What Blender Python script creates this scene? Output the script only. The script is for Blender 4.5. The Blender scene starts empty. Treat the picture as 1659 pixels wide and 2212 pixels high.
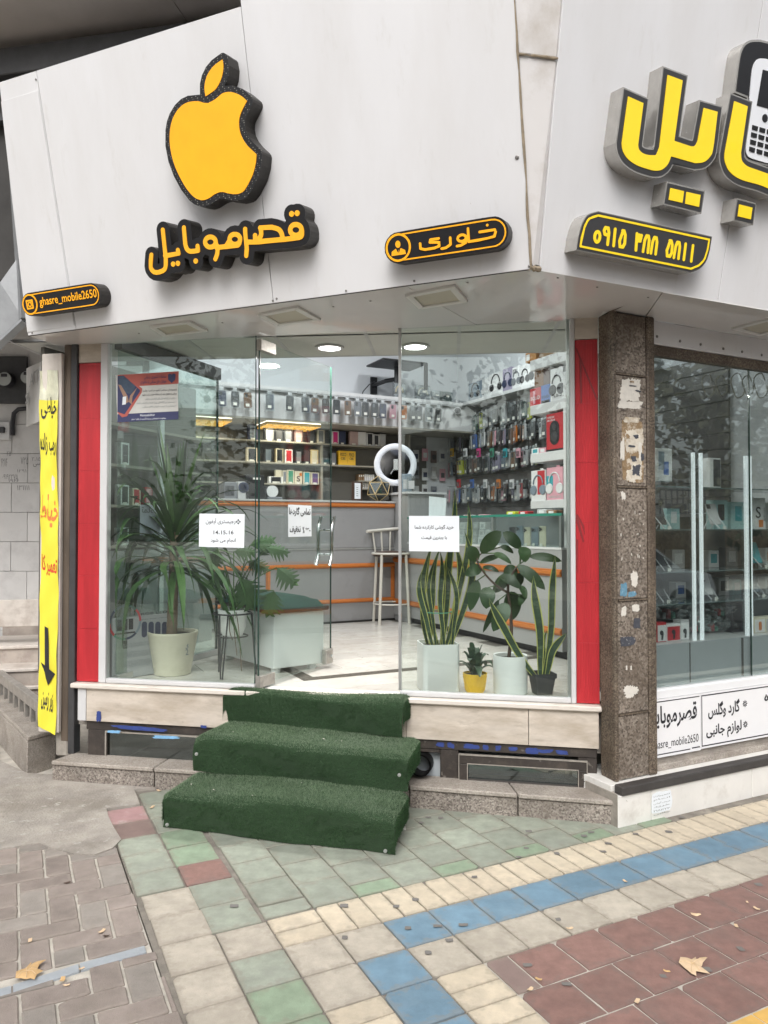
import bpy, bmesh, math, random
import numpy as np
from mathutils import Vector, Matrix
from mathutils.geometry import tessellate_polygon

sc = bpy.context.scene
col = sc.collection
R = math.radians
rnd = random.Random(7)

# ------------------------------------------------------------------ camera
F_PX, CX, CY, EYE = 1611.0, 829.5, 1106.0, 1.55      # measured on a 1659 px wide view of the photograph
PITCH = math.atan(34 / F_PX)
cam = bpy.data.cameras.new('camera')
cam.sensor_fit = 'HORIZONTAL'
cam.sensor_width = 36
cam.lens = 36 * F_PX / 1659
cam.clip_start = 0.05
cam.clip_end = 400
camo = bpy.data.objects.new('camera', cam)
camo.location = (0, 0, EYE)
camo.rotation_euler = (math.pi / 2 + PITCH, 0, 0)
col.objects.link(camo)
sc.camera = camo

# ------------------------------------------------------------------ sky, sun, exposure
SUN_EL, SUN_ROT = R(46), R(188)
world = bpy.data.worlds.new("World")
sc.world = world
world.use_nodes = True
wn = world.node_tree
bg = wn.nodes['Background']
sky = wn.nodes.new('ShaderNodeTexSky')
sky.sky_type = 'NISHITA'
sky.sun_disc = False
sky.sun_elevation = SUN_EL
sky.sun_rotation = SUN_ROT
sky.dust_density = 6.0
sky.air_density = 1.0
sky.ozone_density = 1.0
hs = wn.nodes.new('ShaderNodeHueSaturation')
hs.inputs['Saturation'].default_value = 0.22          # a white overcast sky
wn.links.new(sky.outputs[0], hs.inputs['Color'])
wn.links.new(hs.outputs[0], bg.inputs['Color'])
bg.inputs['Strength'].default_value = 0.15
sun = bpy.data.lights.new('sun', 'SUN')
sun.energy = 1.1
sun.angle = R(40)
sun.color = (1.0, 0.98, 0.96)
suno = bpy.data.objects.new('sun', sun)
# sun high behind the photographer's left shoulder
sd = Vector((math.sin(SUN_ROT) * math.cos(SUN_EL), math.cos(SUN_ROT) * math.cos(SUN_EL), math.sin(SUN_EL)))
suno.rotation_euler = sd.to_track_quat('Z', 'Y').to_euler()
col.objects.link(suno)
sc.view_settings.view_transform = 'Standard'
sc.view_settings.look = 'None'
sc.view_settings.exposure = 0.28
sc.view_settings.gamma = 1.0
sc.view_settings.use_curve_mapping = False
sc.cycles.use_denoising = True
sc.cycles.max_bounces = 10
sc.cycles.transparent_max_bounces = 24
sc.cycles.sample_clamp_indirect = 6
sc.cycles.caustics_reflective = False
sc.cycles.caustics_refractive = False

# ------------------------------------------------------------------ measuring helpers
def ray(x, y):
    v = Vector(((x - CX) / F_PX, 1.0, -(y - CY) / F_PX))
    c, s = math.cos(PITCH), math.sin(PITCH)
    return Vector((v.x, v.y * c - v.z * s, v.y * s + v.z * c))
EYEV = Vector((0, 0, EYE))
def gz(x, y, z=0.0):
    r = ray(x, y)
    return EYEV + r * ((z - EYE) / r.z)
def atd(x, y, d):
    r = ray(x, y)
    return EYEV + r * (d / r.y)
def onpl(x, y, o, n):
    r = ray(x, y)
    return EYEV + r * ((o - EYEV).dot(n) / r.dot(n))

class Fr:
    """a local frame: a along x, b along y, c along z"""
    def __init__(s, o, x, y=None, z=(0, 0, 1)):
        s.o = Vector(o); s.x = Vector(x).normalized(); s.z = Vector(z).normalized()
        s.y = Vector(y).normalized() if y is not None else s.z.cross(s.x).normalized()
    def p(s, a, b=0.0, c=0.0):
        return s.o + s.x * a + s.y * b + s.z * c
    def loc(s, w):
        d = Vector(w) - s.o
        return d.dot(s.x), d.dot(s.y), d.dot(s.z)
    def px(s, x, y, b=0.0):
        """view pixel -> (a, c) on the plane b = const"""
        w = onpl(x, y, s.o + s.y * b, s.y)
        l = s.loc(w)
        return l[0], l[2]
    def off(s, a=0, b=0, c=0):
        return Fr(s.p(a, b, c), s.x, s.y, s.z)
W = Fr((0, 0, 0), (1, 0, 0), (0, 1, 0))

# ------------------------------------------------------------------ materials
MATS = {}
def mat(name, c, rough=.6, metal=0., var=.12, scale=6., bump=0., bscale=60., rnd_=0., stain=None, spec=.5,
        coat=0., emit=None, estr=1., stretch=None, edge=None):
    if name in MATS: return MATS[name]
    m = bpy.data.materials.new(name); m.use_nodes = True
    nt = m.node_tree; N = nt.nodes; L = nt.links
    b = N['Principled BSDF']
    b.inputs['Roughness'].default_value = rough
    b.inputs['Metallic'].default_value = metal
    b.inputs['Specular IOR Level'].default_value = spec
    b.inputs['Coat Weight'].default_value = coat
    geo = N.new('ShaderNodeNewGeometry')
    pos = geo.outputs['Position']
    if stretch:
        mp = N.new('ShaderNodeMapping'); mp.inputs['Scale'].default_value = stretch
        L.new(pos, mp.inputs['Vector']); pos = mp.outputs[0]
    nz = N.new('ShaderNodeTexNoise'); nz.inputs['Scale'].default_value = scale
    nz.inputs['Detail'].default_value = 6; nz.inputs['Roughness'].default_value = .62
    L.new(pos, nz.inputs['Vector'])
    mr = N.new('ShaderNodeMapRange'); mr.inputs[1].default_value = .25; mr.inputs[2].default_value = .75
    mr.inputs[3].default_value = 1 - var; mr.inputs[4].default_value = 1 + var
    L.new(nz.outputs['Fac'], mr.inputs[0])
    fac = mr.outputs[0]
    if rnd_:
        oi = N.new('ShaderNodeObjectInfo')
        m2 = N.new('ShaderNodeMapRange'); m2.inputs[3].default_value = 1 - rnd_; m2.inputs[4].default_value = 1 + rnd_
        L.new(oi.outputs['Random'], m2.inputs[0])
        mm = N.new('ShaderNodeMath'); mm.operation = 'MULTIPLY'
        L.new(fac, mm.inputs[0]); L.new(m2.outputs[0], mm.inputs[1]); fac = mm.outputs[0]
    vm = N.new('ShaderNodeVectorMath'); vm.operation = 'SCALE'
    vm.inputs[0].default_value = c[:3]
    L.new(fac, vm.inputs['Scale'])
    out = vm.outputs[0]
    for st in (stain or []):
        sc_, col_, lo, hi, amt = st
        n2 = N.new('ShaderNodeTexNoise'); n2.inputs['Scale'].default_value = sc_; n2.inputs['Detail'].default_value = 8
        n2.inputs['Roughness'].default_value = .65
        n2.noise_dimensions = '4D'; n2.inputs['W'].default_value = sc_ * 3.7 + len(name)
        L.new(pos, n2.inputs['Vector'])
        r2 = N.new('ShaderNodeMapRange'); r2.inputs[1].default_value = lo; r2.inputs[2].default_value = hi
        r2.inputs[3].default_value = 0; r2.inputs[4].default_value = amt
        L.new(n2.outputs['Fac'], r2.inputs[0])
        mx = N.new('ShaderNodeMix'); mx.data_type = 'RGBA'
        L.new(r2.outputs[0], mx.inputs['Factor']); L.new(out, mx.inputs['A'])
        mx.inputs['B'].default_value = (*col_, 1)
        out = mx.outputs['Result']
    if edge:      # grime gathered along the rim of a tile
        tc = N.new('ShaderNodeTexCoord'); sx = N.new('ShaderNodeSeparateXYZ'); L.new(tc.outputs['Generated'], sx.inputs[0])
        def ma(op, a, b_=None):
            n_ = N.new('ShaderNodeMath'); n_.operation = op
            for i_, v_ in enumerate((a, b_)):
                if v_ is None: continue
                if isinstance(v_, (int, float)): n_.inputs[i_].default_value = v_
                else: L.new(v_, n_.inputs[i_])
            return n_.outputs[0]
        ex = ma('SUBTRACT', .5, ma('ABSOLUTE', ma('SUBTRACT', sx.outputs[0], .5))); ey = ma('SUBTRACT', .5, ma('ABSOLUTE', ma('SUBTRACT', sx.outputs[1], .5)))
        n3 = N.new('ShaderNodeTexNoise'); n3.inputs['Scale'].default_value = 34; n3.inputs['Detail'].default_value = 6; L.new(geo.outputs['Position'], n3.inputs['Vector'])
        dd = ma('SUBTRACT', ma('MINIMUM', ex, ey), ma('MULTIPLY', ma('SUBTRACT', n3.outputs['Fac'], .46), .55))
        r3 = N.new('ShaderNodeMapRange'); r3.inputs[1].default_value = .0; r3.inputs[2].default_value = .10; r3.inputs[3].default_value = edge[1]; r3.inputs[4].default_value = 0
        L.new(dd, r3.inputs[0])
        mx = N.new('ShaderNodeMix'); mx.data_type = 'RGBA'; L.new(r3.outputs[0], mx.inputs['Factor']); L.new(out, mx.inputs['A']); mx.inputs['B'].default_value = (*edge[0], 1)
        out = mx.outputs['Result']
    L.new(out, b.inputs['Base Color'])
    if bump:
        nb = N.new('ShaderNodeTexNoise'); nb.inputs['Scale'].default_value = bscale; nb.inputs['Detail'].default_value = 4
        L.new(pos, nb.inputs['Vector'])
        bp = N.new('ShaderNodeBump'); bp.inputs['Strength'].default_value = min(1, bump); bp.inputs['Distance'].default_value = .004 * max(1, bump)
        L.new(nb.outputs['Fac'], bp.inputs['Height']); L.new(bp.outputs[0], b.inputs['Normal'])
    if emit:
        b.inputs['Emission Color'].default_value = (*emit, 1); b.inputs['Emission Strength'].default_value = estr
    MATS[name] = m
    return m

def speckle(name, cols, scale=120, rough=.6, bump=.3, var=.15, vs=3.0, dirt=None):
    """granite-like: voronoi grains coloured from a ramp"""
    m = bpy.data.materials.new(name); m.use_nodes = True
    nt = m.node_tree; N = nt.nodes; L = nt.links; b = N['Principled BSDF']
    b.inputs['Roughness'].default_value = rough
    geo = N.new('ShaderNodeNewGeometry')
    vo = N.new('ShaderNodeTexVoronoi'); vo.inputs['Scale'].default_value = scale
    L.new(geo.outputs['Position'], vo.inputs['Vector'])
    se = N.new('ShaderNodeSeparateColor'); L.new(vo.outputs['Color'], se.inputs[0])
    cr = N.new('ShaderNodeValToRGB'); el = cr.color_ramp.elements
    while len(el) < len(cols): el.new(.5)
    for i, (p, c) in enumerate(cols): el[i].position = p; el[i].color = (*c, 1)
    L.new(se.outputs[0], cr.inputs[0])
    nz = N.new('ShaderNodeTexNoise'); nz.inputs['Scale'].default_value = vs; nz.inputs['Detail'].default_value = 8
    L.new(geo.outputs['Position'], nz.inputs['Vector'])
    mr = N.new('ShaderNodeMapRange'); mr.inputs[1].default_value = .3; mr.inputs[2].default_value = .7
    mr.inputs[3].default_value = 1 - var; mr.inputs[4].default_value = 1 + var
    L.new(nz.outputs['Fac'], mr.inputs[0])
    vm = N.new('ShaderNodeVectorMath'); vm.operation = 'SCALE'
    L.new(cr.outputs[0], vm.inputs[0]); L.new(mr.outputs[0], vm.inputs['Scale'])
    out = vm.outputs[0]
    if dirt:
        dc, lo, hi, amt, ds = dirt
        n2 = N.new('ShaderNodeTexNoise'); n2.inputs['Scale'].default_value = ds; n2.inputs['Detail'].default_value = 7
        mp = N.new('ShaderNodeMapping'); mp.inputs['Location'].default_value = (3, 7, 1)
        L.new(geo.outputs['Position'], mp.inputs[0]); L.new(mp.outputs[0], n2.inputs['Vector'])
        r2 = N.new('ShaderNodeMapRange'); r2.inputs[1].default_value = lo; r2.inputs[2].default_value = hi; r2.inputs[4].default_value = amt
        L.new(n2.outputs['Fac'], r2.inputs[0])
        mx = N.new('ShaderNodeMix'); mx.data_type = 'RGBA'
        L.new(r2.outputs[0], mx.inputs['Factor']); L.new(out, mx.inputs['A']); mx.inputs['B'].default_value = (*dc, 1)
        out = mx.outputs['Result']
    L.new(out, b.inputs['Base Color'])
    bp = N.new('ShaderNodeBump'); bp.inputs['Strength'].default_value = bump; bp.inputs['Distance'].default_value = .002
    L.new(vo.outputs['Distance'], bp.inputs['Height']); L.new(bp.outputs[0], b.inputs['Normal'])
    MATS[name] = m
    return m

def glassmat(name, tint=(.86, .93, .90), refl=1.0, base=.0, rough=0.0, dust=0.):
    """thin pane: fresnel mirror over clear tinted transmission"""
    m = bpy.data.materials.new(name); m.use_nodes = True
    nt = m.node_tree; N = nt.nodes; L = nt.links
    N.remove(N['Principled BSDF'])
    out = N['Material Output']
    tr = N.new('ShaderNodeBsdfTransparent'); tr.inputs[0].default_value = (*tint, 1)
    gl = N.new('ShaderNodeBsdfGlossy'); gl.inputs['Roughness'].default_value = rough; gl.inputs[0].default_value = (.9, .97, .95, 1)
    geo = N.new('ShaderNodeNewGeometry')          # Schlick, the same from either side of the pane
    dt = N.new('ShaderNodeVectorMath'); dt.operation = 'DOT_PRODUCT'
    L.new(geo.outputs['Normal'], dt.inputs[0]); L.new(geo.outputs['Incoming'], dt.inputs[1])
    ab = N.new('ShaderNodeMath'); ab.operation = 'ABSOLUTE'; L.new(dt.outputs['Value'], ab.inputs[0])
    om = N.new('ShaderNodeMath'); om.operation = 'SUBTRACT'; om.inputs[0].default_value = 1; om.use_clamp = True; L.new(ab.outputs[0], om.inputs[1])
    pw = N.new('ShaderNodeMath'); pw.operation = 'POWER'; pw.inputs[1].default_value = 5; L.new(om.outputs[0], pw.inputs[0])
    sh = N.new('ShaderNodeMath'); sh.operation = 'MULTIPLY_ADD'; sh.inputs[1].default_value = .96; sh.inputs[2].default_value = .04; L.new(pw.outputs[0], sh.inputs[0])
    ma = N.new('ShaderNodeMath'); ma.operation = 'MULTIPLY_ADD'; ma.inputs[1].default_value = refl; ma.inputs[2].default_value = base
    ma.use_clamp = True
    L.new(sh.outputs[0], ma.inputs[0])
    mx = N.new('ShaderNodeMixShader')
    L.new(ma.outputs[0], mx.inputs[0]); L.new(tr.outputs[0], mx.inputs[1]); L.new(gl.outputs[0], mx.inputs[2])
    res = mx.outputs[0]
    if dust:      # thin film of dust and smears
        df = N.new('ShaderNodeBsdfDiffuse'); df.inputs[0].default_value = (.75, .76, .75, 1)
        nz = N.new('ShaderNodeTexNoise'); nz.inputs['Scale'].default_value = 2.2; nz.inputs['Detail'].default_value = 8; L.new(geo.outputs['Position'], nz.inputs['Vector'])
        mr = N.new('ShaderNodeMapRange'); mr.inputs[1].default_value = .3; mr.inputs[2].default_value = .75; mr.inputs[3].default_value = dust * .3; mr.inputs[4].default_value = dust * 2
        L.new(nz.outputs['Fac'], mr.inputs[0])
        m2 = N.new('ShaderNodeMixShader'); L.new(mr.outputs[0], m2.inputs[0]); L.new(res, m2.inputs[1]); L.new(df.outputs[0], m2.inputs[2]); res = m2.outputs[0]
    L.new(res, out.inputs['Surface'])
    MATS[name] = m
    return m

def emis(name, c, s):
    m = bpy.data.materials.new(name); m.use_nodes = True
    N = m.node_tree.nodes; b = N['Principled BSDF']
    b.inputs['Base Color'].default_value = (*c, 1)
    b.inputs['Emission Color'].default_value = (*c, 1); b.inputs['Emission Strength'].default_value = s
    MATS[name] = m
    return m

# ------------------------------------------------------------------ objects
ORG = {}           # object -> world position used while building
def thing(name, label, cat, loc=(0, 0, 0), group=None, kind=None):
    o = bpy.data.objects.new(name, None); o.empty_display_size = .1
    o.location = loc; col.objects.link(o); ORG[o.name] = Vector(loc)
    return tag(o, label, cat, group, kind)
def tag(o, label=None, cat=None, group=None, kind=None):
    if label: o['label'] = label
    if cat: o['category'] = cat
    if group: o['group'] = group
    if kind: o['kind'] = kind
    return o
def lights_to(o, parent):
    o.parent = parent
    o.location = Vector(o.location) - ORG[parent.name]

def kids(o): return [c for c in bpy.data.objects if c.parent == o]
CH = {}
def dup(root, loc, rz=None, label=None, group=None, rot=None, scale=None, mats=None):
    r = root.copy(); col.objects.link(r); r.location = loc
    if rz is not None: r.rotation_euler = (0, 0, rz)
    if rot is not None: r.rotation_euler = rot
    if scale: r.scale = (scale,) * 3 if isinstance(scale, (int, float)) else scale
    if label: r['label'] = label
    if group: r['group'] = group
    def rec(src, dst):
        for ch in CH.get(src.name, []):
            c = ch.copy(); col.objects.link(c); c.parent = dst
            if mats and ch.name.split('.')[0] in mats:
                mm = mats[ch.name.split('.')[0]]
                if c.type == 'MESH':
                    c.material_slots[0].link = 'OBJECT'; c.material_slots[0].material = mm
            CH.setdefault(dst.name, []).append(c)
            rec(ch, c)
    rec(root, r)
    ORG[r.name] = Vector(loc)
    return r

class MB:
    def __init__(s, F=W): s.v = []; s.f = []; s.F = F
    def add(s, vs, fs):
        o = len(s.v); s.v += [Vector(v) for v in vs]; s.f += [tuple(i + o for i in f) for f in fs]; return s
    def box(s, a0, a1, b0, b1, c0, c1, F=None):
        F = F or s.F
        vs = [F.p(a, b, c) for c in (c0, c1) for b in (b0, b1) for a in (a0, a1)]
        return s.add(vs, [(0, 2, 3, 1), (4, 5, 7, 6), (0, 1, 5, 4), (2, 6, 7, 3), (0, 4, 6, 2), (1, 3, 7, 5)])
    def prism(s, poly, z0, z1):
        """horizontal polygon of world xy points"""
        n = len(poly)
        vs = [Vector((p[0], p[1], z0)) for p in poly] + [Vector((p[0], p[1], z1)) for p in poly]
        return s.add(vs, [tuple(range(n))[::-1], tuple(range(n, 2 * n))] + [(i, (i + 1) % n, n + (i + 1) % n, n + i) for i in range(n)])
    def hexa(s, pts):
        return s.add(pts, [(0, 3, 2, 1), (4, 5, 6, 7), (0, 1, 5, 4), (1, 2, 6, 5), (2, 3, 7, 6), (3, 0, 4, 7)])
    def loops(s, lp, d0, d1, F=None, back=True):
        """2-D loops in (a, c) of F, extruded from b=d0 to b=d1 (even-odd holes)"""
        F = F or s.F
        pl = [[Vector((p[0], p[1], 0)) for p in l] for l in lp]
        if len(lp) > 1:       # several outlines and holes: let a filled 2-D curve do it
            cu = bpy.data.curves.new('t', 'CURVE'); cu.dimensions = '2D'; cu.fill_mode = 'BOTH'
            for l in pl:
                sp_ = cu.splines.new('POLY'); sp_.points.add(len(l) - 1); sp_.use_cyclic_u = True
                sp_.points.foreach_set('co', [x for p in l for x in (p.x, p.y, 0, 1)])
            o = bpy.data.objects.new('t', cu); col.objects.link(o)
            me = bpy.data.meshes.new_from_object(o.evaluated_get(bpy.context.evaluated_depsgraph_get()))
            vv = [v.co.copy() for v in me.vertices]; ff = [tuple(p.vertices) for p in me.polygons]
            bpy.data.objects.remove(o); bpy.data.curves.remove(cu); bpy.data.meshes.remove(me)
            s.add([F.p(v.x, d1, v.y) for v in vv], ff)
            if d0 != d1:
                for l in pl:
                    m = len(l)
                    s.add([F.p(p.x, d1, p.y) for p in l] + [F.p(p.x, d0, p.y) for p in l], [(i, (i + 1) % m, m + (i + 1) % m, m + i) for i in range(m)])
            return s
        tri = tessellate_polygon(pl)
        flat = [p for l in pl for p in l]; n = len(flat)
        vs = [F.p(p.x, d1, p.y) for p in flat] + [F.p(p.x, d0, p.y) for p in flat]
        fs = [tuple(t) for t in tri]
        if back and d0 != d1: fs += [tuple(i + n for i in t[::-1]) for t in tri]
        if d0 != d1:
            k = 0
            for l in pl:
                m = len(l)
                fs += [(k + i, k + (i + 1) % m, n + k + (i + 1) % m, n + k + i) for i in range(m)]
                k += m
        return s.add(vs, fs)
    def tube(s, pts, r, n=8, cap=True):
        pts = [Vector(p) for p in pts]; m = len(pts)
        rs = r if isinstance(r, (list, tuple)) else [r] * m
        vs = []; up = Vector((0, 0, 1))
        prev = None
        for i, p in enumerate(pts):
            t = (pts[min(i + 1, m - 1)] - pts[max(i - 1, 0)]).normalized()
            if prev is None:
                a = t.cross(up if abs(t.z) < .95 else Vector((1, 0, 0))).normalized()
            else:
                a = (prev - t * prev.dot(t)).normalized()
            prev = a
            b = t.cross(a)
            for k in range(n):
                an = 2 * math.pi * k / n
                vs.append(p + (a * math.cos(an) + b * math.sin(an)) * rs[i])
        fs = [(i * n + k, i * n + (k + 1) % n, (i + 1) * n + (k + 1) % n, (i + 1) * n + k) for i in range(m - 1) for k in range(n)]
        if cap: fs += [tuple(range(n))[::-1], tuple(range((m - 1) * n, m * n))]
        return s.add(vs, fs)
    def lathe(s, prof, c=(0, 0, 0), n=24, ax=None):
        """profile [(r, h)] turned about z (or the z of frame ax)"""
        F = ax or Fr(c, (1, 0, 0), (0, 1, 0))
        vs = []
        for r, h in prof:
            for k in range(n):
                an = 2 * math.pi * k / n
                vs.append(F.p(r * math.cos(an), r * math.sin(an), h))
        m = len(prof)
        fs = [(i * n + k, i * n + (k + 1) % n, (i + 1) * n + (k + 1) % n, (i + 1) * n + k) for i in range(m - 1) for k in range(n)]
        if prof[0][0] > 1e-6: fs.append(tuple(range(n))[::-1])
        if prof[-1][0] > 1e-6: fs.append(tuple(range((m - 1) * n, m * n)))
        return s.add(vs, fs)
    def build(s, name, m, parent=None, bevel=0., smooth=False, seg=1, fixn=True):
        org = ORG[parent.name] if parent else Vector((0, 0, 0))
        me = bpy.data.meshes.new(name)
        me.from_pydata([tuple(v - org) for v in s.v], [], s.f)
        if bevel or fixn:
            bm = bmesh.new(); bm.from_mesh(me)
            if fixn: bmesh.ops.recalc_face_normals(bm, faces=bm.faces)
            if bevel:
                ed = [e for e in bm.edges if len(e.link_faces) == 2 and e.calc_face_angle(0) > .5]
                bmesh.ops.bevel(bm, geom=ed, offset=bevel, segments=seg, affect='EDGES', profile=.6)
            bm.to_mesh(me); bm.free()
        me.materials.append(m if not isinstance(m, str) else MATS[m])
        if smooth:
            me.polygons.foreach_set('use_smooth', [True] * len(me.polygons))
            if smooth != 'all':
                try: me.set_sharp_from_angle(angle=R(40))
                except Exception: pass
        o = bpy.data.objects.new(name, me); col.objects.link(o)
        ORG[o.name] = org
        if parent:
            o.parent = parent; CH.setdefault(parent.name, []).append(o)
        return o

def piece(parent, me_src, loc, rz=0., name=None, m=None, rot=None):
    """one more part that shares mesh data; loc in world"""
    o = bpy.data.objects.new(name or me_src.name, me_src); col.objects.link(o)
    o.location = Vector(loc) - (ORG[parent.name] if parent else Vector((0, 0, 0)))
    o.rotation_euler = rot if rot else (0, 0, rz)
    if m: o.material_slots[0].link = 'OBJECT'; o.material_slots[0].material = m
    if parent:
        o.parent = parent; CH.setdefault(parent.name, []).append(o)
    ORG[o.name] = Vector(loc)
    return o

def unitmesh(mb, name, m, bevel=0., smooth=False, seg=1):
    o = mb.build(name, m, None, bevel, smooth, seg)
    me = o.data; bpy.data.objects.remove(o); return me

# ------------------------------------------------------------------ outlines
def clip(poly, p, n):
    out = []
    for i in range(len(poly)):
        a, b = poly[i], poly[(i + 1) % len(poly)]
        da = (a[0] - p[0]) * n[0] + (a[1] - p[1]) * n[1]; db = (b[0] - p[0]) * n[0] + (b[1] - p[1]) * n[1]
        if da >= 0: out.append(a)
        if (da > 0 > db) or (da < 0 < db):
            t = da / (da - db); out.append((a[0] + (b[0] - a[0]) * t, a[1] + (b[1] - a[1]) * t))
    return out

def spl(pts, closed=False, n=6):
    """catmull-rom"""
    P = [Vector((p[0], p[1], p[2] if len(p) > 2 else 0)) for p in pts]; m = len(P); out = []
    rng = range(m) if closed else range(m - 1)
    for i in rng:
        p0 = P[(i - 1) % m] if closed or i > 0 else P[i]
        p1 = P[i]; p2 = P[(i + 1) % m]
        p3 = P[(i + 2) % m] if closed or i + 2 < m else p2
        for k in range(n):
            t = k / n
            out.append(.5 * ((2 * p1) + (p2 - p0) * t + (2 * p0 - 5 * p1 + 4 * p2 - p3) * t * t + (3 * p1 - p0 - 3 * p2 + p3) * t ** 3))
    if not closed: out.append(P[-1])
    return out

def sdf_loops(strokes=(), discs=(), polys=(), iso=0., res=.004, pad=.08):
    """outline of strokes [(pts, halfwidth)], discs [(x, y, r)] and polygons, grown by iso"""
    allp = [p for s, w in strokes for p in s] + [(d[0], d[1]) for d in discs] + [p for q in polys for p in q]
    xs = [p[0] for p in allp]; ys = [p[1] for p in allp]
    x0, y0 = min(xs) - pad - iso, min(ys) - pad - iso
    nx = int((max(xs) + pad + iso - x0) / res) + 2; ny = int((max(ys) + pad + iso - y0) / res) + 2
    X, Y = np.meshgrid(x0 + np.arange(nx) * res, y0 + np.arange(ny) * res)
    D = np.full(X.shape, 1e3)
    def seg(a, b):
        dx, dy = b[0] - a[0], b[1] - a[1]; l2 = dx * dx + dy * dy + 1e-12
        t = np.clip(((X - a[0]) * dx + (Y - a[1]) * dy) / l2, 0, 1)
        return np.hypot(X - a[0] - t * dx, Y - a[1] - t * dy)
    for pts, w in strokes:
        for i in range(len(pts) - 1): D = np.minimum(D, seg(pts[i], pts[i + 1]) - w)
    for dx, dy, r in discs: D = np.minimum(D, np.hypot(X - dx, Y - dy) - r)
    for q in polys:
        d = np.full(X.shape, 1e3); ins = np.zeros(X.shape, bool)
        for i in range(len(q)):
            a, b = q[i], q[(i + 1) % len(q)]
            d = np.minimum(d, seg(a, b))
            c = ((a[1] > Y) != (b[1] > Y))
            with np.errstate(divide='ignore', invalid='ignore'):
                xi = (b[0] - a[0]) * (Y - a[1]) / (b[1] - a[1] + 1e-15) + a[0]
            ins ^= c & (X < xi)
        D = np.minimum(D, np.where(ins, -d, d))
    D = D - iso - 1e-6
    S = D < 0
    code = S[:-1, :-1] * 1 + S[:-1, 1:] * 2 + S[1:, 1:] * 4 + S[1:, :-1] * 8
    seg_map = {}
    def edge(i, j, e):      # key of an edge
        return {0: (i, j, 0), 1: (i, j + 1, 1), 2: (i + 1, j, 0), 3: (i, j, 1)}[e]
    T = {1: [(3, 0)], 2: [(0, 1)], 3: [(3, 1)], 4: [(1, 2)], 5: [(3, 0), (1, 2)], 6: [(0, 2)], 7: [(3, 2)], 8: [(2, 3)],
         9: [(2, 0)], 10: [(0, 1), (2, 3)], 11: [(2, 1)], 12: [(1, 3)], 13: [(1, 0)], 14: [(0, 3)]}
    nxt = {}
    for i, j in zip(*np.nonzero((code > 0) & (code < 15))):
        for a, b in T[int(code[i, j])]: nxt[edge(i, j, a)] = edge(i, j, b)
    def pt(k):
        i, j, d = k
        a = D[i, j]; b = D[i, j + 1] if d == 0 else D[i + 1, j]
        t = a / (a - b)
        return (x0 + (j + (t if d == 0 else 0)) * res, y0 + (i + (t if d == 1 else 0)) * res)
    out = []
    while nxt:
        k0 = next(iter(nxt)); k = k0; lp = []
        while k in nxt:
            lp.append(pt(k)); k = nxt.pop(k)
        if len(lp) > 3: out.append(simplify(lp, res * .12))
    return out

def miter(q, d):
    """polygon grown by d with its corners kept sharp"""
    n = len(q); ar = sum(q[i][0] * q[(i + 1) % n][1] - q[(i + 1) % n][0] * q[i][1] for i in range(n)); s = 1 if ar > 0 else -1; out = []
    for i in range(n):
        a, b, c = Vector(q[i - 1][:2]), Vector(q[i][:2]), Vector(q[(i + 1) % n][:2])
        e1, e2 = (b - a).normalized(), (c - b).normalized(); n1, n2 = Vector((e1.y, -e1.x)) * s, Vector((e2.y, -e2.x)) * s
        m = (n1 + n2); m = m.normalized() if m.length > 1e-6 else n1
        p = b + m * d / max(.5, m.dot(n1)); out.append((p.x, p.y))
    return out

def simplify(lp, tol):
    out = [lp[0]]
    for i in range(1, len(lp) - 1):
        a, b, c = out[-1], lp[i], lp[i + 1]
        dx, dy = c[0] - a[0], c[1] - a[1]; l = math.hypot(dx, dy) + 1e-9
        if abs((b[0] - a[0]) * dy - (b[1] - a[1]) * dx) / l > tol or l > .08: out.append(b)
    out.append(lp[-1])
    return out

def ragged(cx, cy, w, h, n=14, j=.35, seed=0):
    """torn scrap: a squarish outline eaten by coarse and fine noise"""
    r = random.Random(seed); m = max(24, n * 3); base = [r.uniform(-1, 1) for _ in range(m)]; out = []
    lo = [r.uniform(-1, 1) for _ in range(7)]
    for k in range(m):
        an = 2 * math.pi * k / m; c, s_ = math.cos(an), math.sin(an)
        sq = 1 / max(abs(c), abs(s_)) ** .8
        t = k / m * 7; i = int(t); f = t - i; f = f * f * (3 - 2 * f)
        g = lo[i % 7] * (1 - f) + lo[(i + 1) % 7] * f
        q = sq * (.92 + j * .55 * g + j * .28 * base[k])
        out.append((cx + c * w / 2 * q, cy + s_ * h / 2 * q))
    return out

# ------------------------------------------------------------------ lettering
def shape_fa(s):
    Fm = {'ا': (0xFE8D, 2), 'آ': (0xFE81, 2), 'ب': (0xFE8F, 4), 'پ': (0xFB56, 4), 'ت': (0xFE95, 4), 'ج': (0xFE9D, 4), 'خ': (0xFEA5, 4),
          'ح': (0xFEA1, 4), 'د': (0xFEA9, 2), 'ر': (0xFEAD, 2), 'ز': (0xFEAF, 2), 'س': (0xFEB1, 4), 'ش': (0xFEB5, 4), 'ص': (0xFEB9, 4),
          'ط': (0xFEC1, 4), 'ع': (0xFEC9, 4), 'ف': (0xFED1, 4), 'ق': (0xFED5, 4), 'ک': (0xFB8E, 4), 'گ': (0xFB92, 4), 'ل': (0xFEDD, 4),
          'م': (0xFEE1, 4), 'ن': (0xFEE5, 4), 'ه': (0xFEE9, 4), 'و': (0xFEED, 2), 'ی': (0xFBFC, 4)}
    out = []
    for i, c in enumerate(s):
        if c not in Fm: out.append(c); continue
        b, n = Fm[c]
        prev = i > 0 and s[i - 1] in Fm and Fm[s[i - 1]][1] == 4
        nx = n == 4 and i + 1 < len(s) and s[i + 1] in Fm
        k = 3 if prev and nx else 1 if prev else 2 if nx else 0
        out.append('ه' if (c == 'ه' and k == 0) else chr(b + k))
    return ''.join(reversed(out))

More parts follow.
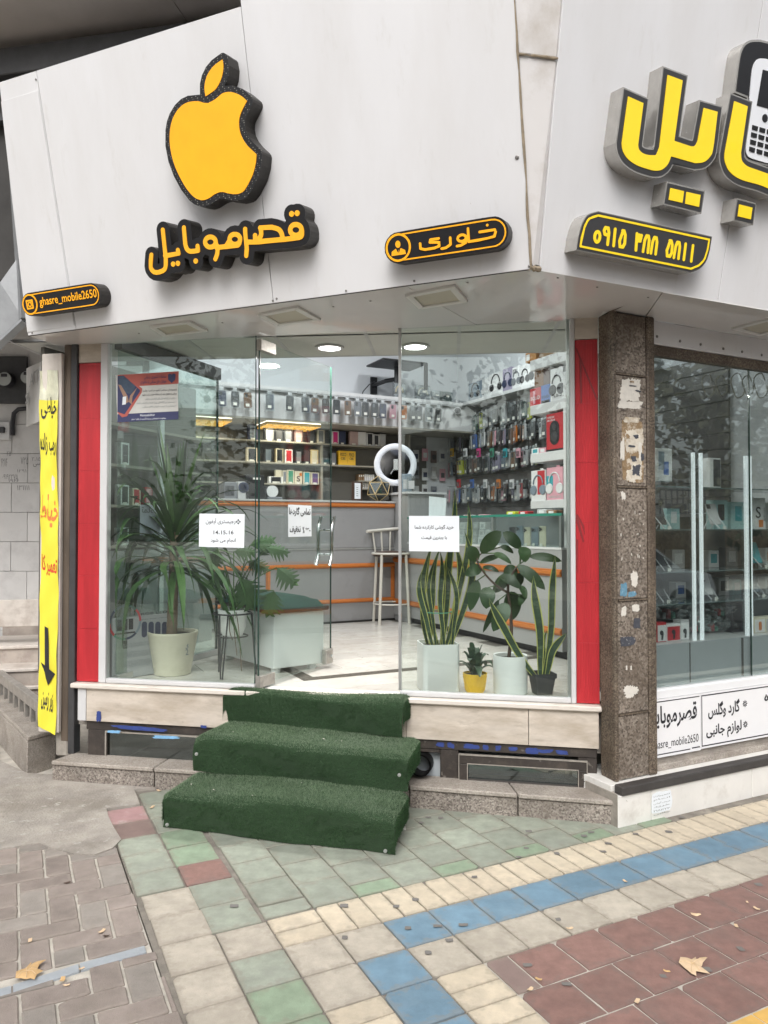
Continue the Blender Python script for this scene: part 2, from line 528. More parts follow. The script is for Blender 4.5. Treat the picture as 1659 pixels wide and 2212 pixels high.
def text_into(mb, s, F, a0, a1, c0, c1, b, bold=.0, fa=False, mirror=False, fit=True):
    """flat letters fitted into a rectangle of plane b of frame F"""
    cu = bpy.data.curves.new('t', 'FONT'); cu.body = shape_fa(s) if fa else s; cu.size = 1; cu.offset = bold
    cu.resolution_u = 3
    o = bpy.data.objects.new('t', cu); col.objects.link(o)
    dg = bpy.context.evaluated_depsgraph_get()
    me = bpy.data.meshes.new_from_object(o.evaluated_get(dg))
    vs = [(v.co.x, v.co.y) for v in me.vertices]; fs = [tuple(p.vertices) for p in me.polygons]
    bpy.data.objects.remove(o); bpy.data.curves.remove(cu); bpy.data.meshes.remove(me)
    if not vs: return mb
    x0, x1 = min(v[0] for v in vs), max(v[0] for v in vs); y0, y1 = min(v[1] for v in vs), max(v[1] for v in vs)
    sx = (a1 - a0) / max(1e-6, x1 - x0); sy = (c1 - c0) / max(1e-6, y1 - y0)
    if not fit: sx = sy = min(sx, sy)
    def mp(v):
        u = (v[0] - x0) * sx
        return F.p(a1 - u if mirror else a0 + u, b, c0 + (v[1] - y0) * sy)
    return mb.add([mp(v) for v in vs], fs)
# ================================================================== frames of the place
U = Vector((.896, .444, 0)).normalized(); V = Vector((-U.y, U.x, 0))
T = .2033                                              # pavement tile
TA = gz(825.5, 1991.2); TF = Fr(TA, U)
FW = Fr((1.073, 4.153, 0), (.981, -.193, 0))           # shop front: a along the glass, b inward
WR = Fr((1.227, 3.99, 0), U)                           # right-hand facade
FLOOR = .57; SOF = 2.72
Z = Vector((0, 0, 1))
B0 = gz(60, 725, SOF); eL = (gz(1150, 580, SOF) - B0).normalized(); oL = Vector((eL.y, -eL.x, 0))
FL = Fr(B0, eL, None, Z * math.cos(R(12.7)) + oL * math.sin(R(12.7)))
B1 = gz(1155, 583, SOF); eR = (gz(1659, 670, SOF) - B1).normalized(); oR = Vector((eR.y, -eR.x, 0))
FR_ = Fr(B1, eR, None, Z * math.cos(R(11)) + oR * math.sin(R(11)))
def c1(x, y): return x * .39683, y * .39683
def c2(x, y): return 548.62 + x * .39683, y * .39683
def c3(x, y): return 1097.2 + x * .33862, y * .33862

# ================================================================== materials
mat('tile_green', (0.262, 0.285, 0.235), .75, var=.22, scale=14, bump=.35, bscale=180, rnd_=.12, stain=[(5, (.24, .25, .22), .52, .72, .6), (60, (.2, .22, .18), .6, .72, .35)], edge=((.24, .21, .17), .36))
mat('tile_vivid_green', (0.225, 0.29, 0.205), .75, var=.2, scale=14, bump=.35, bscale=180, rnd_=.06, stain=[(60, (.2, .22, .18), .6, .75, .3)], edge=((.24, .21, .17), .36))
mat('tile_cream', (0.55, 0.475, 0.365), .75, var=.16, scale=16, bump=.35, bscale=200, rnd_=.08, stain=[(6, (.36, .32, .26), .52, .72, .6), (70, (.33, .28, .22), .6, .7, .4)], edge=((.24, .21, .17), .36))
mat('tile_beige', (0.415, 0.375, 0.315), .8, var=.2, scale=14, bump=.4, bscale=200, rnd_=.08, stain=[(5, (.30, .27, .22), .5, .7, .6), (80, (.24, .22, .18), .6, .7, .4)], edge=((.24, .21, .17), .36))
mat('tile_blue', (.14, .235, .315), .7, var=.2, scale=12, bump=.3, bscale=200, rnd_=.10, stain=[(4, (.19, .26, .31), .5, .72, .55), (50, (.3, .34, .36), .66, .76, .35)], edge=((.24, .21, .17), .36))
mat('tile_red', (0.235, 0.135, 0.115), .8, var=.22, scale=18, bump=.6, bscale=260, rnd_=.10, stain=[(4, (.17, .12, .105), .5, .7, .55), (120, (.28, .17, .15), .6, .74, .4)], edge=((.17, .135, .12), .4))
mat('tile_maroon', (.21, .15, .135), .8, var=.15, scale=9, bump=.4, bscale=200, rnd_=.08, edge=((.24, .21, .17), .36))
mat('tile_pink', (.36, .22, .22), .8, var=.15, scale=12, bump=.4, bscale=200, rnd_=.08, stain=[(12, (.5, .45, .42), .55, .7, .6)], edge=((.24, .21, .17), .36))
mat('tile_yellow', (.60, .37, .10), .7, var=.15, scale=12, bump=.4, bscale=120, stain=[(12, (.35, .27, .15), .55, .7, .6)])
mat('brick_paver', (.268, .226, .202), .85, var=.22, scale=10, bump=.8, bscale=220, rnd_=.14, stain=[(90, (.42, .38, .34), .62, .74, .5), (4, (.22, .19, .16), .5, .7, .6)], edge=((.33, .29, .25), .3))
mat('brick_grey', (.258, .232, .208), .85, var=.22, scale=10, bump=.8, bscale=220, rnd_=.14, stain=[(90, (.42, .38, .34), .62, .74, .5)], edge=((.33, .29, .25), .3))
mat('mortar', (.46, .43, .38), .95, var=.25, scale=12, bump=.8, bscale=150, stain=[(9, (.2, .18, .155), .56, .74, .6)])
mat('grout_dark', (.20, .18, .155), .95, var=.35, scale=14, bump=.6, bscale=150, stain=[(5, (.45, .41, .34), .56, .7, .7)])
mat('concrete', (.36, .33, .295), .95, var=.28, scale=5, bump=1.6, bscale=90, stain=[(2.5, (.22, .195, .165), .48, .62, .7), (14, (.55, .53, .49), .58, .68, .6), (90, (.2, .18, .16), .6, .7, .4)])
mat('asphalt', (.05, .05, .052), .9, var=.2, scale=30, bump=1, bscale=200)
mat('grey_marble', (.33, .36, .39), .5, var=.15, scale=10, bump=.2, bscale=80, stain=[(20, (.5, .52, .55), .55, .7, .5)])
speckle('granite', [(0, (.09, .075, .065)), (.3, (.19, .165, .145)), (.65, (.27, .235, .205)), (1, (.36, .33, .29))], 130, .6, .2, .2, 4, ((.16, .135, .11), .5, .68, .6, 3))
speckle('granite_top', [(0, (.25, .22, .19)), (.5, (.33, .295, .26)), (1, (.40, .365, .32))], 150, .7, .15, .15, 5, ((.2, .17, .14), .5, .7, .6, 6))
speckle('pillar_stone', [(0, (.075, .06, .048)), (.35, (.165, .135, .108)), (.7, (.23, .195, .16)), (1, (.31, .27, .225))], 95, .55, .25, .22, 2.5, ((.085, .06, .04), .5, .66, .75, 2.2))
speckle('pillar_edge', [(0, (.05, .037, .027)), (.4, (.105, .08, .058)), (.75, (.15, .12, .088)), (1, (.20, .165, .125))], 150, .55, .3, .3, 5, ((.07, .05, .035), .48, .66, .7, 4))
mat('marble_sill', (.66, .61, .55), .4, var=.08, scale=4, bump=.1, bscale=50, stretch=(1, 1, 3), stain=[(5, (.48, .42, .36), .52, .7, .6), (45, (.24, .2, .17), .66, .75, .6)])
mat('marble_apron', (.56, .50, .43), .5, var=.18, scale=7, bump=.15, bscale=60, stretch=(.6, .6, 2), stain=[(5, (.36, .30, .23), .44, .64, .7), (11, (.30, .25, .2), .55, .68, .5), (40, (.2, .17, .14), .64, .72, .6)])
mat('white_marble', (.72, .71, .68), .4, var=.07, scale=6, bump=.1, bscale=50, stain=[(8, (.5, .47, .43), .55, .72, .6), (30, (.3, .27, .24), .68, .76, .5)])
mat('black_trim', (.05, .046, .044), .5, var=.3, scale=8, bump=.3)
mat('basement_frame', (.036, .029, .025), .6, var=.35, scale=8, bump=.5, bscale=60, stain=[(22, (.24, .22, .19), .61, .68, .6), (9, (.09, .075, .06), .5, .7, .7)])
mat('blue_film', (.03, .055, .22), .5, var=.25, scale=20)
mat('pale_blue_film', (.2, .42, .66), .5, var=.2, scale=20)
mat('putty', (.30, .275, .24), .9, var=.25, scale=20, bump=.8)
mat('white_frame', (.56, .56, .565), .35, var=.05, scale=5, stain=[(18, (.45, .42, .4), .62, .74, .4)])
mat('alu', (.55, .56, .56), .35, metal=.8, var=.08, scale=8)
mat('chrome', (.75, .76, .77), .12, metal=1, var=.04)
mat('worn_steel', (.42, .40, .37), .45, metal=.7, var=.25, scale=25, bump=.3)
mat('red_sheet', (.47, .030, .038), .38, var=.2, scale=14, spec=.5, stretch=(1, 1, .12), stain=[(5, (.33, .02, .028), .46, .66, .7), (30, (.42, .10, .10), .66, .75, .4)])
mat('red_edge', (.22, .03, .03), .6)
mat('composite_white', (.72, .72, .735), .32, var=.03, scale=1.2, coat=.2, spec=.5, stretch=(1.7, 1.7, .28), bump=.5, bscale=1.7, stain=[(1.5, (.64, .63, .625), .42, .72, .7), (9, (.57, .555, .535), .58, .76, .5), (45, (.42, .38, .34), .71, .76, .6)])
mat('composite_corner', (.68, .66, .65), .35, var=.05, scale=2, stain=[(4, (.42, .37, .31), .5, .7, .6), (50, (.35, .3, .25), .66, .75, .5)])
mat('soffit_white', (.72, .705, .70), .12, var=.06, scale=1.5, spec=.6, coat=.35, bump=.25, bscale=2.2)
mat('seam_dirt', (.30, .245, .175), .9, var=.3, scale=20, bump=.8)
mat('seam_dark', (.06, .055, .05), .8)
mat('sign_black', (.012, .012, .014), .3, var=.1)
mat('sign_side', (.022, .019, .016), .45, metal=.2, var=.5, scale=60, stain=[(45, (.28, .20, .07), .64, .72, .7)])
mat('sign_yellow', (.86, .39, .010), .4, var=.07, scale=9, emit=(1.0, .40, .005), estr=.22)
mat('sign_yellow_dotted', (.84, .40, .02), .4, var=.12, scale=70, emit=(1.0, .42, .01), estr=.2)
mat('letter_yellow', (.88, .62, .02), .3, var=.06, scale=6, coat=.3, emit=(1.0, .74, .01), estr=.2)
mat('casing_silver', (.50, .485, .455), .25, metal=.6, var=.12, scale=18, stain=[(55, (.12, .11, .1), .66, .69, .8), (45, (.95, .95, .95), .65, .69, .8)])
mat('acrylic_white', (.82, .84, .88), .3, var=.03)
mat('lamp_lens_dim', (.48, .45, .36), .3, var=.08)
mat('lamp_frame', (.66, .66, .64), .35, var=.08)
mat('screw_metal', (.25, .24, .23), .4, metal=.7)
mat('overhang', (.46, .42, .39), .9, var=.12, scale=1.3, stain=[(1.0, (.30, .25, .21), .45, .7, .6)])
mat('dark_metal', (.045, .045, .047), .55, var=.3, scale=9, bump=.3)
mat('rust_post', (.10, .076, .056), .65, var=.35, scale=9, bump=.5, stretch=(1, 1, .3), stain=[(30, (.16, .13, .1), .62, .72, .6)])
mat('banner_yellow', (.74, .66, .05), .55, var=.06, scale=3, bump=.3, bscale=14)
mat('banner_back', (.60, .55, .5), .7, var=.15, scale=8)
mat('ink_black', (.02, .02, .025), .6)
mat('ink_red', (.62, .06, .03), .6)
mat('ink_orange', (.72, .20, .05), .6)
mat('paper_white', (.76, .80, .84), .7, var=.03)
mat('paper_old', (.62, .57, .48), .9, var=.2, scale=25, stain=[(18, (.36, .26, .15), .5, .66, .8), (40, (.8, .78, .72), .55, .7, .6)])
mat('turf_base', (.028, .060, .026), .95, var=.2, scale=40, bump=2, bscale=200)
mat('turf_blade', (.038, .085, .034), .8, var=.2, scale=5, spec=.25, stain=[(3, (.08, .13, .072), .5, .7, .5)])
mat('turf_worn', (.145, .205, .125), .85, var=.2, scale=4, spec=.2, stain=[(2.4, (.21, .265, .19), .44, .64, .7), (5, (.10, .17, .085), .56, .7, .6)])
mat('wall_tile', (.56, .55, .54), .5, var=.06, scale=4, rnd_=.05, stain=[(3, (.28, .27, .265), .5, .7, .5)])
mat('wall_joint', (.14, .135, .13), .9)
mat('riser_marble', (.40, .35, .31), .5, var=.2, scale=9, stain=[(7, (.26, .21, .18), .48, .66, .7)])  # darker than the tread marble to strengthen the contrast of the steps
mat('stair_marble', (.60, .55, .50), .45, var=.12, scale=7, stain=[(6, (.33, .27, .23), .5, .68, .7), (40, (.25, .2, .17), .64, .72, .5)])
mat('meter_black', (.03, .03, .035), .4)
mat('meter_glass', (.42, .44, .43), .25)
glassmat('shop_glass', (.925, .958, .945), 1.0, .004, 0, .003)
glassmat('display_glass', (.90, .94, .93), 1.0, .06)
glassmat('window_glass', (.90, .94, .93), 1.0, .15, 0, .004)
glassmat('side_glass', (.78, .86, .83), 1.0, .10, 0, .01)
glassmat('lens_glass', (.8, .8, .78), 1.2, .05)
glassmat('basement_glass', (.62, .68, .70), 1.0, .10)

# ================================================================== ground
def struct(o): o['kind'] = 'structure'; return o
g = MB().box(-60, 60, -60, 60, -.20, -.034).build('ground', 'mortar'); struct(g)
rd = MB(TF).box(-40, 40, -9.5, -2.2, -.05, -.030).build('road', 'asphalt'); struct(rd)
kb = MB(TF)
kb.box(-40, 40, -2.20, -2.05, -.1, .0).build('kerb', 'concrete', bevel=.01)
struct(bpy.data.objects['kerb'])

def P(i, j): return TF.p(i * T, j * T)
pav = MB().prism([P(-4.05, -10), P(22, -10), P(22, 1.36), P(-2.2, 14), P(-4.2, 12)], -.033, -.007).build('tiled_pavement', 'grout_dark'); struct(pav)
joint = MB().prism([P(1, -9), P(20, -9), P(20, -2.0), P(1, -2.0)], -.03, -.0045).build('joint_sand', 'mortar', pav)
GAP = .0065
def rough_outline(w, d, jit, chip):
    """rectangle with slightly uneven edges and now and then a chipped corner"""
    c = [(-w / 2, -d / 2), (w / 2, -d / 2), (w / 2, d / 2), (-w / 2, d / 2)]; out = []
    for i in range(4):
        a, b = c[i], c[(i + 1) % 4]; k0 = rnd.uniform(.03, .10) if rnd.random() < chip else 0
        if k0: out.append((a[0] + (c[i - 1][0] - a[0]) * k0, a[1] + (c[i - 1][1] - a[1]) * k0))
        for t in (k0, .2, .4, .6, .8): out.append((a[0] + (b[0] - a[0]) * t + rnd.uniform(-jit, jit), a[1] + (b[1] - a[1]) * t + rnd.uniform(-jit, jit)))
    return out
def tmesh(w, d, nm, bev=.0022):
    return unitmesh(MB().prism(rough_outline(w, d, .0011, .22), -.03, 0), nm, MATS['tile_beige'], bev)
TM = {}
def tile(i, j, w, d, m):
    k = (w, d, rnd.randrange(6))
    if k not in TM: TM[k] = tmesh(w * T - GAP, d * T - GAP, 'tile')
    c = TF.p((i + w / 2) * T, (j + d / 2) * T, rnd.uniform(-.0016, .0016))
    rz = math.atan2(U.y, U.x) + rnd.uniform(-.004, .004)
    return piece(pav, TM[k], c, name='tile', m=MATS[m], rot=(rnd.uniform(-.004, .004), rnd.uniform(-.004, .004), rz))
for i in range(0, 14): tile(i, -1, 1, 1, 'tile_blue')
for k in range(0, 30): tile(-1 + k * .5, 0, .5, 1.08, 'tile_cream')
for k in (0, 1): tile(-2, k * .52, 1, .52, 'tile_cream')
for i in range(0, 14): tile(i, -2, 1, 1, 'tile_beige')
tile(-1, -1, 1, 1, 'tile_beige'); tile(-2, -1, 1, 1, 'tile_beige'); tile(-3, -1, 1, 1, 'tile_green')
tile(-3, 0, 1, 1.02, 'tile_beige'); tile(-2, -2, 1, 1, 'tile_beige')
for j in range(-2, -9, -1):
    tile(-1, j, 1, 1, 'tile_blue'); tile(-3, j, 1, 1, 'tile_vivid_green')
for j in range(-3, -9, -1):
    for k in (0, .5):
        tile(-2, j + k, 1, .5, 'tile_cream'); tile(0, j + k, 1, .5, 'tile_cream')
# left columns, slightly skewed like the laid ones
for j in range(-8, 3): tile(-4 - .02 * max(0, j), j * 1.04, 1, 1.04, 'tile_beige')
for n_, (j, m) in enumerate([(3.14, 'tile_green'), (4.18, 'tile_green'), (5.22, 'tile_green'), (6.26, 'tile_maroon'), (7.3, 'tile_pink')]):
    tile(-4.12 - .02 * n_, j, 1, 1.04, m)
for n_, (j, m) in enumerate([(1.04, 'tile_green'), (2.08, 'tile_green'), (3.12, 'tile_red'), (4.16, 'tile_vivid_green'), (5.2, 'tile_vivid_green'), (6.24, 'tile_green'), (7.28, 'tile_green'), (8.32, 'tile_green')]):
    tile(-3.06 - .02 * n_, j, 1, 1.04, m)
for i in range(-2, 10):
    j = 1.1
    if i % 2 == 0: tile(i, j, 1, .5, 'tile_vivid_green' if i != -2 else 'tile_green'); j += .52
    lim = 9.8 - (i + 2) * .86
    while j < lim: tile(i - .03 * (j > 4), j, 1, 1.04, 'tile_green'); j += 1.04
# red running bond and the yellow guide line
tile(1, -3, .5, 1, 'tile_maroon')
for i in range(0, 12): tile(1.5 + i, -3, 1, 1, 'tile_red')
for i in range(0, 12): tile(1 + i, -4, 1, 1, 'tile_red')
tile(1, -5, .5, 1, 'tile_red')
for i in range(0, 10): tile(1.5 + i, -5, 1, 1, 'tile_red')
for i in range(0, 11): tile(1 + i, -6, 1, 1, 'tile_yellow')
for i in range(0, 8):
    for j in (-7, -8): tile(1 + i, j, 1, 1, 'tile_red')
ym = MB()
for i in range(4): ym.box(i * .045 - .0885 + .004, i * .045 - .0885 + .03, -.09, .09, -.002, .005)

# brick paving in herringbone, left of the tiles
bp = MB().prism([P(-4.06, -9), P(-4.22, 9), P(-15, 9), P(-15, -9)], -.0335, -.008).build('brick_paving', 'mortar'); struct(bp)
BW = .1085
full = {}
def brick(poly, shared=None):
    dz = rnd.uniform(-.002, .0015)
    m = MATS['brick_paver'] if rnd.random() < .72 else MATS['brick_grey']
    if shared:
        w, d = (2 * BW - .009, BW - .009) if shared == 'h' else (BW - .009, 2 * BW - .009); shared += str(rnd.randrange(5))
        if shared not in full: full[shared] = unitmesh(MB().prism(rough_outline(w, d, .0017, .3), -.03, 0), 'brick', MATS['brick_paver'], .004)
        cx = sum(p[0] for p in poly) / 4; cy = sum(p[1] for p in poly) / 4
        piece(bp, full[shared], TF.p(cx, cy, dz), name='brick', m=m, rot=(rnd.uniform(-.01, .01), rnd.uniform(-.01, .01), math.atan2(U.y, U.x) + rnd.uniform(-.01, .01)))
    else:
        MB().prism([TF.p(*p) for p in poly], -.03, dz).build('brick', m, bp, bevel=.003)
def inset(p, g):
    cx = sum(q[0] for q in p) / len(p); cy = sum(q[1] for q in p) / len(p)
    return [(q[0] - math.copysign(min(g, abs(q[0] - cx)), q[0] - cx), q[1] - math.copysign(min(g, abs(q[1] - cy)), q[1] - cy)) for q in p]
ox, oy = -3.15 * .4065, 3.27 * .4065
for x in range(-16, 12):
    for y in range(-32, 16):
        r = (x + y) % 4
        if r == 0: q = [(x, y), (x + 2, y), (x + 2, y + 1), (x, y + 1)]; k = 'h'
        elif r == 2: q = [(x, y), (x + 1, y), (x + 1, y + 2), (x, y + 2)]; k = 'v'
        else: continue
        q = [(ox + a * BW, oy + b * BW) for a, b in q]
        cyy = sum(p[1] for p in q) / 4
        if cyy / T < -7 or cyy / T > 7.3 or min(p[0] for p in q) / T < -11: continue
        q = inset(q, .0045)
        zones = [(1.22, 6.98)] if cyy / T > 1.05 else [(-8, .93)]
        for lo, hi in zones:
            c = clip(clip(q, (0, lo * T), (0, 1)), (0, hi * T), (0, -1))
            c = clip(c, (-4.08 * T, 0), (-.9998, -.022))
            if len(c) < 3: continue
            ar = abs(sum(c[i][0] * c[(i + 1) % len(c)][1] - c[(i + 1) % len(c)][0] * c[i][1] for i in range(len(c)))) / 2
            if ar < .0012: continue
            same = len(c) == 4 and max(abs(a[0] - b[0]) + abs(a[1] - b[1]) for a, b in zip(c, q)) < 1e-6
            brick(c, k if same else None)
for (i0, j0, i1, j1) in ((-4.25, 1.19, -5.35, 1.12), (-5.37, 1.11, -6.4, .95), (-6.42, .94, -8, .86), (-8.02, .86, -11, .8)):
    MB().prism([P(i0, j0), P(i1, j1), P(i1, j1 - .23), P(i0, j0 - .23)], -.03, .001).build('marble_strip', 'grey_marble', bp, bevel=.002)
MB().prism([P(-5.95, 7.03), P(-5.95, 7.25), P(-11, 7.2), P(-11, 7.0)], -.03, .002).build('marble_strip', 'grey_marble', bp, bevel=.002)

# rough concrete apron beside the ledge
cp = [gz(*p) for p in [(-60, 1846), (0, 1836), (60, 1826), (84, 1822), (108, 1832), (160, 1846), (205, 1848), (243, 1834), (262, 1815), (246, 1790), (233, 1763), (231, 1748),
      (262, 1744), (290, 1741), (302, 1738), (296, 1722), (290, 1708), (345, 1702), (392, 1696), (360, 1686), (250, 1680), (60, 1672), (-10, 1640), (-10, 1600), (-200, 1600), (-240, 1700)]]
bmv = MB()
hull = [(p.x, p.y) for p in cp]
tri = tessellate_polygon([[Vector((x, y, 0)) for x, y in hull]])
bmv.add([Vector((x, y, .006)) for x, y in hull] + [Vector((x, y, -.02)) for x, y in hull], [tuple(t) for t in tri] + [(i, (i + 1) % len(hull), len(hull) + (i + 1) % len(hull), len(hull) + i) for i in range(len(hull))])
struct(bmv.build('concrete_apron', 'concrete'))

# ================================================================== building shell
# granite ledge under the shop front
lf = [gz(109, 1643.6, .125), gz(884, 1697, .125), gz(1329, 1731, .125)]
lb = [FW.p(-3.10, .01), FW.p(-1, .01), FW.p(.13, .01)]
led = thing('stone_ledge', 'speckled granite ledge running along the foot of the shop front', 'ledge', gz(884, 1697))
A0, A1, A2 = lf
def lerp(a, b, t): return a + (b - a) * t
fl_ = lambda t: lerp(A0, A1, t / .65) if t < .65 else lerp(A1, A2, (t - .65) / .35)
bl_ = lambda t: lerp(lb[0], lb[2], t)
for t0, t1 in ((0, .2), (.2, .42), (.42, .65), (.65, .84), (.84, 1)):
    n_ = Vector((.2, .98, 0)) * .012
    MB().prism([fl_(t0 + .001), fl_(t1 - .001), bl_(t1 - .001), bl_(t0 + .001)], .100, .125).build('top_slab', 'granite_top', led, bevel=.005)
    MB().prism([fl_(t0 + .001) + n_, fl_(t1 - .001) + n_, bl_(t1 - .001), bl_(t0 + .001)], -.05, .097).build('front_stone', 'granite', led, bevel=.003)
# white marble ledge of the right-hand front
led2 = thing('marble_ledge', 'white marble ledge with a dark band at the foot of the right window', 'ledge', gz(1335, 1786))
L0 = gz(1336, 1788); k0 = TF.loc(L0)
LR = Fr(L0, U)
for a0, a1 in ((0, .23), (.233, 1.02), (1.023, 1.9), (1.903, 3.2)):
    MB(LR).box(a0, a1, 0, .3, -.03, .158).build('marble_panel', 'white_marble', led2, bevel=.003)
MB(LR).box(.02, 3.2, -.012, .05, .16, .205).build('dark_band', 'black_trim', led2, bevel=.004)
MB(LR).box(.0, 3.2, .052, .36, .16, .200).build('top_slab', 'white_marble', led2, bevel=.003)
MB().prism([A2 + Vector((.003, -.002, 0)), LR.p(-.003, .0), LR.p(-.003, .25), FW.p(.13, .03)], -.03, .17).build('end_stone', 'putty', led2, bevel=.004)
# notice stuck low on the marble
lo, hi = LR.px(1405, 1762), LR.px(1452, 1702)
pn = MB(LR).loops([ragged((lo[0] + hi[0]) / 2, (lo[1] + hi[1]) / 2, hi[0] - lo[0], hi[1] - lo[1], 18, .12, 4)], -.001, -.0025).build('notice', 'paper_white')
tag(pn, 'torn faded notice pasted on the white marble ledge', 'notice')
tx = MB(LR)
for k in range(6):
    text_into(tx, ['تعمیرات', 'انجام', 'فروش گوشی', 'خرید', '۳۲۲۱۸۱۲', 'جانبی'][k], LR, lo[0] + .02, hi[0] - .02, hi[1] - .03 - k * .019, hi[1] - .02 - k * .019, -.0035, .01, True)
tx.build('writing', mat('faint_ink', (.25, .27, .28), .8), pn)

# front wall under the glass
wl = thing('front_wall', 'low marble wall under the shop window with basement openings', 'wall', FW.p(-1.5))
for a0, a1 in ((-3.09, -1.93), (-1.927, -1.0), (-.997, .125)):
    MB(FW).box(a0, a1, -.055, .03, .545, .575).build('sill_slab', 'marble_sill', wl, bevel=.006)
for a0, a1 in ((-2.99, -1.95), (-1.947, -.96), (-.957, -.27), (-.267, .11)):
    MB(FW).box(a0, a1, -.03, .03, .34, .543).build('apron_panel', 'marble_apron', wl, bevel=.002)
MB(FW).box(-3.05, -2.993, -.031, .03, .34, .543).build('end_panel', 'white_frame', wl, bevel=.002)
MB(FW).box(-3.09, .125, .032, .12, .30, .57).build('backing', 'concrete', wl)
# floor slab edge / threshold
# basement windows
def frame_rect(mb, F, a0, a1, c0, c1, w, b0, b1):
    mb.box(a0, a1, b0, b1, c1 - w, c1, F); mb.box(a0, a1, b0, b1, c0, c0 + w, F)
    mb.box(a0, a0 + w, b0, b1, c0 + w, c1 - w, F); mb.box(a1 - w, a1, b0, b1, c0 + w, c1 - w, F)
bw1 = thing('basement_window', 'dusty grey basement window left of the green steps with torn blue film', 'window', FW.p(-2.4, 0, .12))
m = MB(FW); m.box(-3.0, -1.6, -.012, .03, .283, .338); m.box(-2.99, -2.86, -.01, .03, .11, .283)
m.build('frame', 'basement_frame', bw1, bevel=.003)
m = MB(FW); m.box(-2.86, -1.6, -.018, .0, .272, .281); m.box(-2.868, -2.86, -.018, 0, .11, .281); m.build('bead', 'putty', bw1)
MB(FW).box(-2.858, -1.6, .004, .009, .11, .272).build('pane', 'basement_glass', bw1)
for k, (a, c, w, h, mm) in enumerate([(-2.62, .313, .34, .026, 'blue_film'), (-2.80, .283, .1, .016, 'pale_blue_film'), (-2.45, .268, .16, .018, 'pale_blue_film'), (-2.05, .262, .18, .016, 'pale_blue_film'), (-1.74, .275, .1, .06, 'pale_blue_film'), (-1.86, .345, .05, .03, 'blue_film'), (-2.9, .37, .03, .07, 'blue_film'), (-2.2, .345, .04, .02, 'blue_film')]):
    MB(FW).loops([ragged(a, c, w, h, 13, .4, k)], -.0335, -.035).build('torn_film', mm, bw1)
bw2 = thing('basement_window', 'dark steel framed basement window right of the green steps with peeling blue film', 'window', FW.p(-.4, 0, .12))
m = MB(FW); m.box(-1.05, .10, -.014, .03, .285, .338); m.box(-.765, -.66, -.010, .03, .1, .284); m.box(-1.05, -.766, -.008, .02, .262, .284)
m.box(.0, .10, -.008, .03, .1, .284); m.build('frame', 'basement_frame', bw2, bevel=.003)
m = MB(FW); frame_rect(m, FW, -.655, .045, .08, .262, .048, -.028, .02); m.build('sash', 'basement_frame', bw2, bevel=.003)
m = MB(FW); frame_rect(m, FW, -.658, .049, .07, .268, .0045, -.032, -.01); frame_rect(m, FW, -.610, .002, .07, .220, .0045, -.032, -.027); m.build('bead', 'putty', bw2)
MB(FW).box(-.605, -.005, -.005, 0, .1, .216).build('pane', 'basement_glass', bw2)
for k in range(9):
    a = -.78 + k * .088 + rnd.uniform(-.02, .02)
    MB(FW).loops([ragged(a, .312 - .006 * k / 9, rnd.uniform(.03, .10), rnd.uniform(.022, .036), 11, .45, 30 + k)], -.0145, -.016).build('torn_film', 'blue_film', bw2)
# basement behind
bs = thing('basement_room', 'dim pale room behind the basement windows', 'room', FW.p(-1.3, .9, -.8))
m = MB(FW); m.box(-3.0, .3, 1.6, 1.65, -1.2, .33); m.box(-3.0, .3, .13, 1.65, -1.25, -1.2); m.box(-3.05, -3.0, .13, 1.6, -1.2, .33); m.box(.3, .35, .13, 1.6, -1.2, .33)
m.build('wall', mat('basement_paint', (.5, .55, .58), .7, var=.1), bs)
MB(FW).box(-.9, -.05, .5, .58, -.2, .16).build('partition', mat('basement_board', (.58, .62, .66), .6), bs)
# corrugated pipe
pp = MB(); pts = [FW.p(-.87, -.075 + .03 * k, .205 - .004 * k) for k in range(14)]
MB(FW).box(-1.0, -.768, .06, .065, .1, .262).build('daylight_catch_board', 'basement_paint', bs)  # added panel at the opening; catches daylight in place of a lit room
pp.tube(pts, [.062 if k % 2 == 0 else .055 for k in range(14)], 18, cap=False)
pp.tube([p for p in pts], [.053] * 14, 18, cap=False)
tag(pp.build('drain_hose', mat('black_rubber', (.012, .012, .012), .5), smooth=True), 'black corrugated hose end poking out of the basement opening beside the steps', 'hose')

# side walls of the opening, red corrugated sheets, posts
def ribbed(F, a0, a1, c0, c1, b, m, parent, pitch=.0085, dep=.0022):
    mb = MB(F); n = int((a1 - a0) / pitch) * 2; vs = []; fs = []
    for i in range(n + 1):
        a = a0 + (a1 - a0) * i / n; bb = b - (dep if i % 2 else 0)
        vs += [F.p(a, bb, c0), F.p(a, bb, c1)]
    for i in range(n): fs.append((2 * i, 2 * i + 2, 2 * i + 3, 2 * i + 1))
    mb.add(vs, fs); mb.box(a0, a1, b + .003, b + .02, c0, c1)
    return mb.build('sheet', m, parent, fixn=False)
for nm, a0, a1, lab in (('L', -3.078, -2.925, 'red corrugated plastic panel between the yellow banner and the glass'), ('R', -.005, .118, 'red corrugated plastic panel between the glass and the brown pillar')):
    rp = thing('red_panel', lab, 'panel', FW.p((a0 + a1) / 2, 0, .58), group='red corrugated panels beside the shop glass')
    z = .58; k = 0
    while z < 2.6:
        z1 = min(z + .333, 2.60); ribbed(FW, a0, a1, z, z1 - .0012, .0, 'red_sheet', rp); z = z1
    MB(FW).box(a0, a1, .012, .03, .578, 2.6).build('backing', 'red_edge', rp)
    MB(FW).box(a0 - .002, a1 + .002, -.004, .03, 2.603, 2.72).build('lintel', 'marble_apron', rp)
mat('red_drip', (.22, .012, .016), .5)
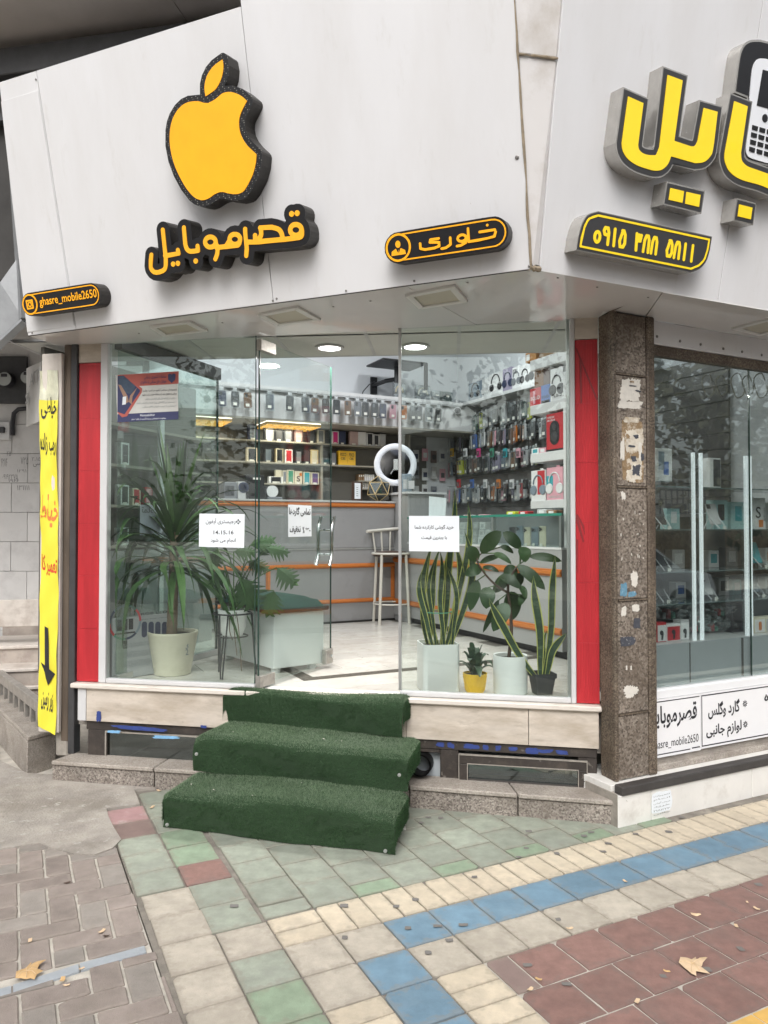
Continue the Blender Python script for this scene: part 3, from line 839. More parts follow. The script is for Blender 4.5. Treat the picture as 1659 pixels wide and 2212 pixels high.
for k_, q_ in enumerate([[(1241, 748), (1246, 752), (1291, 862), (1289, 866), (1252, 775)], [(1252, 772), (1256, 776), (1257, 870), (1254, 872)], [(1246, 1108), (1262, 1135), (1264, 1158), (1258, 1140)], [(1245, 1165), (1249, 1166), (1247, 1240), (1244, 1225)], [(1240, 1110), (1248, 1112), (1262, 1170), (1259, 1172)]]):
    MB(FW).loops([[FW.px(*p, -.004) for p in q_]], -.0028, -.0034).build('drip_stain', 'red_drip', rp)
wp = thing('steel_post', 'dark rusty steel post between the yellow banner and the red panel', 'post', FW.p(-3.1))
MB(FW).box(-3.125, -3.082, -.02, .05, .125, 2.72).build('channel', 'dark_metal', wp, bevel=.003)
MB(FW).box(-3.178, -3.127, -.015, .06, .2, 2.72).build('column', 'rust_post', wp, bevel=.004)
MB(FW).box(-3.22, -3.127, -.012, .05, .10, .36).build('foot', 'putty', wp, bevel=.012)

# pillar between the two fronts
pl = thing('stone_pillar', 'brown speckled stone corner pillar with torn posters', 'pillar', WR.p(.15))
PW = .30
bk = FW.p(.118, .0)
MB().prism([WR.p(.02, .02), WR.p(PW - .02, .02), WR.p(PW - .02, .3), FW.p(.2, .3), FW.p(.125, .02)], .12, 2.72).build('core', 'pillar_edge', pl)
MB().prism([WR.p(.0, -.004), WR.p(.0, .014), FW.p(.16, .02), FW.p(.119, -.02)], .13, 2.718).build('side_post', 'pillar_edge', pl, bevel=.006)
MB(WR).box(-.004, .022, -.012, .02, .2, 2.717).build('edge_trim', 'pillar_edge', pl, bevel=.006)
MB(WR).box(PW - .058, PW, -.014, .02, .2, 2.717).build('edge_trim', 'pillar_edge', pl, bevel=.008)
zs = [.2, .55, 1.16, 1.77, 2.38, 2.716]
for k in range(5):
    MB(WR).box(.024, PW - .060, -.004, .02, zs[k] + .006, zs[k + 1] - .006).build('stone_slab', 'pillar_stone', pl, bevel=.003)
    if k: MB(WR).box(.024, PW - .06, -.010, .01, zs[k] - .0045, zs[k] + .0045).build('joint_strip', 'pillar_edge', pl)
mat('poster_glue', (.26, .18, .10), .9, var=.25, scale=30, stain=[(35, (.6, .54, .45), .52, .66, .8)])
mat('poster_white', (.66, .63, .57), .85, var=.1, scale=30, stain=[(30, (.3, .27, .22), .6, .68, .7)])
mat('poster_dark', (.06, .065, .08), .8, var=.3, scale=60, stain=[(60, (.6, .6, .6), .6, .66, .9)])
mat('poster_blue', (.12, .26, .36), .8, var=.3, scale=60, stain=[(60, (.6, .6, .6), .58, .66, .9)])
def scrap(px, py, w, h, m, seed, n=16, j=.35, b=-.0055, grp='torn poster scraps on the pillar', nm='torn poster scrap'):
    a, c = WR.px(px, py, -.004)
    return MB(WR).loops([ragged(a, c, w, h, n, j, seed)], b + .001, b).build('poster_scrap', m, pl)
c3b = lambda x, y: ((2200 + x * .49668) / 1.82278, (1200 + y * .49668) / 1.82278)
c3c = lambda x, y: ((2200 + x * .49668) / 1.82278, (2050 + y * .49668) / 1.82278)
PXM = .49668 / 1.82278 * 4.03 / 1611
def scr(fn, x0, y0, x1, y1, m, seed, **k): scrap(*fn((x0 + x1) / 2, (y0 + y1) / 2), (x1 - x0) * PXM * 1.08, (y1 - y0) * PXM, m, seed, **k)
scr(c3b, 470, 590, 665, 780, 'poster_white', 1, n=26, j=.34)
scr(c3b, 455, 760, 690, 830, 'poster_white', 2, n=30, j=.45)
scr(c3b, 470, 880, 700, 1420, 'poster_glue', 3, n=30, j=.07)
scr(c3b, 500, 890, 660, 940, 'paper_old', 4, n=20, j=.3, b=-.007)
scr(c3b, 500, 980, 680, 1180, 'paper_old', 5, n=24, j=.3, b=-.0072)
scr(c3b, 480, 1060, 520, 1240, 'poster_white', 6, n=14, j=.4, b=-.0078)
scr(c3b, 500, 1200, 690, 1410, 'paper_old', 7, n=26, j=.3, b=-.0074)
scr(c3b, 625, 1080, 660, 1240, 'poster_white', 8, n=14, j=.35, b=-.008)
scr(c3b, 570, 1270, 650, 1360, 'poster_dark', 9, n=18, j=.6, b=-.0082)
for k_, (x_, y_, w_, h_) in enumerate([(560, 605, 40, 14), (555, 640, 70, 10), (600, 680, 60, 14), (520, 1025, 50, 40), (585, 1030, 50, 36), (540, 1110, 70, 22), (510, 1250, 60, 60), (640, 1180, 34, 60), (560, 1200, 60, 40), (600, 1385, 70, 26)]): scr(c3b, x_, y_, x_ + w_, y_ + h_, 'poster_dark' if k_ % 3 else 'poster_glue', 90 + k_, n=10, j=.6, b=-.0085)
scr(c3b, 490, 1480, 535, 1550, 'poster_white', 10, n=12, j=.5)
r9 = random.Random(5)
for k in range(16):
    x, y = r9.uniform(455, 690), r9.uniform(1560, 2150)
    if y < 1812: scr(c3b, x, y, x + r9.uniform(6, 16), y + r9.uniform(5, 26), 'poster_white', 50 + k, n=7, j=.5)
for k in range(10):
    x, y = r9.uniform(455, 680), r9.uniform(90, 300)
    scr(c3c, x, y, x + r9.uniform(6, 20), y + r9.uniform(8, 30), 'poster_white', 70 + k, n=7, j=.5)
scr(c3c, 480, 490, 545, 600, 'poster_blue', 11, n=16, j=.25)
scr(c3c, 540, 560, 620, 605, 'poster_blue', 12, n=16, j=.3)
scr(c3c, 560, 400, 640, 530, 'poster_white', 13, n=16, j=.6)
scr(c3c, 490, 675, 540, 760, 'poster_white', 14, n=12, j=.4)
scr(c3c, 565, 665, 650, 725, 'poster_white', 15, n=14, j=.35)
scr(c3c, 582, 770, 655, 855, 'poster_dark', 16, n=14, j=.15)
scr(c3c, 475, 915, 620, 1000, 'poster_dark', 17, n=20, j=.25)
scr(c3c, 530, 1145, 545, 1185, 'poster_white', 18, n=8, j=.3)
scr(c3c, 565, 1150, 580, 1185, 'poster_white', 19, n=8, j=.3)
scr(c3c, 510, 1310, 640, 1400, 'poster_white', 20, n=22, j=.6)
scr(c3b, 700, 820, 745, 850, 'poster_white', 21, n=9, j=.5)

# ================================================================== glass front
WF = 'white_frame'
wn1 = thing('shop_window', 'tall shop window pane left of the door with poster and papers', 'window', FW.p(-2.4, 0, .58))
m = MB(FW); m.box(-2.922, -2.872, -.012, .04, .577, SOF); m.build('jamb', WF, wn1, bevel=.004)
m = MB(FW); m.box(-2.871, -1.885, -.012, .03, .577, .607); m.build('bottom_rail', WF, wn1, bevel=.008, seg=2)
MB(FW).box(-2.869, -1.892, .006, .014, .609, SOF).build('pane', 'shop_glass', wn1)
MB(FW).box(-1.893, -1.889, .0055, .0145, .609, SOF).build('pane_edge', mat('glass_edge', (.02, .05, .04), .2), wn1)
wn2 = thing('shop_window', 'tall shop window pane right of the door behind which plants stand', 'window', FW.p(-.5, 0, .58))
m = MB(FW); m.box(-.034, -.007, -.012, .04, .577, SOF); m.build('jamb', WF, wn2, bevel=.004)
m = MB(FW); m.box(-1.0, -.035, -.012, .03, .577, .607); m.build('bottom_rail', WF, wn2, bevel=.008, seg=2)
m = MB(FW); m.box(-1.008, -.992, .002, .02, .608, SOF); m.build('edge_profile', 'alu', wn2)
MB(FW).box(-.991, -.036, .006, .014, .609, SOF).build('pane', 'shop_glass', wn2)
MB(FW).box(-.05, -.036, .02, .1, .607, SOF).build('inner_jamb', 'alu', wn2)

# glass door, standing open inwards
hin = FW.p(-1.868, .01, 0); fre = gz(713.7, 1431, .60); fre.z = 0
DF = Fr(hin, fre - hin); DWd = (fre - hin).length
door = thing('glass_door', 'frameless glass door standing open into the shop', 'door', FW.p(-1.868, 0, .58))
MB(DF).box(.0, DWd, -.005, .005, .60, 2.69).build('pane', 'shop_glass', door)
m = MB(DF); m.box(-.004, .0, -.0055, .0055, .6, 2.69); m.box(DWd, DWd + .003, -.0055, .0055, .6, 2.69); m.build('pane_edge', 'glass_edge', door)
MB(DF).box(-.008, .15, -.018, .018, .585, .655).build('pivot_patch', 'worn_steel', door, bevel=.003)
MB(DF).box(-.008, .15, -.018, .018, 2.63, 2.70).build('pivot_patch', 'worn_steel', door, bevel=.003)
lk = MB(DF).box(DWd - .085, DWd + .004, -.02, .02, .60, .70).build('lock_patch', 'worn_steel', door, bevel=.004)
m = MB(DF)
m.tube([DF.p(DWd - .04, -.02, .655), DF.p(DWd - .04, -.045, .655)], .014, 12); m.build('lock_cylinder', 'chrome', lk)
for sgn in (-1, 1):
    hd = MB(DF)
    pts = []
    for k in range(13):
        t = k / 12; c = 1.29 + .335 * t
        bend = .012 * math.sin((t - .5) * 2 * math.pi * 1.5)
        pts.append(DF.p(DWd - .075 + (.035 if t > .78 else 0) * (t - .78) / .22 + (-.03 if t < .2 else 0) * (.2 - t) / .2, sgn * .055, c))
    hd.tube(pts, .0125, 10)
    for c in (1.365, 1.535): hd.tube([DF.p(DWd - .075, sgn * .005, c), DF.p(DWd - .075, sgn * .05, c)], .008, 8)
    hd.build('handle', 'chrome', door, smooth=True)

# ================================================================== fascia and soffit
TOP = 1.40
fas = thing('fascia_sign_board', 'white composite fascia leaning outward above the shop entrance', 'fascia', FL.p(.6))
def vline(F, q0, q1):
    """line through two view pixels -> a(c) on the plane of F"""
    a0, c0 = F.px(*q0); a1, c1_ = F.px(*q1)
    return lambda c: a0 + (a1 - a0) * (c - c0) / (c1_ - c0)
edL = vline(FL, (60, 725), (2, 215)); j1 = vline(FL, (165, 715), (80, 165)); j2 = vline(FL, (590, 650), (522, 30)); edR = vline(FL, (1148, 581), (1111, 0))
def panel(F, l, r, c0, c1_, nm, m, par, th=.02, g=.0015, b=0.):
    return MB(F).loops([[(l(c0) + g, c0), (r(c0) - g, c0), (r(c1_) - g, c1_), (l(c1_) + g, c1_)]], b + th, b).build(nm, m, par, bevel=.0015)
panel(FL, edL, j1, 0, TOP, 'panel', 'composite_white', fas)
pz = FL.px(40, 205)[1]
panel(FL, lambda c: edL(c) + .0, lambda c: j1(c) - .004, .02, 1.30, 'raised_panel', 'composite_white', fas, .004, .002, -.0045)
panel(FL, j1, j2, 0, TOP, 'panel', 'composite_white', fas)
panel(FL, j2, edR, 0, TOP + .5, 'panel', 'composite_white', fas)
m = MB(FL); m.loops([[(j1(0) - .002, .001), (j1(0) + .002, .001), (j1(TOP) + .002, TOP), (j1(TOP) - .002, TOP)]], .018, .006)
m.loops([[(j2(0) - .002, .001), (j2(0) + .002, .001), (j2(TOP) + .002, TOP), (j2(TOP) - .002, TOP)]], .018, .006)
m.box(edL(0), edR(0), .001, .02, -.004, -.0005); m.build('joint', 'seam_dark', fas)
edR2 = vline(FR_, (1165, 585), (1216, 0)); j3 = vline(FR_, (1551, 650), (1649, 0))
panel(FR_, edR2, j3, 0, TOP + .5, 'panel', 'composite_white', fas)
panel(FR_, j3, lambda c: j3(c) + 1.3, 0, TOP + .5, 'panel', 'composite_white', fas)
m = MB(FR_); m.loops([[(j3(0) - .002, .001), (j3(0) + .002, .001), (j3(TOP + .5) + .002, TOP + .5), (j3(TOP + .5) - .002, TOP + .5)]], .018, .006); m.build('joint', 'seam_dark', fas)
# corner strip between the two leaning faces
def strip(c0, c1_, nm, m, inn=.006):
    q = [FL.p(edR(c0) + .002, inn, c0), FR_.p(edR2(c0) - .002, inn, c0), FR_.p(edR2(c1_) - .002, inn, c1_), FL.p(edR(c1_) + .002, inn, c1_)]
    bk_ = [p + Vector((0, .05, 0)) for p in q]
    return MB().hexa([q[0], q[1], bk_[1], bk_[0], q[3], q[2], bk_[2], bk_[3]]).build(nm, m, fas, bevel=.004)
zc = FL.px(1115, 118)[1]
strip(.0, zc - .006, 'corner_strip', 'composite_corner'); strip(zc + .006, TOP + .5, 'corner_strip', 'composite_corner')
m = MB()
def bead(p0, p1, r, n=24, jit=.0025):
    rr = random.Random(3); m.tube([lerp(p0, p1, k / n) + Vector((rr.uniform(-jit, jit), rr.uniform(-jit, jit), 0)) for k in range(n + 1)], [r * rr.uniform(.4, 1.4) for k in range(n + 1)], 6)
bead(FL.p(edR(0), -.001, 0), FL.p(edR(TOP + .4), -.001, TOP + .4), .005); bead(FL.p(edR(zc) + .002, -.001, zc), FR_.p(edR2(zc), .001, zc), .005, 10)
bead(FL.p(edR(0) - .005, 0, .005), FR_.p(edR2(0), 0, .005), .012, 6); m.build('sealant', 'seam_dirt', fas)
def screw(F, a, c, b, r=.006, par=None): MB().lathe([(r, 0), (r, .003), (r * .6, .0045), (0, .0045)], ax=Fr(F.p(a, b, c), F.x, F.z, -F.y), n=10).build('screw', 'screw_metal', par)
for F, q in [(FL, (590, 652)), (FL, (598, 645)), (FL, (748, 630)), (FL, (1143, 575)), (FL, (1117, 340)), (FL, (78, 172)), (FL, (70, 720)), (FL, (895, 607))]:
    a, c = F.px(*q); screw(F, a, max(.012, c), -.0005, .009 if q == (1117, 340) else .0055, fas)
# soffit
sof = thing('soffit', 'glossy white soffit panel under the leaning fascia', 'soffit', FL.p(.6))
qL, qC, qC2 = FL.p(edL(0) + .003), FL.p(edR(0)), FR_.p(edR2(0))
qE = FR_.p(3.4)
wl0 = FW.p(-3.22, .03); wl1 = FW.p(.12, .03)
rA, rB = WR.p(-.03, .035), WR.p(3.4, .035)
def flat(poly, z, th, nm, m, par): return MB().prism(poly, z, z + th).build(nm, m, par)
sp = lerp(qL, qC, .80); si = FW.p(-.55, .03)
flat([qL + Vector((0, .004, 0)), sp - Vector((.002, 0, 0)), si - Vector((.002, 0, 0)), wl0], SOF, .012, 'panel', 'soffit_white', sof)
ck = lerp(qC2, qE, .22); ckb = WR.p(.27, .035)
flat([sp + Vector((.002, 0, 0)), qC, qC2, ck - Vector((.002, 0, 0)), ckb - Vector((.002, 0, 0)), rA, wl1, si + Vector((.002, 0, 0))], SOF, .012, 'panel', 'soffit_white', sof)
flat([ck + Vector((.002, 0, 0)), qE, rB, ckb + Vector((.002, 0, 0))], SOF - .003, .012, 'panel', 'soffit_white', sof)
flat([qL, qC, qC2, qE, rB, rA, wl1, wl0], SOF + .014, .01, 'backing', 'seam_dark', sof)
m = MB()
for q in [(300, 720), (395, 708), (480, 697), (635, 672), (720, 662), (800, 650), (1010, 610), (1205, 600), (1290, 620), (1400, 642)]:
    p = gz(*q, SOF); MB().lathe([(0, -.003), (.005, -.003), (.006, 0)], p, 8).build('screw', 'screw_metal', sof)
# lamps let into the soffit
def soffit_light(qs, lab, lens, fr=.018):
    p = [gz(*q, SOF - .001) for q in qs]
    c = sum(p, Vector()) / 4
    t = thing('soffit_light', lab, 'light', c, group='square lamps in the soffit')
    m = MB(); zz = SOF
    inn = [c + (q - c) * .74 for q in p]
    for k in range(4):
        a, b, b2, a2 = p[k], p[(k + 1) % 4], inn[(k + 1) % 4], inn[k]
        m.hexa([Vector((v.x, v.y, zz - .014)) for v in (a, b, b2, a2)] + [Vector((v.x, v.y, zz)) for v in (a, b, b2, a2)])
    m.build('frame', 'lamp_frame', t, bevel=.002)
    MB().prism([(q.x, q.y) for q in [c + (q - c) * .745 for q in p]], zz - .006, zz - .003).build('lens', lens, t)
soffit_light([(875, 635), (983, 614), (1011, 648), (905, 664)], 'white framed square lamp nearest the fascia corner', 'lens_glass' and 'lamp_lens_dim')
soffit_light([(556, 677), (643, 660), (694, 688), (598, 700)], 'white framed square lamp in the soffit above the door', 'lamp_lens_dim')
soffit_light([(322, 703), (410, 692), (450, 712), (352, 723)], 'flat yellowish lamp in the soffit above the poster', 'lamp_lens_dim')
soffit_light([(1580, 707), (1659, 686), (1720, 700), (1640, 722)], 'yellowish square lamp in the soffit of the right front', 'lamp_lens_dim')
# ================================================================== signs on the fascia
def L(F, fn, pts, t): return [F.px(*fn(*p), -t) for p in pts]
def shape(F, lp, t0, t1, nm, m, par, back=False):
    return MB(F).loops(lp, -t0, -t1, back=back).build(nm, m, par)
tS = .095
# --- bitten-apple sign
body = [(1135, 562), (1175, 540), (1215, 508), (1260, 502), (1310, 520), (1346, 550)]
bite = [(1346, 550), (1322, 595), (1305, 640), (1303, 690), (1315, 740), (1345, 790), (1397, 840)]
rest = [(1397, 840), (1393, 890), (1377, 950), (1348, 1010), (1322, 1045), (1285, 1057), (1245, 1053), (1208, 1045), (1172, 1056), (1140, 1078), (1105, 1090), (1068, 1080),
        (1035, 1050), (1000, 1000), (960, 920), (935, 840), (925, 760), (932, 680), (955, 620), (990, 577), (1030, 556), (1080, 552), (1110, 560), (1135, 562)]
def sm(pts, n=5): return [(p.x, p.y) for p in spl(pts, False, n)]
ap = sm(body) + sm(bite)[1:] + sm(rest)[1:-1]
leaf = sm([(1120, 525), (1115, 470), (1130, 410), (1165, 360), (1212, 325)]) + sm([(1212, 325), (1217, 370), (1205, 430), (1175, 485), (1120, 525)])[1:-1]
apL, lfL = L(FL, c1, ap, tS), L(FL, c1, leaf, tS)
sg = thing('apple_sign', 'big yellow bitten apple sign with black dotted border above the door', 'sign', FL.p(*[FL.px(*c1(1150, 800))[0], 0, .7]))
out_ = sdf_loops(polys=[apL, lfL], iso=.0305, res=.006)
shape(FL, out_, 0, tS - .004, 'casing', 'sign_side', sg)
dm = mat('sign_black_dotted', (.012, .012, .014), .35)
nt = dm.node_tree; b_ = nt.nodes['Principled BSDF']
geo_ = nt.nodes.new('ShaderNodeNewGeometry'); vo_ = nt.nodes.new('ShaderNodeTexVoronoi'); vo_.inputs['Scale'].default_value = 95; vo_.inputs['Randomness'].default_value = .15
cr_ = nt.nodes.new('ShaderNodeValToRGB'); cr_.color_ramp.elements[0].color = (.35, .34, .3, 1); cr_.color_ramp.elements[1].color = (.012, .012, .014, 1)
cr_.color_ramp.elements[0].position = .16; cr_.color_ramp.elements[1].position = .26
nt.links.new(geo_.outputs['Position'], vo_.inputs['Vector']); nt.links.new(vo_.outputs['Distance'], cr_.inputs[0]); nt.links.new(cr_.outputs[0], b_.inputs['Base Color'])
shape(FL, out_, tS - .004, tS, 'border', dm, sg)
shape(FL, [apL], tS, tS + .003, 'apple_face', 'sign_yellow', sg)
shape(FL, [lfL], tS, tS + .003, 'leaf_face', 'sign_yellow', sg)

# --- wordmark
def st(pts, smooth=True, n=5): return sm(pts, n) if smooth else pts
def ring(x, y, rx, ry=None): return [(x + rx * math.cos(k * math.pi / 12), y + (ry or rx) * math.sin(k * math.pi / 12)) for k in range(25)]
wm = [ring(1612, 1252, 31, 30), st([(1645, 1262), (1640, 1288), (1600, 1298), (1520, 1306), (1438, 1312)]),
      st([(1418, 1241), (1450, 1238), (1488, 1238), (1522, 1252), (1537, 1280), (1536, 1303)]), st([(1420, 1243), (1424, 1275), (1412, 1300), (1398, 1315)]),
      st([(1438, 1312), (1400, 1318), (1350, 1318)]), [(1392, 1318), (1390, 1282)],
      st([(1336, 1248), (1339, 1310), (1345, 1350), (1342, 1392)]),
      ring(1280, 1303, 29, 28), st([(1305, 1325), (1290, 1338), (1240, 1342), (1205, 1345)]), [(1232, 1340), (1250, 1312)],
      ring(1147, 1318, 29, 28), st([(1176, 1325), (1186, 1355), (1184, 1385), (1174, 1410)]), st([(1205, 1345), (1180, 1348)]),
      st([(1003, 1240), (1008, 1300), (1014, 1345), (1035, 1368), (1080, 1364)]), [(1080, 1364), (1077, 1340)],
      st([(888, 1252), (897, 1340), (905, 1420), (900, 1462), (875, 1480), (843, 1482), (824, 1462), (822, 1425), (826, 1388)]),
      st([(900, 1392), (940, 1388), (974, 1380)]), [(974, 1380), (970, 1362)]]
dots = [(1589, 1165), (1619, 1161), (1067, 1421), (944, 1438), (970, 1434)]
tW = .10
wl_ = [(L(FL, c1, s, tW), .0118) for s in wm]
dl_ = [(*FL.px(*c1(*d), -tW), .0135) for d in dots]
sg = thing('shop_name_sign', 'black cut-out sign with dotted yellow Persian shop name under the apple', 'sign', FL.p(FL.px(*c1(1250, 1320))[0], 0, .3))
o_ = sdf_loops(wl_, dl_, iso=.031, res=.005)
o_ = [l for l in o_ if abs(sum(l[i][0] * l[(i + 1) % len(l)][1] - l[(i + 1) % len(l)][0] * l[i][1] for i in range(len(l)))) > .004]
shape(FL, o_, 0, tW - .004, 'casing', 'sign_side', sg); shape(FL, o_, tW - .004, tW, 'backing', 'sign_black', sg)
shape(FL, sdf_loops(wl_, dl_, iso=0, res=.0032), tW, tW + .004, 'lettering', 'sign_yellow_dotted', sg)

# --- pill-shaped signs
def pill(F, fn, cL, cR, rad_pts, name, lab, t, build, circle_left=True):
    a = F.px(*fn(*cL), -t); b = F.px(*fn(*cR), -t)
    p0, p1 = F.px(*fn(*rad_pts[0]), -t), F.px(*fn(*rad_pts[1]), -t)
    r = math.hypot(p0[0] - p1[0], p0[1] - p1[1]) / 2
    ym = (a[1] + b[1]) / 2; a = (a[0], ym); b = (b[0], ym)
    s = thing(name, lab, 'sign', F.p((a[0] + b[0]) / 2, 0, ym))
    ol = sdf_loops([([a, b], r)], res=.005)
    shape(F, ol, 0, t - .004, 'casing', 'sign_side', s); shape(F, ol, t - .004, t, 'face', 'sign_black', s)
    ln = sdf_loops([([a, b], r * .86)], res=.004) + [l[::-1] for l in sdf_loops([([a, b], r * .77)], res=.004)]
    shape(F, ln, t, t + .002, 'outline', 'sign_yellow', s)
    rg = sdf_loops(discs=[(*a, r * .90)], res=.003) + [l[::-1] for l in sdf_loops(discs=[(*a, r * .76)], res=.003)]
    shape(F, rg, t + .002, t + .004, 'ring', 'sign_yellow', s)
    shape(F, sdf_loops(discs=[(*a, r * .76)], res=.004), t + .0015, t + .003, 'ring_ground', 'sign_black', s)
    build(s, F, a, b, r, t)
    return s
def insta(s, F, a, b, r, t):
    q = r * .34
    sq = lambda k: sdf_loops([([(a[0] - k, a[1] - k), (a[0] + k, a[1] - k), (a[0] + k, a[1] + k), (a[0] - k, a[1] + k), (a[0] - k, a[1] - k)], r * .07)], res=.002)
    m = MB(F); m.loops(sq(q), -t - .003, -t - .005)
    m.loops(sdf_loops(discs=[(*a, r * .23)], res=.002) + [l[::-1] for l in sdf_loops(discs=[(*a, r * .13)], res=.002)], -t - .003, -t - .005)
    m.loops(sdf_loops(discs=[(a[0] + q * .62, a[1] + q * .62, r * .06)], res=.002), -t - .003, -t - .005)
    m.build('camera_icon', 'sign_yellow', s)
    x0 = a[0] + r * 1.16
    m = MB(F); text_into(m, 'ghasre_mobile2650', F, x0, b[0] + r * .66, a[1] - r * .46, a[1] + r * .46, -t - .0045, .014); m.build('lettering', 'sign_yellow', s)
pill(FL, c1, (165, 1656), (497, 1608), ((163, 1592), (167, 1718)), 'handle_sign', 'black pill sign with a camera icon and yellow latin lettering at the left end', .085, insta)
def man(s, F, a, b, r, t):
    m = MB(F); k = r * .5
    head = [(a[0] + k * .36 * math.cos(q * math.pi / 10), a[1] + k * .42 + k * .46 * math.sin(q * math.pi / 10)) for q in range(20)]
    m.loops([head], -t - .003, -t - .005)
    bod = [(a[0] - k * 1.02, a[1] - k * .95), (a[0] - k * .95, a[1] - k * .42), (a[0] - k * .34, a[1] - k * .10), (a[0] - k * .05, a[1] - k * .75), (a[0], a[1] - k * .28), (a[0] + k * .05, a[1] - k * .75),
           (a[0] + k * .34, a[1] - k * .10), (a[0] + k * .95, a[1] - k * .42), (a[0] + k * 1.02, a[1] - k * .95)]
    m.loops([bod], -t - .003, -t - .005); m.build('person_icon', 'sign_yellow', s)
    x0 = a[0] + r * 1.45
    # geometric lettering
    w = b[0] + r * .2 - x0; y0 = a[1]
    q = lambda x, y: (x0 + w * x, y0 + r * y)
    S = [[q(1, .05), q(.98, -.22), q(.86, -.3), q(.66, -.3)], [q(.99, .18), q(.80, .18)], [q(.655, .50), q(.655, -.3)],
         [q(.57 + .055 * math.cos(k * math.pi / 8), -.02 + .2 * math.sin(k * math.pi / 8)) for k in range(17)], [q(.622, -.05), q(.615, -.34), q(.55, -.46), q(.50, -.46)],
         [q(.42, .12), q(.42, -.30), q(.36, -.46), q(.30, -.48)], [q(.27, .18), q(.16, .18), q(.15, .02), q(.27, -.06), q(.27, -.30), q(.2, -.38), q(.08, -.38), q(.02, -.28), q(.02, .04)]]
    d = [(*q(.90, .52), r * .085)]
    shape(F, sdf_loops([(x, r * .082) for x in S], d, res=.003), t + .002, t + .005, 'lettering', 'sign_yellow', s)
pill(FL, c2, (787, 1355), (1300, 1262), ((785, 1268), (789, 1440)), 'name_sign', 'black pill sign with a suited-man icon and yellow Persian name near the corner', .085, man)

# --- right-hand front: big framed letters
tR = .082
def framed(nm, lab, F, fn, polys, yel, t=tR, iso=.024, extra=None, cat='sign', res=.006):
    pl_ = [L(F, fn, p, t) for p in polys]
    a, c = pl_[0][0]
    s = thing(nm, lab, cat, F.p(a, 0, c))
    shape(F, [miter(q, iso + .007) for q in pl_], 0, t, 'casing', 'casing_silver', s)
    shape(F, [miter(q, iso) for q in pl_], t, t + .002, 'border', mat('border_grey', (.045, .045, .048), .35), s)
    for p in yel: shape(F, [L(F, fn, p, t)], t + .002, t + .005, 'yellow_face', 'letter_yellow', s)
    return s
yl = [(763, 617), (860, 660), (826, 925)] + sm([(826, 925), (832, 955), (855, 978), (890, 990), (935, 992)])[1:] + [(945, 985), (962, 940), (1015, 480), (1110, 515), (1057, 900), (1165, 936)] + \
     sm([(1165, 936), (1190, 930), (1206, 900)])[1:] + [(1245, 690), (1333, 715)] + sm([(1333, 715), (1305, 945), (1285, 1000), (1245, 1035), (1190, 1042)])[1:] + [(1037, 998)] + \
     sm([(1037, 998), (1015, 1050), (980, 1082), (945, 1090), (900, 1083), (820, 1055), (762, 1015), (730, 965), (722, 915)])[1:]
framed('letter_sign', 'large yellow Persian lam-ya letter in a silver casing', FR_, c3, [yl], [yl])
ba = [(1440, 647), (1525, 680), (1482, 975)] + sm([(1482, 975), (1488, 1025), (1520, 1060), (1570, 1080), (1650, 1108)])[1:] + [(1700, 1120), (1745, 760), (1840, 795), (1790, 1190)] + sm([(1790, 1190), (1700, 1215), (1600, 1180), (1480, 1145), (1410, 1095), (1380, 1030), (1378, 980)])[1:]
framed('letter_sign', 'yellow Persian letter at the right edge under the handset shape', FR_, c3, [ba], [ba])
d2 = [(1014, 1178), (1245, 1234), (1229, 1338), (1007, 1283)]
framed('dots_sign', 'silver box with two yellow square dots under the large letter', FR_, c3, [[(1030, 1192), (1232, 1240), (1218, 1330), (1016, 1280)]], [[(1033, 1200), (1119, 1221), (1109, 1295), (1022, 1275)], [(1135, 1225), (1224, 1245), (1214, 1321), (1127, 1300)]], iso=.014)
framed('dot_sign', 'small silver box with one yellow square dot at the right edge', FR_, c3, [[(1476, 1300), (1560, 1322), (1548, 1402), (1464, 1382)]], [[(1472, 1305), (1555, 1326), (1545, 1400), (1462, 1380)]], iso=.016)
# handset shape
tP = .075
hl = [(1455, 580)] + sm([(1455, 580), (1478, 400), (1500, 310), (1545, 272), (1610, 268)])[1:] + sm([(1850, 330), (1905, 370), (1915, 440), (1860, 900), (1840, 1060)]) + [(1800, 1075)] + sm([(1650, 1045), (1545, 1018), (1516, 990), (1508, 940)]) + [(1535, 612)]
hL = L(FR_, c3, hl, tP)
s = thing('handset_sign', 'white mobile handset sign with black screen and keys at the right edge', 'sign', FR_.p(hL[0][0], 0, hL[0][1]))
shape(FR_, [miter(hL, .010)], 0, tP, 'casing', 'casing_silver', s)
shape(FR_, [hL], tP, tP + .002, 'border', 'sign_black', s)
wh = [(1537, 610)] + sm([(1537, 610), (1550, 470), (1565, 410), (1592, 378), (1640, 378)])[1:] + [(1830, 430), (1850, 480), (1790, 1060), (1640, 1040)] + sm([(1640, 1040), (1545, 1010), (1518, 985), (1512, 940)])[1:]
shape(FR_, [L(FR_, c3, wh, tP)], tP + .002, tP + .006, 'face', 'acrylic_white', s)
shape(FR_, [L(FR_, c3, [(1618, 448), (1780, 490), (1745, 722), (1580, 675)], tP)], tP + .006, tP + .008, 'screen', 'sign_black', s)
bc = FR_.px(*c3(1632, 757), -tP); shape(FR_, sdf_loops(discs=[(*bc, .019)], res=.003), tP + .006, tP + .008, 'button', 'sign_black', s)
for i in range(4):
    for j in range(4):
        x, y = 1568 + i * 47 - j * 6, 820 + j * 46 + i * 14
        shape(FR_, [L(FR_, c3, [(x - 17, y - 20), (x + 19, y - 9), (x + 15, y + 18), (x - 19, y + 8)], tP)], tP + .006, tP + .009, 'key', 'sign_black', s)
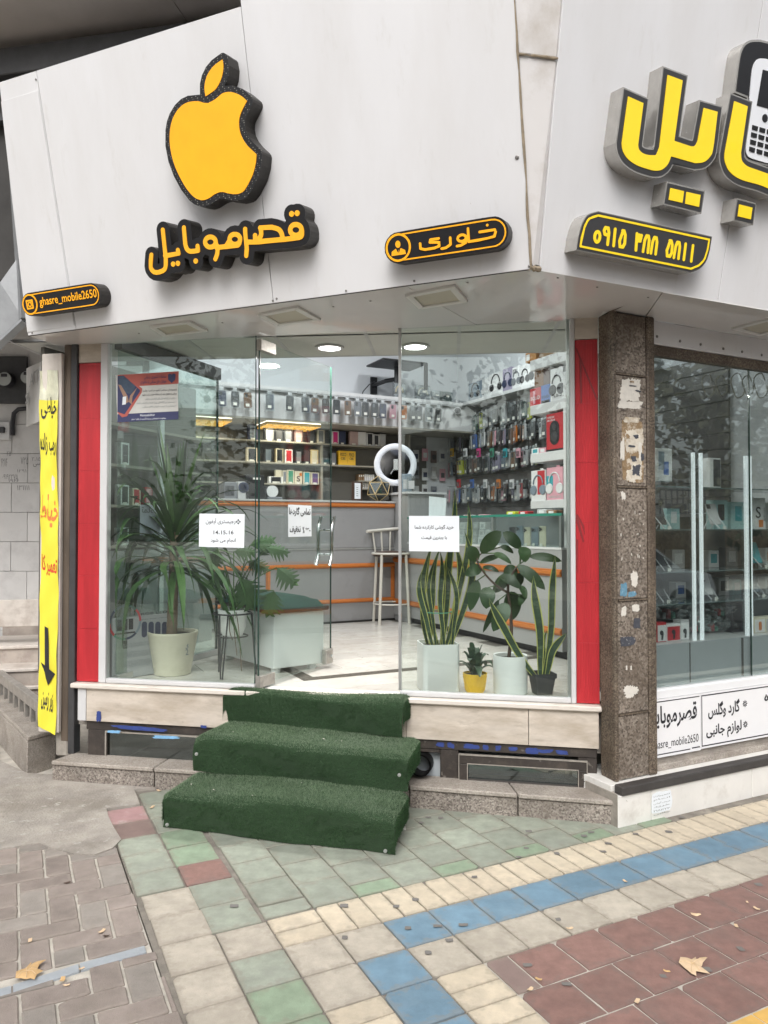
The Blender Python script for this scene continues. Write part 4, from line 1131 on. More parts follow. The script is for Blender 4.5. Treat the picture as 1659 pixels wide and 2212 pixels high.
# phone-number plate
tN = .085
npl = [(440, 1590), (452, 1510)] + sm([(452, 1510), (475, 1430), (510, 1375), (575, 1353)])[1:] + [(1298, 1513), (1285, 1595)] + sm([(1285, 1595), (1262, 1665), (1220, 1712), (1165, 1735)])[1:]
nL = L(FR_, c3, npl, tN)
s = thing('phone_number_sign', 'black plate with a yellow Persian phone number on the right fascia', 'sign', FR_.p(nL[0][0], 0, nL[0][1]))
shape(FR_, [miter(nL, .004)], 0, tN, 'casing', 'casing_silver', s)
shape(FR_, [nL], tN, tN + .002, 'face', 'border_grey', s)
ln = sdf_loops(polys=[nL], iso=-.010, res=.004) + [l[::-1] for l in sdf_loops(polys=[nL], iso=-.019, res=.004)]
shape(FR_, ln, tN + .002, tN + .004, 'outline', 'letter_yellow', s)
p0 = FR_.px(*c3(537, 1535), -tN); p1 = FR_.px(*c3(1200, 1650), -tN); pt_ = FR_.px(*c3(640, 1450), -tN)
cy = (FR_.px(*c3(640, 1505), -tN)[1] + FR_.px(*c3(1150, 1615), -tN)[1]) / 2
S = []; x0, x1 = p0[0], p1[0]; wd = (x1 - x0) / 13.2; hh = .036
def dg(ch, i):
    x = x0 + wd * (i + .5); q = lambda a, b: (x + wd * .34 * a, cy + hh * b)
    return {'0': [[q(math.cos(k * math.pi / 8) * .9, -.35 + .62 * math.sin(k * math.pi / 8)) for k in range(17)]],
            '9': [[q(.9, -1), q(.9, .4), q(.5, .95), q(-.5, .95), q(-.85, .55), q(-.5, .15), q(.9, .1)]],
            '1': [[q(0, 1), q(.1, -1)]],
            '5': [[q(-.1, 1), q(-.95, -.3), q(-.6, -.95), q(.5, -.95), q(1, -.5), q(.85, .55), q(.3, 1), q(-.3, 1)]],
            '3': [[q(-.95, 1), q(-.75, .2), q(-.2, .2), q(0, .9)], [q(-.05, .2), q(.55, .2), q(.8, .9)], [q(-.8, .3), q(-.6, -1)]],
            '8': [[q(-.9, -1), q(-.75, .4), q(-.3, 1), q(.45, 1), q(.85, .5), q(.9, -1)]]}[ch]
for i, ch in enumerate('0915 388 5811'):
    if ch != ' ': S += [(st_, .0076) for st_ in dg(ch, i)]
shape(FR_, sdf_loops(S, res=.003), tN + .002, tN + .004, 'lettering', 'letter_yellow', s)

# ================================================================== right-hand shop front (same building)
RS = WR.off(0, .05, 0)
hd = thing('window_header', 'white screwed metal strip above the right window', 'header', RS.p(1))
MB(RS).box(PW - .01, 3.3, -.012, .02, 2.585, 2.715).build('strip', 'composite_white', hd, bevel=.002)
m = MB(RS)
for q in [(1418.7, 727), (1468.6, 737), (1513, 744), (1562, 753.5), (1602.6, 760), (1645, 767), (1690, 776)]:
    a, c = RS.px(*q, -.012); screw(RS, a, c, -.0125, .008, hd)
MB(RS).box(PW - .01, 3.3, .0, .05, 2.525, 2.583).build('dark_rail', 'pillar_edge', hd, bevel=.003)
rw = thing('display_window', 'large glass display window right of the brown pillar', 'window', RS.p(1.2, 0, .6))
zb = RS.px(1440, 1486)[1]
MB(RS).box(PW - .012, 3.3, -.02, .05, zb - .055, zb).build('bottom_rail', mat('white_pvc', (.78, .79, .8), .35, var=.03), rw, bevel=.006)
ed = [PW + .0, RS.px(1628, 1200)[0], 2.3, 3.2]
for k in range(3):
    MB(RS).box(ed[k] + .003, ed[k + 1] - .003, .02, .028, zb, 2.53).build('pane', 'window_glass', rw)
    MB(RS).box(ed[k + 1] - .003, ed[k + 1] + .003, .0195, .0285, zb, 2.53).build('pane_edge', 'glass_edge', rw)
zk = RS.px(1440, 1397)[1]
MB(RS).box(PW - .01, 3.3, .05, .07, zb, zk - .002).build('kick_panel', mat('steel_grey_board', (.42, .45, .47), .5, var=.05), rw)
m = MB(RS)
for q in [(1414.7, 1486)] : pass
a_ = RS.px(1505, 1430)[0]
m.box(a_ - .002, a_ + .002, .045, .052, zb, zk); m.box(RS.px(1618, 1420)[0] - .004, RS.px(1618, 1420)[0] + .004, .04, .052, zb, zk); m.build('kick_joint', 'seam_dark', rw)
# banner with writing under the window
zt = RS.px(1440, 1508, -.03)[1]; z0 = RS.px(1440, 1618, -.03)[1]
wbk = thing('window_apron', 'grey stone band behind the white banners under the right window', 'wall', RS.p(1.2, 0, .4))
MB(RS).box(PW - .012, 3.3, -.005, .05, zt - .002, zb - .057).build('stone_band', mat('grey_stone_band', (.40, .37, .345), .7, var=.12, stain=[(14, (.26, .14, .11), .6, .72, .5)]), wbk)
MB(RS).box(PW - .012, 3.3, -.005, .05, .20, zt - .003).build('backing', 'concrete', wbk)
MB(RS).box(PW - .012, 3.3, -.03, .0, .20, .235).build('base_moulding', 'granite_top', wbk, bevel=.004)
def px3(x, y): return (2200 + x * .49668) / 1.82278, (2050 + y * .49668) / 1.82278
class Sep:
    """every shape drawn becomes a part of its own"""
    def __init__(s, F, nm, m, par): s.F, s.nm, s.m, s.par = F, nm, m, par
    def add(s, *a): MB(s.F).add(*a).build(s.nm, s.m, s.par); return s
    def box(s, *a): MB(s.F).box(*a).build(s.nm, s.m, s.par); return s
    def loops(s, *a): MB(s.F).loops(*a).build(s.nm, s.m, s.par); return s
def wban(a0, a1, cb, ct, lab, fill, border):
    s = thing('lettered_banner', lab, 'banner', RS.p((a0 + a1) / 2, 0, cb), group='white lettered banners under the right window')
    MB(RS).box(a0, a1, -.026, -.022, cb, ct).build('sheet', mat('banner_white', (.80, .80, .81), .45, var=.02), s)
    fill(Sep(RS, 'lettering', 'ink_black', s)); border(Sep(RS, 'border_line', 'ink_black', s))
    return s
bT, bB = -.0275, -.0275
aj = RS.px(*px3(1128, 1600), -.026)[0]
cT1 = RS.px(*px3(1000, 1420), -.026)[1]; cB1 = RS.px(*px3(1000, 1800), -.026)[1]
def R3(x, y): return RS.px(*px3(x, y), -.0275)
def f1(m):
    a0, c0 = R3(755, 1650); a1, c1_ = R3(1095, 1445)
    text_into(m, 'قصرموبایل', RS, a0 - .045, a1, R3(900, 1640)[1], R3(1085, 1430)[1], bT, .022, True)
    text_into(m, 'ghasre_mobile2650', RS, R3(755, 1800)[0] - .012, R3(1108, 1700)[0], R3(950, 1800)[1], R3(1090, 1690)[1], bT, .0)
def b1(m):
    m.box(PW + .0, aj - .012, bT, bT + .001, cT1 + .006, cT1 + .011); m.box(PW + .0, aj - .09, bT, bT + .001, cB1 - .015, cB1 - .01); m.box(aj - .075, aj - .012, bT, bT + .001, cB1 - .012, cB1 - .006)
wban(PW - .0, aj - .003, cB1 - .03, cT1 + .022, 'white banner with the black Persian shop name and latin handle beside the pillar', f1, b1)
cT2 = R3(1300, 1400)[1]; cB2 = R3(1300, 1760)[1]
def star(m, x, y, r):
    a, c = R3(x, y)
    for k in range(8):
        an = k * math.pi / 4; p = (a + r * .62 * math.cos(an), c + r * .62 * math.sin(an))
        m.loops([[(p[0] + r * .4 * math.cos(an) * math.cos(q * .785) - r * .17 * math.sin(an) * math.sin(q * .785), p[1] + r * .4 * math.sin(an) * math.cos(q * .785) + r * .17 * math.cos(an) * math.sin(q * .785)) for q in range(8)]], bT, bT)
def f2(m):
    text_into(m, 'گارد وگلس', RS, R3(1185, 1500)[0], R3(1435, 1450)[0], R3(1240, 1570)[1], R3(1420, 1410)[1], bT, .024, True)
    text_into(m, 'لوازم جانبی', RS, R3(1170, 1650)[0], R3(1450, 1600)[0], R3(1240, 1735)[1], R3(1440, 1580)[1], bT, .024, True)
    star(m, 1477, 1450, .021); star(m, 1480, 1615, .021)
    text_into(m, 'فروشگاه', RS, R3(1630, 1400)[0], R3(1630, 1400)[0] + .3, R3(1640, 1455)[1], R3(1640, 1340)[1], bT, .024, True)
def b2(m):
    a0, a1 = aj + .004, 2.6
    m.box(a0, a1, bT, bT + .001, cT2 + .022, cT2 + .028); m.box(a0, a1, bT, bT + .001, cB2 - .002, cB2 + .004); m.box(a0, a0 + .005, bT, bT + .001, cB2 + .004, cT2 + .022)
wban(aj + .0, 2.6, cB2 - .014, cT2 + .038, 'white banner listing guards and accessories with black star bullets', f2, b2)

# ================================================================== green carpeted steps
stp = thing('entrance_steps', 'three entrance steps covered in green artificial turf', 'steps', gz(600, 1810))
def c10(x, y): return (1000 + x * .48222) / 1.82278, (2650 + y * .48222) / 1.82278
def c2s(x, y): return (200 + x * .5425) / 1.82278, (2600 + y * .5425) / 1.82278
SR = random.Random(11)
def turf_step(fl, fr, bl, br, z0, z1, nm='step'):
    """rounded block with a soft nose, slightly sagging; returns its faces for the pile"""
    n, mb = 34, MB(); prof = []
    fl, fr, bl, br = [Vector((p.x, p.y, 0)) for p in (fl, fr, bl, br)]
    r = .042
    for k in range(5): prof.append((0.0 + .010 * (1 - k / 4), z0 + (z1 - r - z0) * k / 4))
    for k in range(1, 6): a = k / 5 * math.pi / 2; prof.append((r - r * math.cos(a), z1 - r + r * math.sin(a)))
    for k in range(1, 5): prof.append((r + k / 4 * 10, z1))
    rows = []
    for i in range(n + 1):
        t = i / n; f = fl.lerp(fr, t); b = bl.lerp(br, t); d = (b - f); ln_ = d.length; d.normalize()
        row = []
        for q, z in prof:
            dd = q if q <= r else r + (q - r) / 10 * (ln_ - r)
            e = min(t, 1 - t) * (fl - fr).length
            drop = max(0, .024 - e) ** 1.6 * 8 if z > z1 - .05 else 0
            w = .010 * math.sin(t * 9 + z * 20) + .004 * math.sin(t * 31 + z * 7) + SR.uniform(-.0015, .0015)
            row.append(f + d * (dd + (w if q < r else 0)) + Vector((0, 0, z - drop + SR.uniform(-.0012, .0012) - (.009 * math.sin(t * 5 + z * 9) if z > z1 - .02 else 0))))
        rows.append(row)
    m_ = len(prof)
    vs = [p for row in rows for p in row]
    fs = [(i * m_ + k, (i + 1) * m_ + k, (i + 1) * m_ + k + 1, i * m_ + k + 1) for i in range(n) for k in range(m_ - 1)]
    mb.add(vs, fs)
    for row in (rows[0], rows[-1]):      # side flaps
        base = len(mb.v)
        side = [p for p in row]; low = [Vector((p.x, p.y, max(z0, p.z - .11 if i > 4 else z0))) for i, p in enumerate(row)]
        mb.add(side + low, [(i, i + 1, m_ + i + 1, m_ + i) for i in range(4, m_ - 1)])
    return mb
G = [((gz(350, 1790), gz(853, 1850.6)), (gz(416, 1666, .19), gz(877, 1713, .19)), .004, .192),
     ((gz(416, 1666, .19), gz(875, 1713, .19)), (gz(485, 1560, .38), gz(869, 1594, .38)), .192, .382),
     ((gz(485, 1560, .38), gz(868.7, 1594, .38)), (FW.p(-1.97, -.01), FW.p(-.93, -.01)), .382, .583)]
piles = []
for k, ((fl, fr), (bl, br), z0, z1) in enumerate(G):
    if k < 2:   # let the tread run on under the next step
        bl = bl + (bl - fl).normalized() * .02; br = br + (br - fr).normalized() * .02
    if k == 1: fr = fr + Vector((.012, 0, 0)); br = br + Vector((.10, 0, 0))
    if k == 0: br = br + Vector((.01, 0, 0))
    mb = turf_step(fl, fr, bl, br, z0, z1)
    so = mb.build('step', 'turf_base', stp, smooth='all', fixn=False)
    # pile of short fibres
    pv, pf = [], []
    tris = []
    for f in mb.f:
        vv = [mb.v[i] for i in f]
        for a, b, c in ((0, 1, 2), (0, 2, 3)):
            A_, B_, C_ = vv[a], vv[b], vv[c]; nrm = (B_ - A_).cross(C_ - A_); ar = nrm.length / 2
            if ar > 1e-9: tris.append((A_, B_, C_, nrm.normalized(), ar))
    tot = sum(t[4] for t in tris)
    cen = sum((v for v in mb.v), Vector()) / len(mb.v)
    dens = 62000
    for A_, B_, C_, nr, ar in tris:
        if nr.z < -.2 or nr.dot((A_ + B_ + C_) / 3 - cen) < -.05 and abs(nr.z) < .3: nr = -nr
        if nr.z < -.5: nr = -nr
        x = ar * dens; kk = int(x) + (SR.random() < x - int(x))
        for _ in range(kk):
            u, v = SR.random(), SR.random()
            if u + v > 1: u, v = 1 - u, 1 - v
            p = A_ + (B_ - A_) * u + (C_ - A_) * v
            d = (nr + Vector((SR.gauss(0, .55), SR.gauss(0, .55), SR.gauss(0, .5)))).normalized()
            h = SR.uniform(.006, .0125); w = Vector((SR.gauss(0, 1), SR.gauss(0, 1), SR.gauss(0, 1))).cross(d).normalized() * .0011
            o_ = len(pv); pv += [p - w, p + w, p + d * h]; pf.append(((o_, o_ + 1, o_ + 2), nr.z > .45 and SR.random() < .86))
    for nm_, mt_, ff in (('turf_pile', 'turf_blade', [f for f, w in pf if not w]), ('worn_lit_pile', 'turf_worn', [f for f, w in pf if w])):  # paler treads, darker risers: wear, plus light and shade put into the colour
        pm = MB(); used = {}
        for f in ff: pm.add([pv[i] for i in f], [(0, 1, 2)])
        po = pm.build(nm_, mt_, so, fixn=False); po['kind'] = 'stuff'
m = MB(); pR = gz(862, 1795)
m.tube([Vector((pR.x, pR.y + .03, .01)), Vector((pR.x + .005, pR.y + .04, .17))], .012, 8); m.box(pR.x - .03, pR.x + .035, pR.y + .01, pR.y + .06, .0, .012)
m.build('leg', mat('white_paint_chipped', (.6, .58, .55), .6, var=.15, stain=[(60, (.15, .11, .09), .56, .66, .8)]), stp)
for q, z in [((1073, 1452), 0), ((1187, 832), 0)]:
    p = atd(*c10(*q), 3.545 if q[1] > 1000 else 3.83); MB().lathe([(.009, 0), (.009, .004), (0, .006)], ax=Fr(p, (1, 0, 0), (0, 0, 1), (-.2, -.97, 0)), n=10).build('washer', 'alu', stp)
for q in [(845, 1192), (1058, 680)]:
    p = atd(*c2s(*q), 3.85 if q[1] > 1000 else 4.02); MB().lathe([(.009, 0), (.009, .004), (0, .006)], ax=Fr(p, (1, 0, 0), (0, 0, 1), (-.2, -.97, 0)), n=10).build('washer', 'alu', stp)
fk = MB()      # lint and crumbs caught in the turf
for (fl, fr), (bl, br), z0, z1 in G:
    for _ in range(9):
        t, u = SR.random(), SR.uniform(.12, .9); p = fl.lerp(fr, t).lerp(bl.lerp(br, t), u); r_ = SR.uniform(.003, .009); an = SR.uniform(0, 6.3)
        fk.add([Vector((p.x, p.y, z1 + .008)) + Vector((r_ * k_ * math.cos(an + q_), .6 * r_ * k_ * math.sin(an + q_), .003 * (q_ % 2))) for k_, q_ in ((1, 0), (.6, 1.6), (1, 3.1), (.5, 4.7))], [(0, 1, 2, 3)])
fo_ = fk.build('turf_lint', mat('lint', (.5, .48, .42), .9), stp, fixn=False); fo_['kind'] = 'stuff'

# ================================================================== left neighbour: stairwell, wall, banner
lw = thing('tiled_wall', 'grey stone tiled wall of the neighbouring stair entrance', 'wall', (-4.2, 7.4, 0))
WY = 7.4
MB().box(-8, -2.4, WY + .012, WY + .2, -.5, 3.6).build('backing', 'wall_joint', lw)
th_ = 63.5 * WY / F_PX; tw = 70 * WY / F_PX
y_ref = atd(0, (1250 + 1112 * .4822) / 1.82278, WY).z; x_ref = atd((100 * .4822) / 1.82278, 1000, WY).x
wtm = unitmesh(MB().box(-tw / 2 + .002, tw / 2 - .002, -.012, .012, -th_ / 2 + .002, th_ / 2 - .002), 'wall_tile', MATS['wall_tile'], .002)
for r_ in range(-7, 8):
    for k in range(-9, 6):
        x = x_ref + tw * (k + .5) + (tw / 2 if r_ % 2 else 0)
        if -6.5 < x < -2.5: piece(lw, wtm, (x, WY, y_ref + th_ * (r_ + .5)), name='wall_tile', rot=(rnd.uniform(-.003, .003), 0, 0))
tx = MB(); WYF = Fr((0, WY - .0125, 0), (1, 0, 0), (0, 1, 0))
c4 = lambda x, y: (x * .4822 / 1.82278, (1250 + y * .4822) / 1.82278)
for s_, x0, y0, x1, y1, fa in [('۰۹۱۹۲۳۷۵', 20, 1320, 145, 1280, 0), ('۶۲۷۶', 10, 1220, 60, 1150, 0), ('۲۵', 55, 1130, 90, 1090, 0), ('۷۳۵', 170, 1200, 230, 1140, 0), ('۲،۱۵', 260, 1170, 330, 1140, 0), ('سی', 270, 1220, 335, 1180, 1), ('۱۲۹۱', 140, 1265, 215, 1240, 0), ('۱۹۶۶', 70, 1345, 155, 1320, 0), ('۱۳۱۱۱۱', 140, 1410, 240, 1370, 0)]:
    a, c = WYF.px(*c4(x0, y0)); a2, c2_ = WYF.px(*c4(x1, y1))
    text_into(tx, s_, WYF, a, a2, c, c2_, -.0005, -.004, bool(fa))
tx.build('scribble', mat('pencil', (.15, .15, .15), .9), lw)
# stairs up to the entrance
es = thing('marble_stairs', 'worn marble stairs behind the yellow banner', 'stairs', (-3.6, 6.4, 0))
dS = Vector((.97, .24, 0)).normalized()
for k, (q, zt, d) in enumerate([((60, 1482), .25, .35), ((30, 1444), .395, .4), ((40, 1394), .545, .45), ((100, 1333), .70, .55)]):
    p = gz(*q, zt); F = Fr(Vector((p.x, p.y, 0)), dS)
    l = -1.6 if k < 3 else gz(37, 1327, .70).x - p.x
    MB(F).box(l, .9, -.02, d + .2, zt - .028, zt).build('tread', 'stair_marble', es, bevel=.005)
    MB(F).box(l + .01, .9, .0, d + .2, -.4 if k == 0 else zt - .18, zt - .03).build('riser', 'riser_marble', es)
pz_ = gz(37, 1300, .70)
MB(Fr((0, 6.75, 0), dS)).box(-4.0, -2.2, .45, .48, .70, .93).build('skirting', 'stair_marble', es, bevel=.004)
# low granite wall and steel guard
gw = thing('parapet_block', 'low granite block beside the sunken stair, left of the ledge', 'wall', gz(60, 1668))
q = [gz(59.5, 1591.6, .22), gz(122, 1574, .22), gz(90, 1548, .22), gz(0, 1477, .22)]
q2 = gz(0, 1533, .22)
far1 = q[0] + (q2 - q[0]) * 2.2; far2 = q[3] + (q2 - q[0]) * 1.3
poly = [q[0], q[1], q[2] + Vector((.05, .02, 0)), q[3], far2, far1]
MB().prism(poly, .19, .22).build('top_slab', 'granite_top', gw, bevel=.006)
MB().prism([p + (Vector((-2.6, 5.2, .22)) - p) * .012 for p in poly], -.05, .188).build('front_stone', 'granite_top', gw, bevel=.004)
gr = thing('steel_guard', 'grey steel channel with black slots beside the sunken stair', 'guard', q[3])
g0 = gz(-60, 1428, .315); g1 = gz(92, 1548, .315)
GF = Fr(g0, (g1 - g0).normalized()); gl_ = (g1 - g0).length
MB(GF).box(0, gl_, -.006, .05, .0, .075).build('channel', 'worn_steel', gr, bevel=.004)
m = MB(GF)
for k in range(15): m.box(gl_ * k / 15, gl_ * k / 15 + gl_ * .02, -.004, .02, -.10, 0)
m.build('bar', 'worn_steel', gr)
MB(GF).box(0, gl_, .025, .04, -.10, 0).build('dark_void', 'sign_black', gr)
# yellow banner
BF = Fr(FW.p(-3.318, -.05), FW.x)
bn = thing('yellow_banner', 'tall yellow banner with black arrow and red Persian lettering', 'banner', BF.p(.08, 0, .2))
n1, n2 = 8, 60; vs = []; fs = []
br_ = random.Random(2)
def bsurf(u, v):
    return .005 * math.sin(v * 23 + u * 3) + .003 * math.sin(v * 57 - u * 5) + .008 * math.sin(u * 7 + v * 9) * (1 if v > .6 else .5) - (.02 * max(0, v - .9) * 10 * math.sin(u * 9) if v > .9 else 0)
Bw, Bz0, Bz1 = .124, .30, 2.55
def BP(u, v, o=0): return BF.p(.014 + u * Bw + .006 * math.sin(v * 5) - .01 * (v > .93) * (v - .93) * 10, -.012 - bsurf(u, v) - o, Bz0 - .05 * u * (1 - v) + v * (Bz1 - Bz0))
for i in range(n2 + 1):
    for j in range(n1 + 1): vs.append(BP(j / n1, i / n2))
fs = [(i * (n1 + 1) + j, i * (n1 + 1) + j + 1, (i + 1) * (n1 + 1) + j + 1, (i + 1) * (n1 + 1) + j) for i in range(n2) for j in range(n1)]
MB().add(vs[:56 * (n1 + 1)], [f for f in fs if f[0] // (n1 + 1) < 55]).build('sheet', 'banner_yellow', bn, smooth='all', fixn=False)
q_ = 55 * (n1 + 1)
MB().add(vs[q_:], [tuple(i - q_ for i in f) for f in fs if f[0] >= q_]).build('clear_film', mat('old_film', (.60, .60, .46), .25, var=.3, scale=9), bn, smooth='all', fixn=False)  # pale opaque colour carries the white-green glare on the clear plastic
MB(BF).box(.006, .148, .0, .03, .26, 2.66).build('board', 'banner_back', bn, bevel=.004)
mat('banner_stripe', (.55, .55, .5), .3, var=.4, scale=6)
m = MB()
def onb(mm, txt, v0, v1, u0=.06, u1=.96, fa=True, bold=.02):
    t_ = MB(Fr((0, 0, 0), (1, 0, 0), (0, 1, 0))); text_into(t_, txt, t_.F, u0, u1, v0, v1, 0, bold, fa)
    mm.add([BP(p.x, p.z, .0025) for p in t_.v], t_.f)
def vz(y): return (atd(110, y, BF.p(.07).y).z - Bz0) / (Bz1 - Bz0)
for a_ in (('رجب زاده', vz(983), vz(935)), ('زیر زمین', vz(1527), vz(1487), .2, .8), ('خیاطی', vz(905), vz(858), .1, .95)):
    mk = MB(); onb(mk, *a_); mk.build('black_print', 'ink_black', bn)
mk = MB()
def dn(y): return (2050 + y * .4822) / 1.82278
for q in ([(.30, dn(845)), (.52, dn(850)), (.55, dn(1185)), (.30, dn(1165))], [(.08, dn(1150)), (.93, dn(1195)), (.46, dn(1318))]):
    a = [BP(u, vz(y), .003) for u, y in q]; mk.add(a, [tuple(range(len(a)))])
mk.build('arrow_print', 'ink_black', bn)

mr_ = MB(); onb(mr_, 'تعمیر کا', vz(1240), vz(1196)); mr_.build('red_print', 'ink_red', bn)
mo = MB(); onb(mo, 'خیاط', vz(1135), vz(1065)); mo.build('orange_print', 'ink_orange', bn)
# electric meters, switch, plate, conduit
em = thing('meter_board', 'dark board with round electricity meters on the tiled wall', 'meter', (-4.6, WY, 2.9))
x1 = atd(62, 800, WY).x
MB().box(-6.2, x1, WY - .05, WY - .013, atd(0, 873, WY).z, atd(0, 772, WY).z).build('board', 'dark_metal', em)
for q, r_ in (((18, 822), 31), ((66, 818), 28)):
    c = atd(*q, WY - .05); ax = Fr(c, (1, 0, 0), (0, 0, 1), (0, -1, 0)); rr = r_ * .4822 / 1.82278 * WY / F_PX * 2.0
    mt = MB().lathe([(rr, 0), (rr, .05), (rr * .92, .08), (rr * .9, .08)], ax=ax, n=28).build('meter_case', 'meter_black', em, smooth=True)
    f_ = MB().lathe([(rr * .88, .081), (0, .083)], ax=ax, n=28).build('dial', 'meter_glass', mt)
    b_o = MB(); b_o.box(c.x - rr * .4, c.x + rr * .4, c.y - .087, c.y - .083, c.z + .02, c.z + .05); b_o.build('counter', 'meter_black', mt)
swc = atd(8, 930, WY - .03)
sw = thing('rotary_switch', 'pale rotary switch box on the tiled wall below the meters', 'switch', swc)
MB().box(swc.x - .09, swc.x + .075, WY - .06, WY - .013, swc.z - .095, swc.z + .09).build('box', 'white_frame', sw, bevel=.01)
MB().box(swc.x - .03, swc.x + .03, WY - .085, WY - .06, swc.z - .03, swc.z + .03).build('knob', 'meter_black', sw, bevel=.006)
cd = MB(); cq = [(27, 940), (27, 915), (30, 893), (40, 884), (58, 882), (80, 882)]; cd.tube([atd(*p, WY - .04) for p in cq], .022, 8)
tag(cd.build('conduit', 'meter_black', smooth=True), 'black bent conduit running from the switch box to the right', 'pipe')
pt = [atd(57, 796, 5.6), atd(94, 778, 5.0), atd(94, 906, 5.0), atd(57, 921, 5.6)]
plq = thing('old_plate', 'faded white plate with worn letters left of the yellow banner', 'sign', sum(pt, Vector()) / 4)
nn = (pt[1] - pt[0]).cross(pt[3] - pt[0]).normalized() * .012
MB().hexa([pt[0], pt[1], pt[2], pt[3]] + [p + nn for p in pt]).build('sheet', mat('plate_white', (.5, .49, .47), .45, var=.1, scale=3), plq)
PF = Fr(pt[3], pt[2] - pt[3]); t_ = MB(PF); w_ = (pt[2] - pt[3]).length
sgn = -1 if (nn.dot(PF.y) > 0) else 1
text_into(t_, 'ATN', PF, w_ * .3, w_ * 1.1, .27, .36, -.014 , .01); text_into(t_, 'S', PF, w_ * .05, w_ * .25, .16, .24, -.014, .01)
t_.build('lettering', mat('faded_ink', (.33, .33, .33), .8), plq)
# neighbour canopy (upper left edge)
nc = thing('neighbour_canopy', 'bent grey sheet-metal canopy at the left edge of the view', 'canopy', atd(20, 700, 5.0))
qs = [atd(-120, 640, 5.0), atd(0, 610, 4.9), atd(36, 560, 4.9), atd(50, 688, 4.9), atd(0, 742, 4.9), atd(-120, 850, 5.0)]
MB().add(qs + [p + Vector((0, .06, 0)) for p in qs], [(0, 1, 2, 3, 4, 5), (11, 10, 9, 8, 7, 6)] + [(i, (i + 1) % 6, 6 + (i + 1) % 6, 6 + i) for i in range(6)]).build('sheet', mat('zinc', (.33, .34, .35), .45, metal=.5, var=.2, scale=5), nc)
m = MB(); m.tube([atd(-60, 800, 4.88), atd(52, 695, 4.88)], .03, 4); m.tube([atd(52, 690, 4.9), atd(28, 330, 4.95)], .035, 4); m.build('frame_bar', 'zinc', nc)
# dim recess between the neighbour and the fascia
rc = thing('dark_recess', 'shadowed wall and beam recess above the neighbouring stairs', 'wall', (-4, 7.3, 3))
MB().box(-8, -2.3, WY - .01, WY + .15, atd(0, 772, WY).z, 7.5).build('upper_wall', 'wall_tile', rc)
MB().box(-8, -2.1, 6.2, WY, 3.9, 4.0).build('ceiling', 'overhang', rc)
# overhang of the upper storey, lattice and beam above the fascia
oh = thing('upper_overhang', 'grimy brown underside of the upper storey overhanging the fascia', 'overhang', (-1.5, 6, 4.9))
o0 = atd(-400, 260, 5.2); 
for k in range(5): MB(FW).box(-9 + k * 2.2, -6.805 + k * 2.2, -.35, 6, 4.80, 4.95).build('slab', 'overhang', oh)
MB().box(-9, .6, 9.8, 10.0, 3.4, 4.95).build('rear_wall', 'dark_metal', oh)
bf = FW.off(-3.3, .0, 4.12)
la = thing('steel_lattice', 'dark steel lattice and beam behind the top of the fascia', 'lattice', bf.p(.5))
MB(bf).box(-3.1, 3.6, .0, .12, .42, .60).build('beam', 'dark_metal', la, bevel=.006)
MB(bf).box(-3.1, 3.6, .04, .10, .14, .19).build('beam', 'dark_metal', la)
for k in range(14): MB(bf).box(-.08 + k * .155, -.055 + k * .155, .02, .06, -.39, .42).build('bar', 'dark_metal', la)
MB(bf).box(-3.2, 3.6, .125, .15, -.9, .58).build('backing', mat('dark_board', (.04, .038, .036), .8, var=.3), la)
MB(bf).loops([ragged(.02, .36, .2, .22, 12, .3, 3)], .018, .012).build('torn_sheet', 'paper_white', la)
for k, (a, w) in enumerate([(.2, .06), (.36, .08), (.56, .08)]):
    MB(bf).loops([ragged(a, .40, w, .035, 9, .4, 9 + k)], .018, .014).build('torn_sheet', 'paper_white', la)
jp = thing('jamb_return', 'dark sheet closing the left end of the fascia', 'panel', FL.p(edL(.5)))
MB(FL).loops([[(edL(0) - .001, 0), (edL(TOP) - .001, TOP), (edL(TOP) - .02, TOP), (edL(0) - .02, 0)]], .02, .35).build('sheet', 'zinc', jp)
# ================================================================== inside the shop
K = gz(851.9, 1338.7, FLOOR); K0 = Vector((K.x, K.y, 0))
BC = Fr(K0, U)                       # back counter front: a along U, b inward
BWb = .9
BW_ = BC.off(0, BWb, 0)              # wall behind the shelves
RC = Fr(K0, -V)                      # right counter front: a towards the street, b inward (along U)
RWb = 1.35
RW = RC.off(0, RWb, 0)
G0 = gz(634.3, 771.7, 2.80); CXd = Vector((.9962, -.087, 0)).normalized()
CF = Fr(Vector((G0.x, G0.y, 0)), CXd)   # ceiling grid
mat('floor_marble', (.60, .575, .53), .2, var=.07, scale=5, rnd_=.07, stain=[(6, (.44, .40, .35), .5, .7, .6), (17, (.38, .34, .29), .56, .66, .4)], bump=.05)
mat('floor_joint', (.13, .12, .105), .8)
speckle('floor_strip', [(0, (.03, .026, .02)), (.5, (.07, .06, .046)), (1, (.11, .097, .078))], 160, .5, .05, .12, 5)
mat('shop_wall', (.66, .68, .70), .5, var=.03, scale=2)
mat('ceiling_tile', (.60, .60, .57), .9, var=.05, scale=3, bump=.5, bscale=60, stain=[(75, (.3, .3, .28), .64, .70, .6)])
mat('ceiling_bar', (.5, .5, .5), .5)
mat('laminate_grey', (.275, .275, .28), .35, var=.07, scale=3, stain=[(5, (.14, .135, .13), .55, .75, .4)])
mat('laminate_light', (.33, .33, .33), .35, var=.05, scale=3)
mat('orange_wood', (.52, .165, .035), .35, var=.15, scale=5, stretch=(1, 1, 12))
mat('counter_top', (.45, .45, .44), .25, var=.05)
mat('kick_black', (.02, .02, .02), .5)
mat('cabinet_white', (.66, .66, .66), .3, var=.03)
mat('shelf_beige', (.30, .28, .235), .5, var=.05)
mat('niche_back', (.12, .115, .10), .6, var=.06)
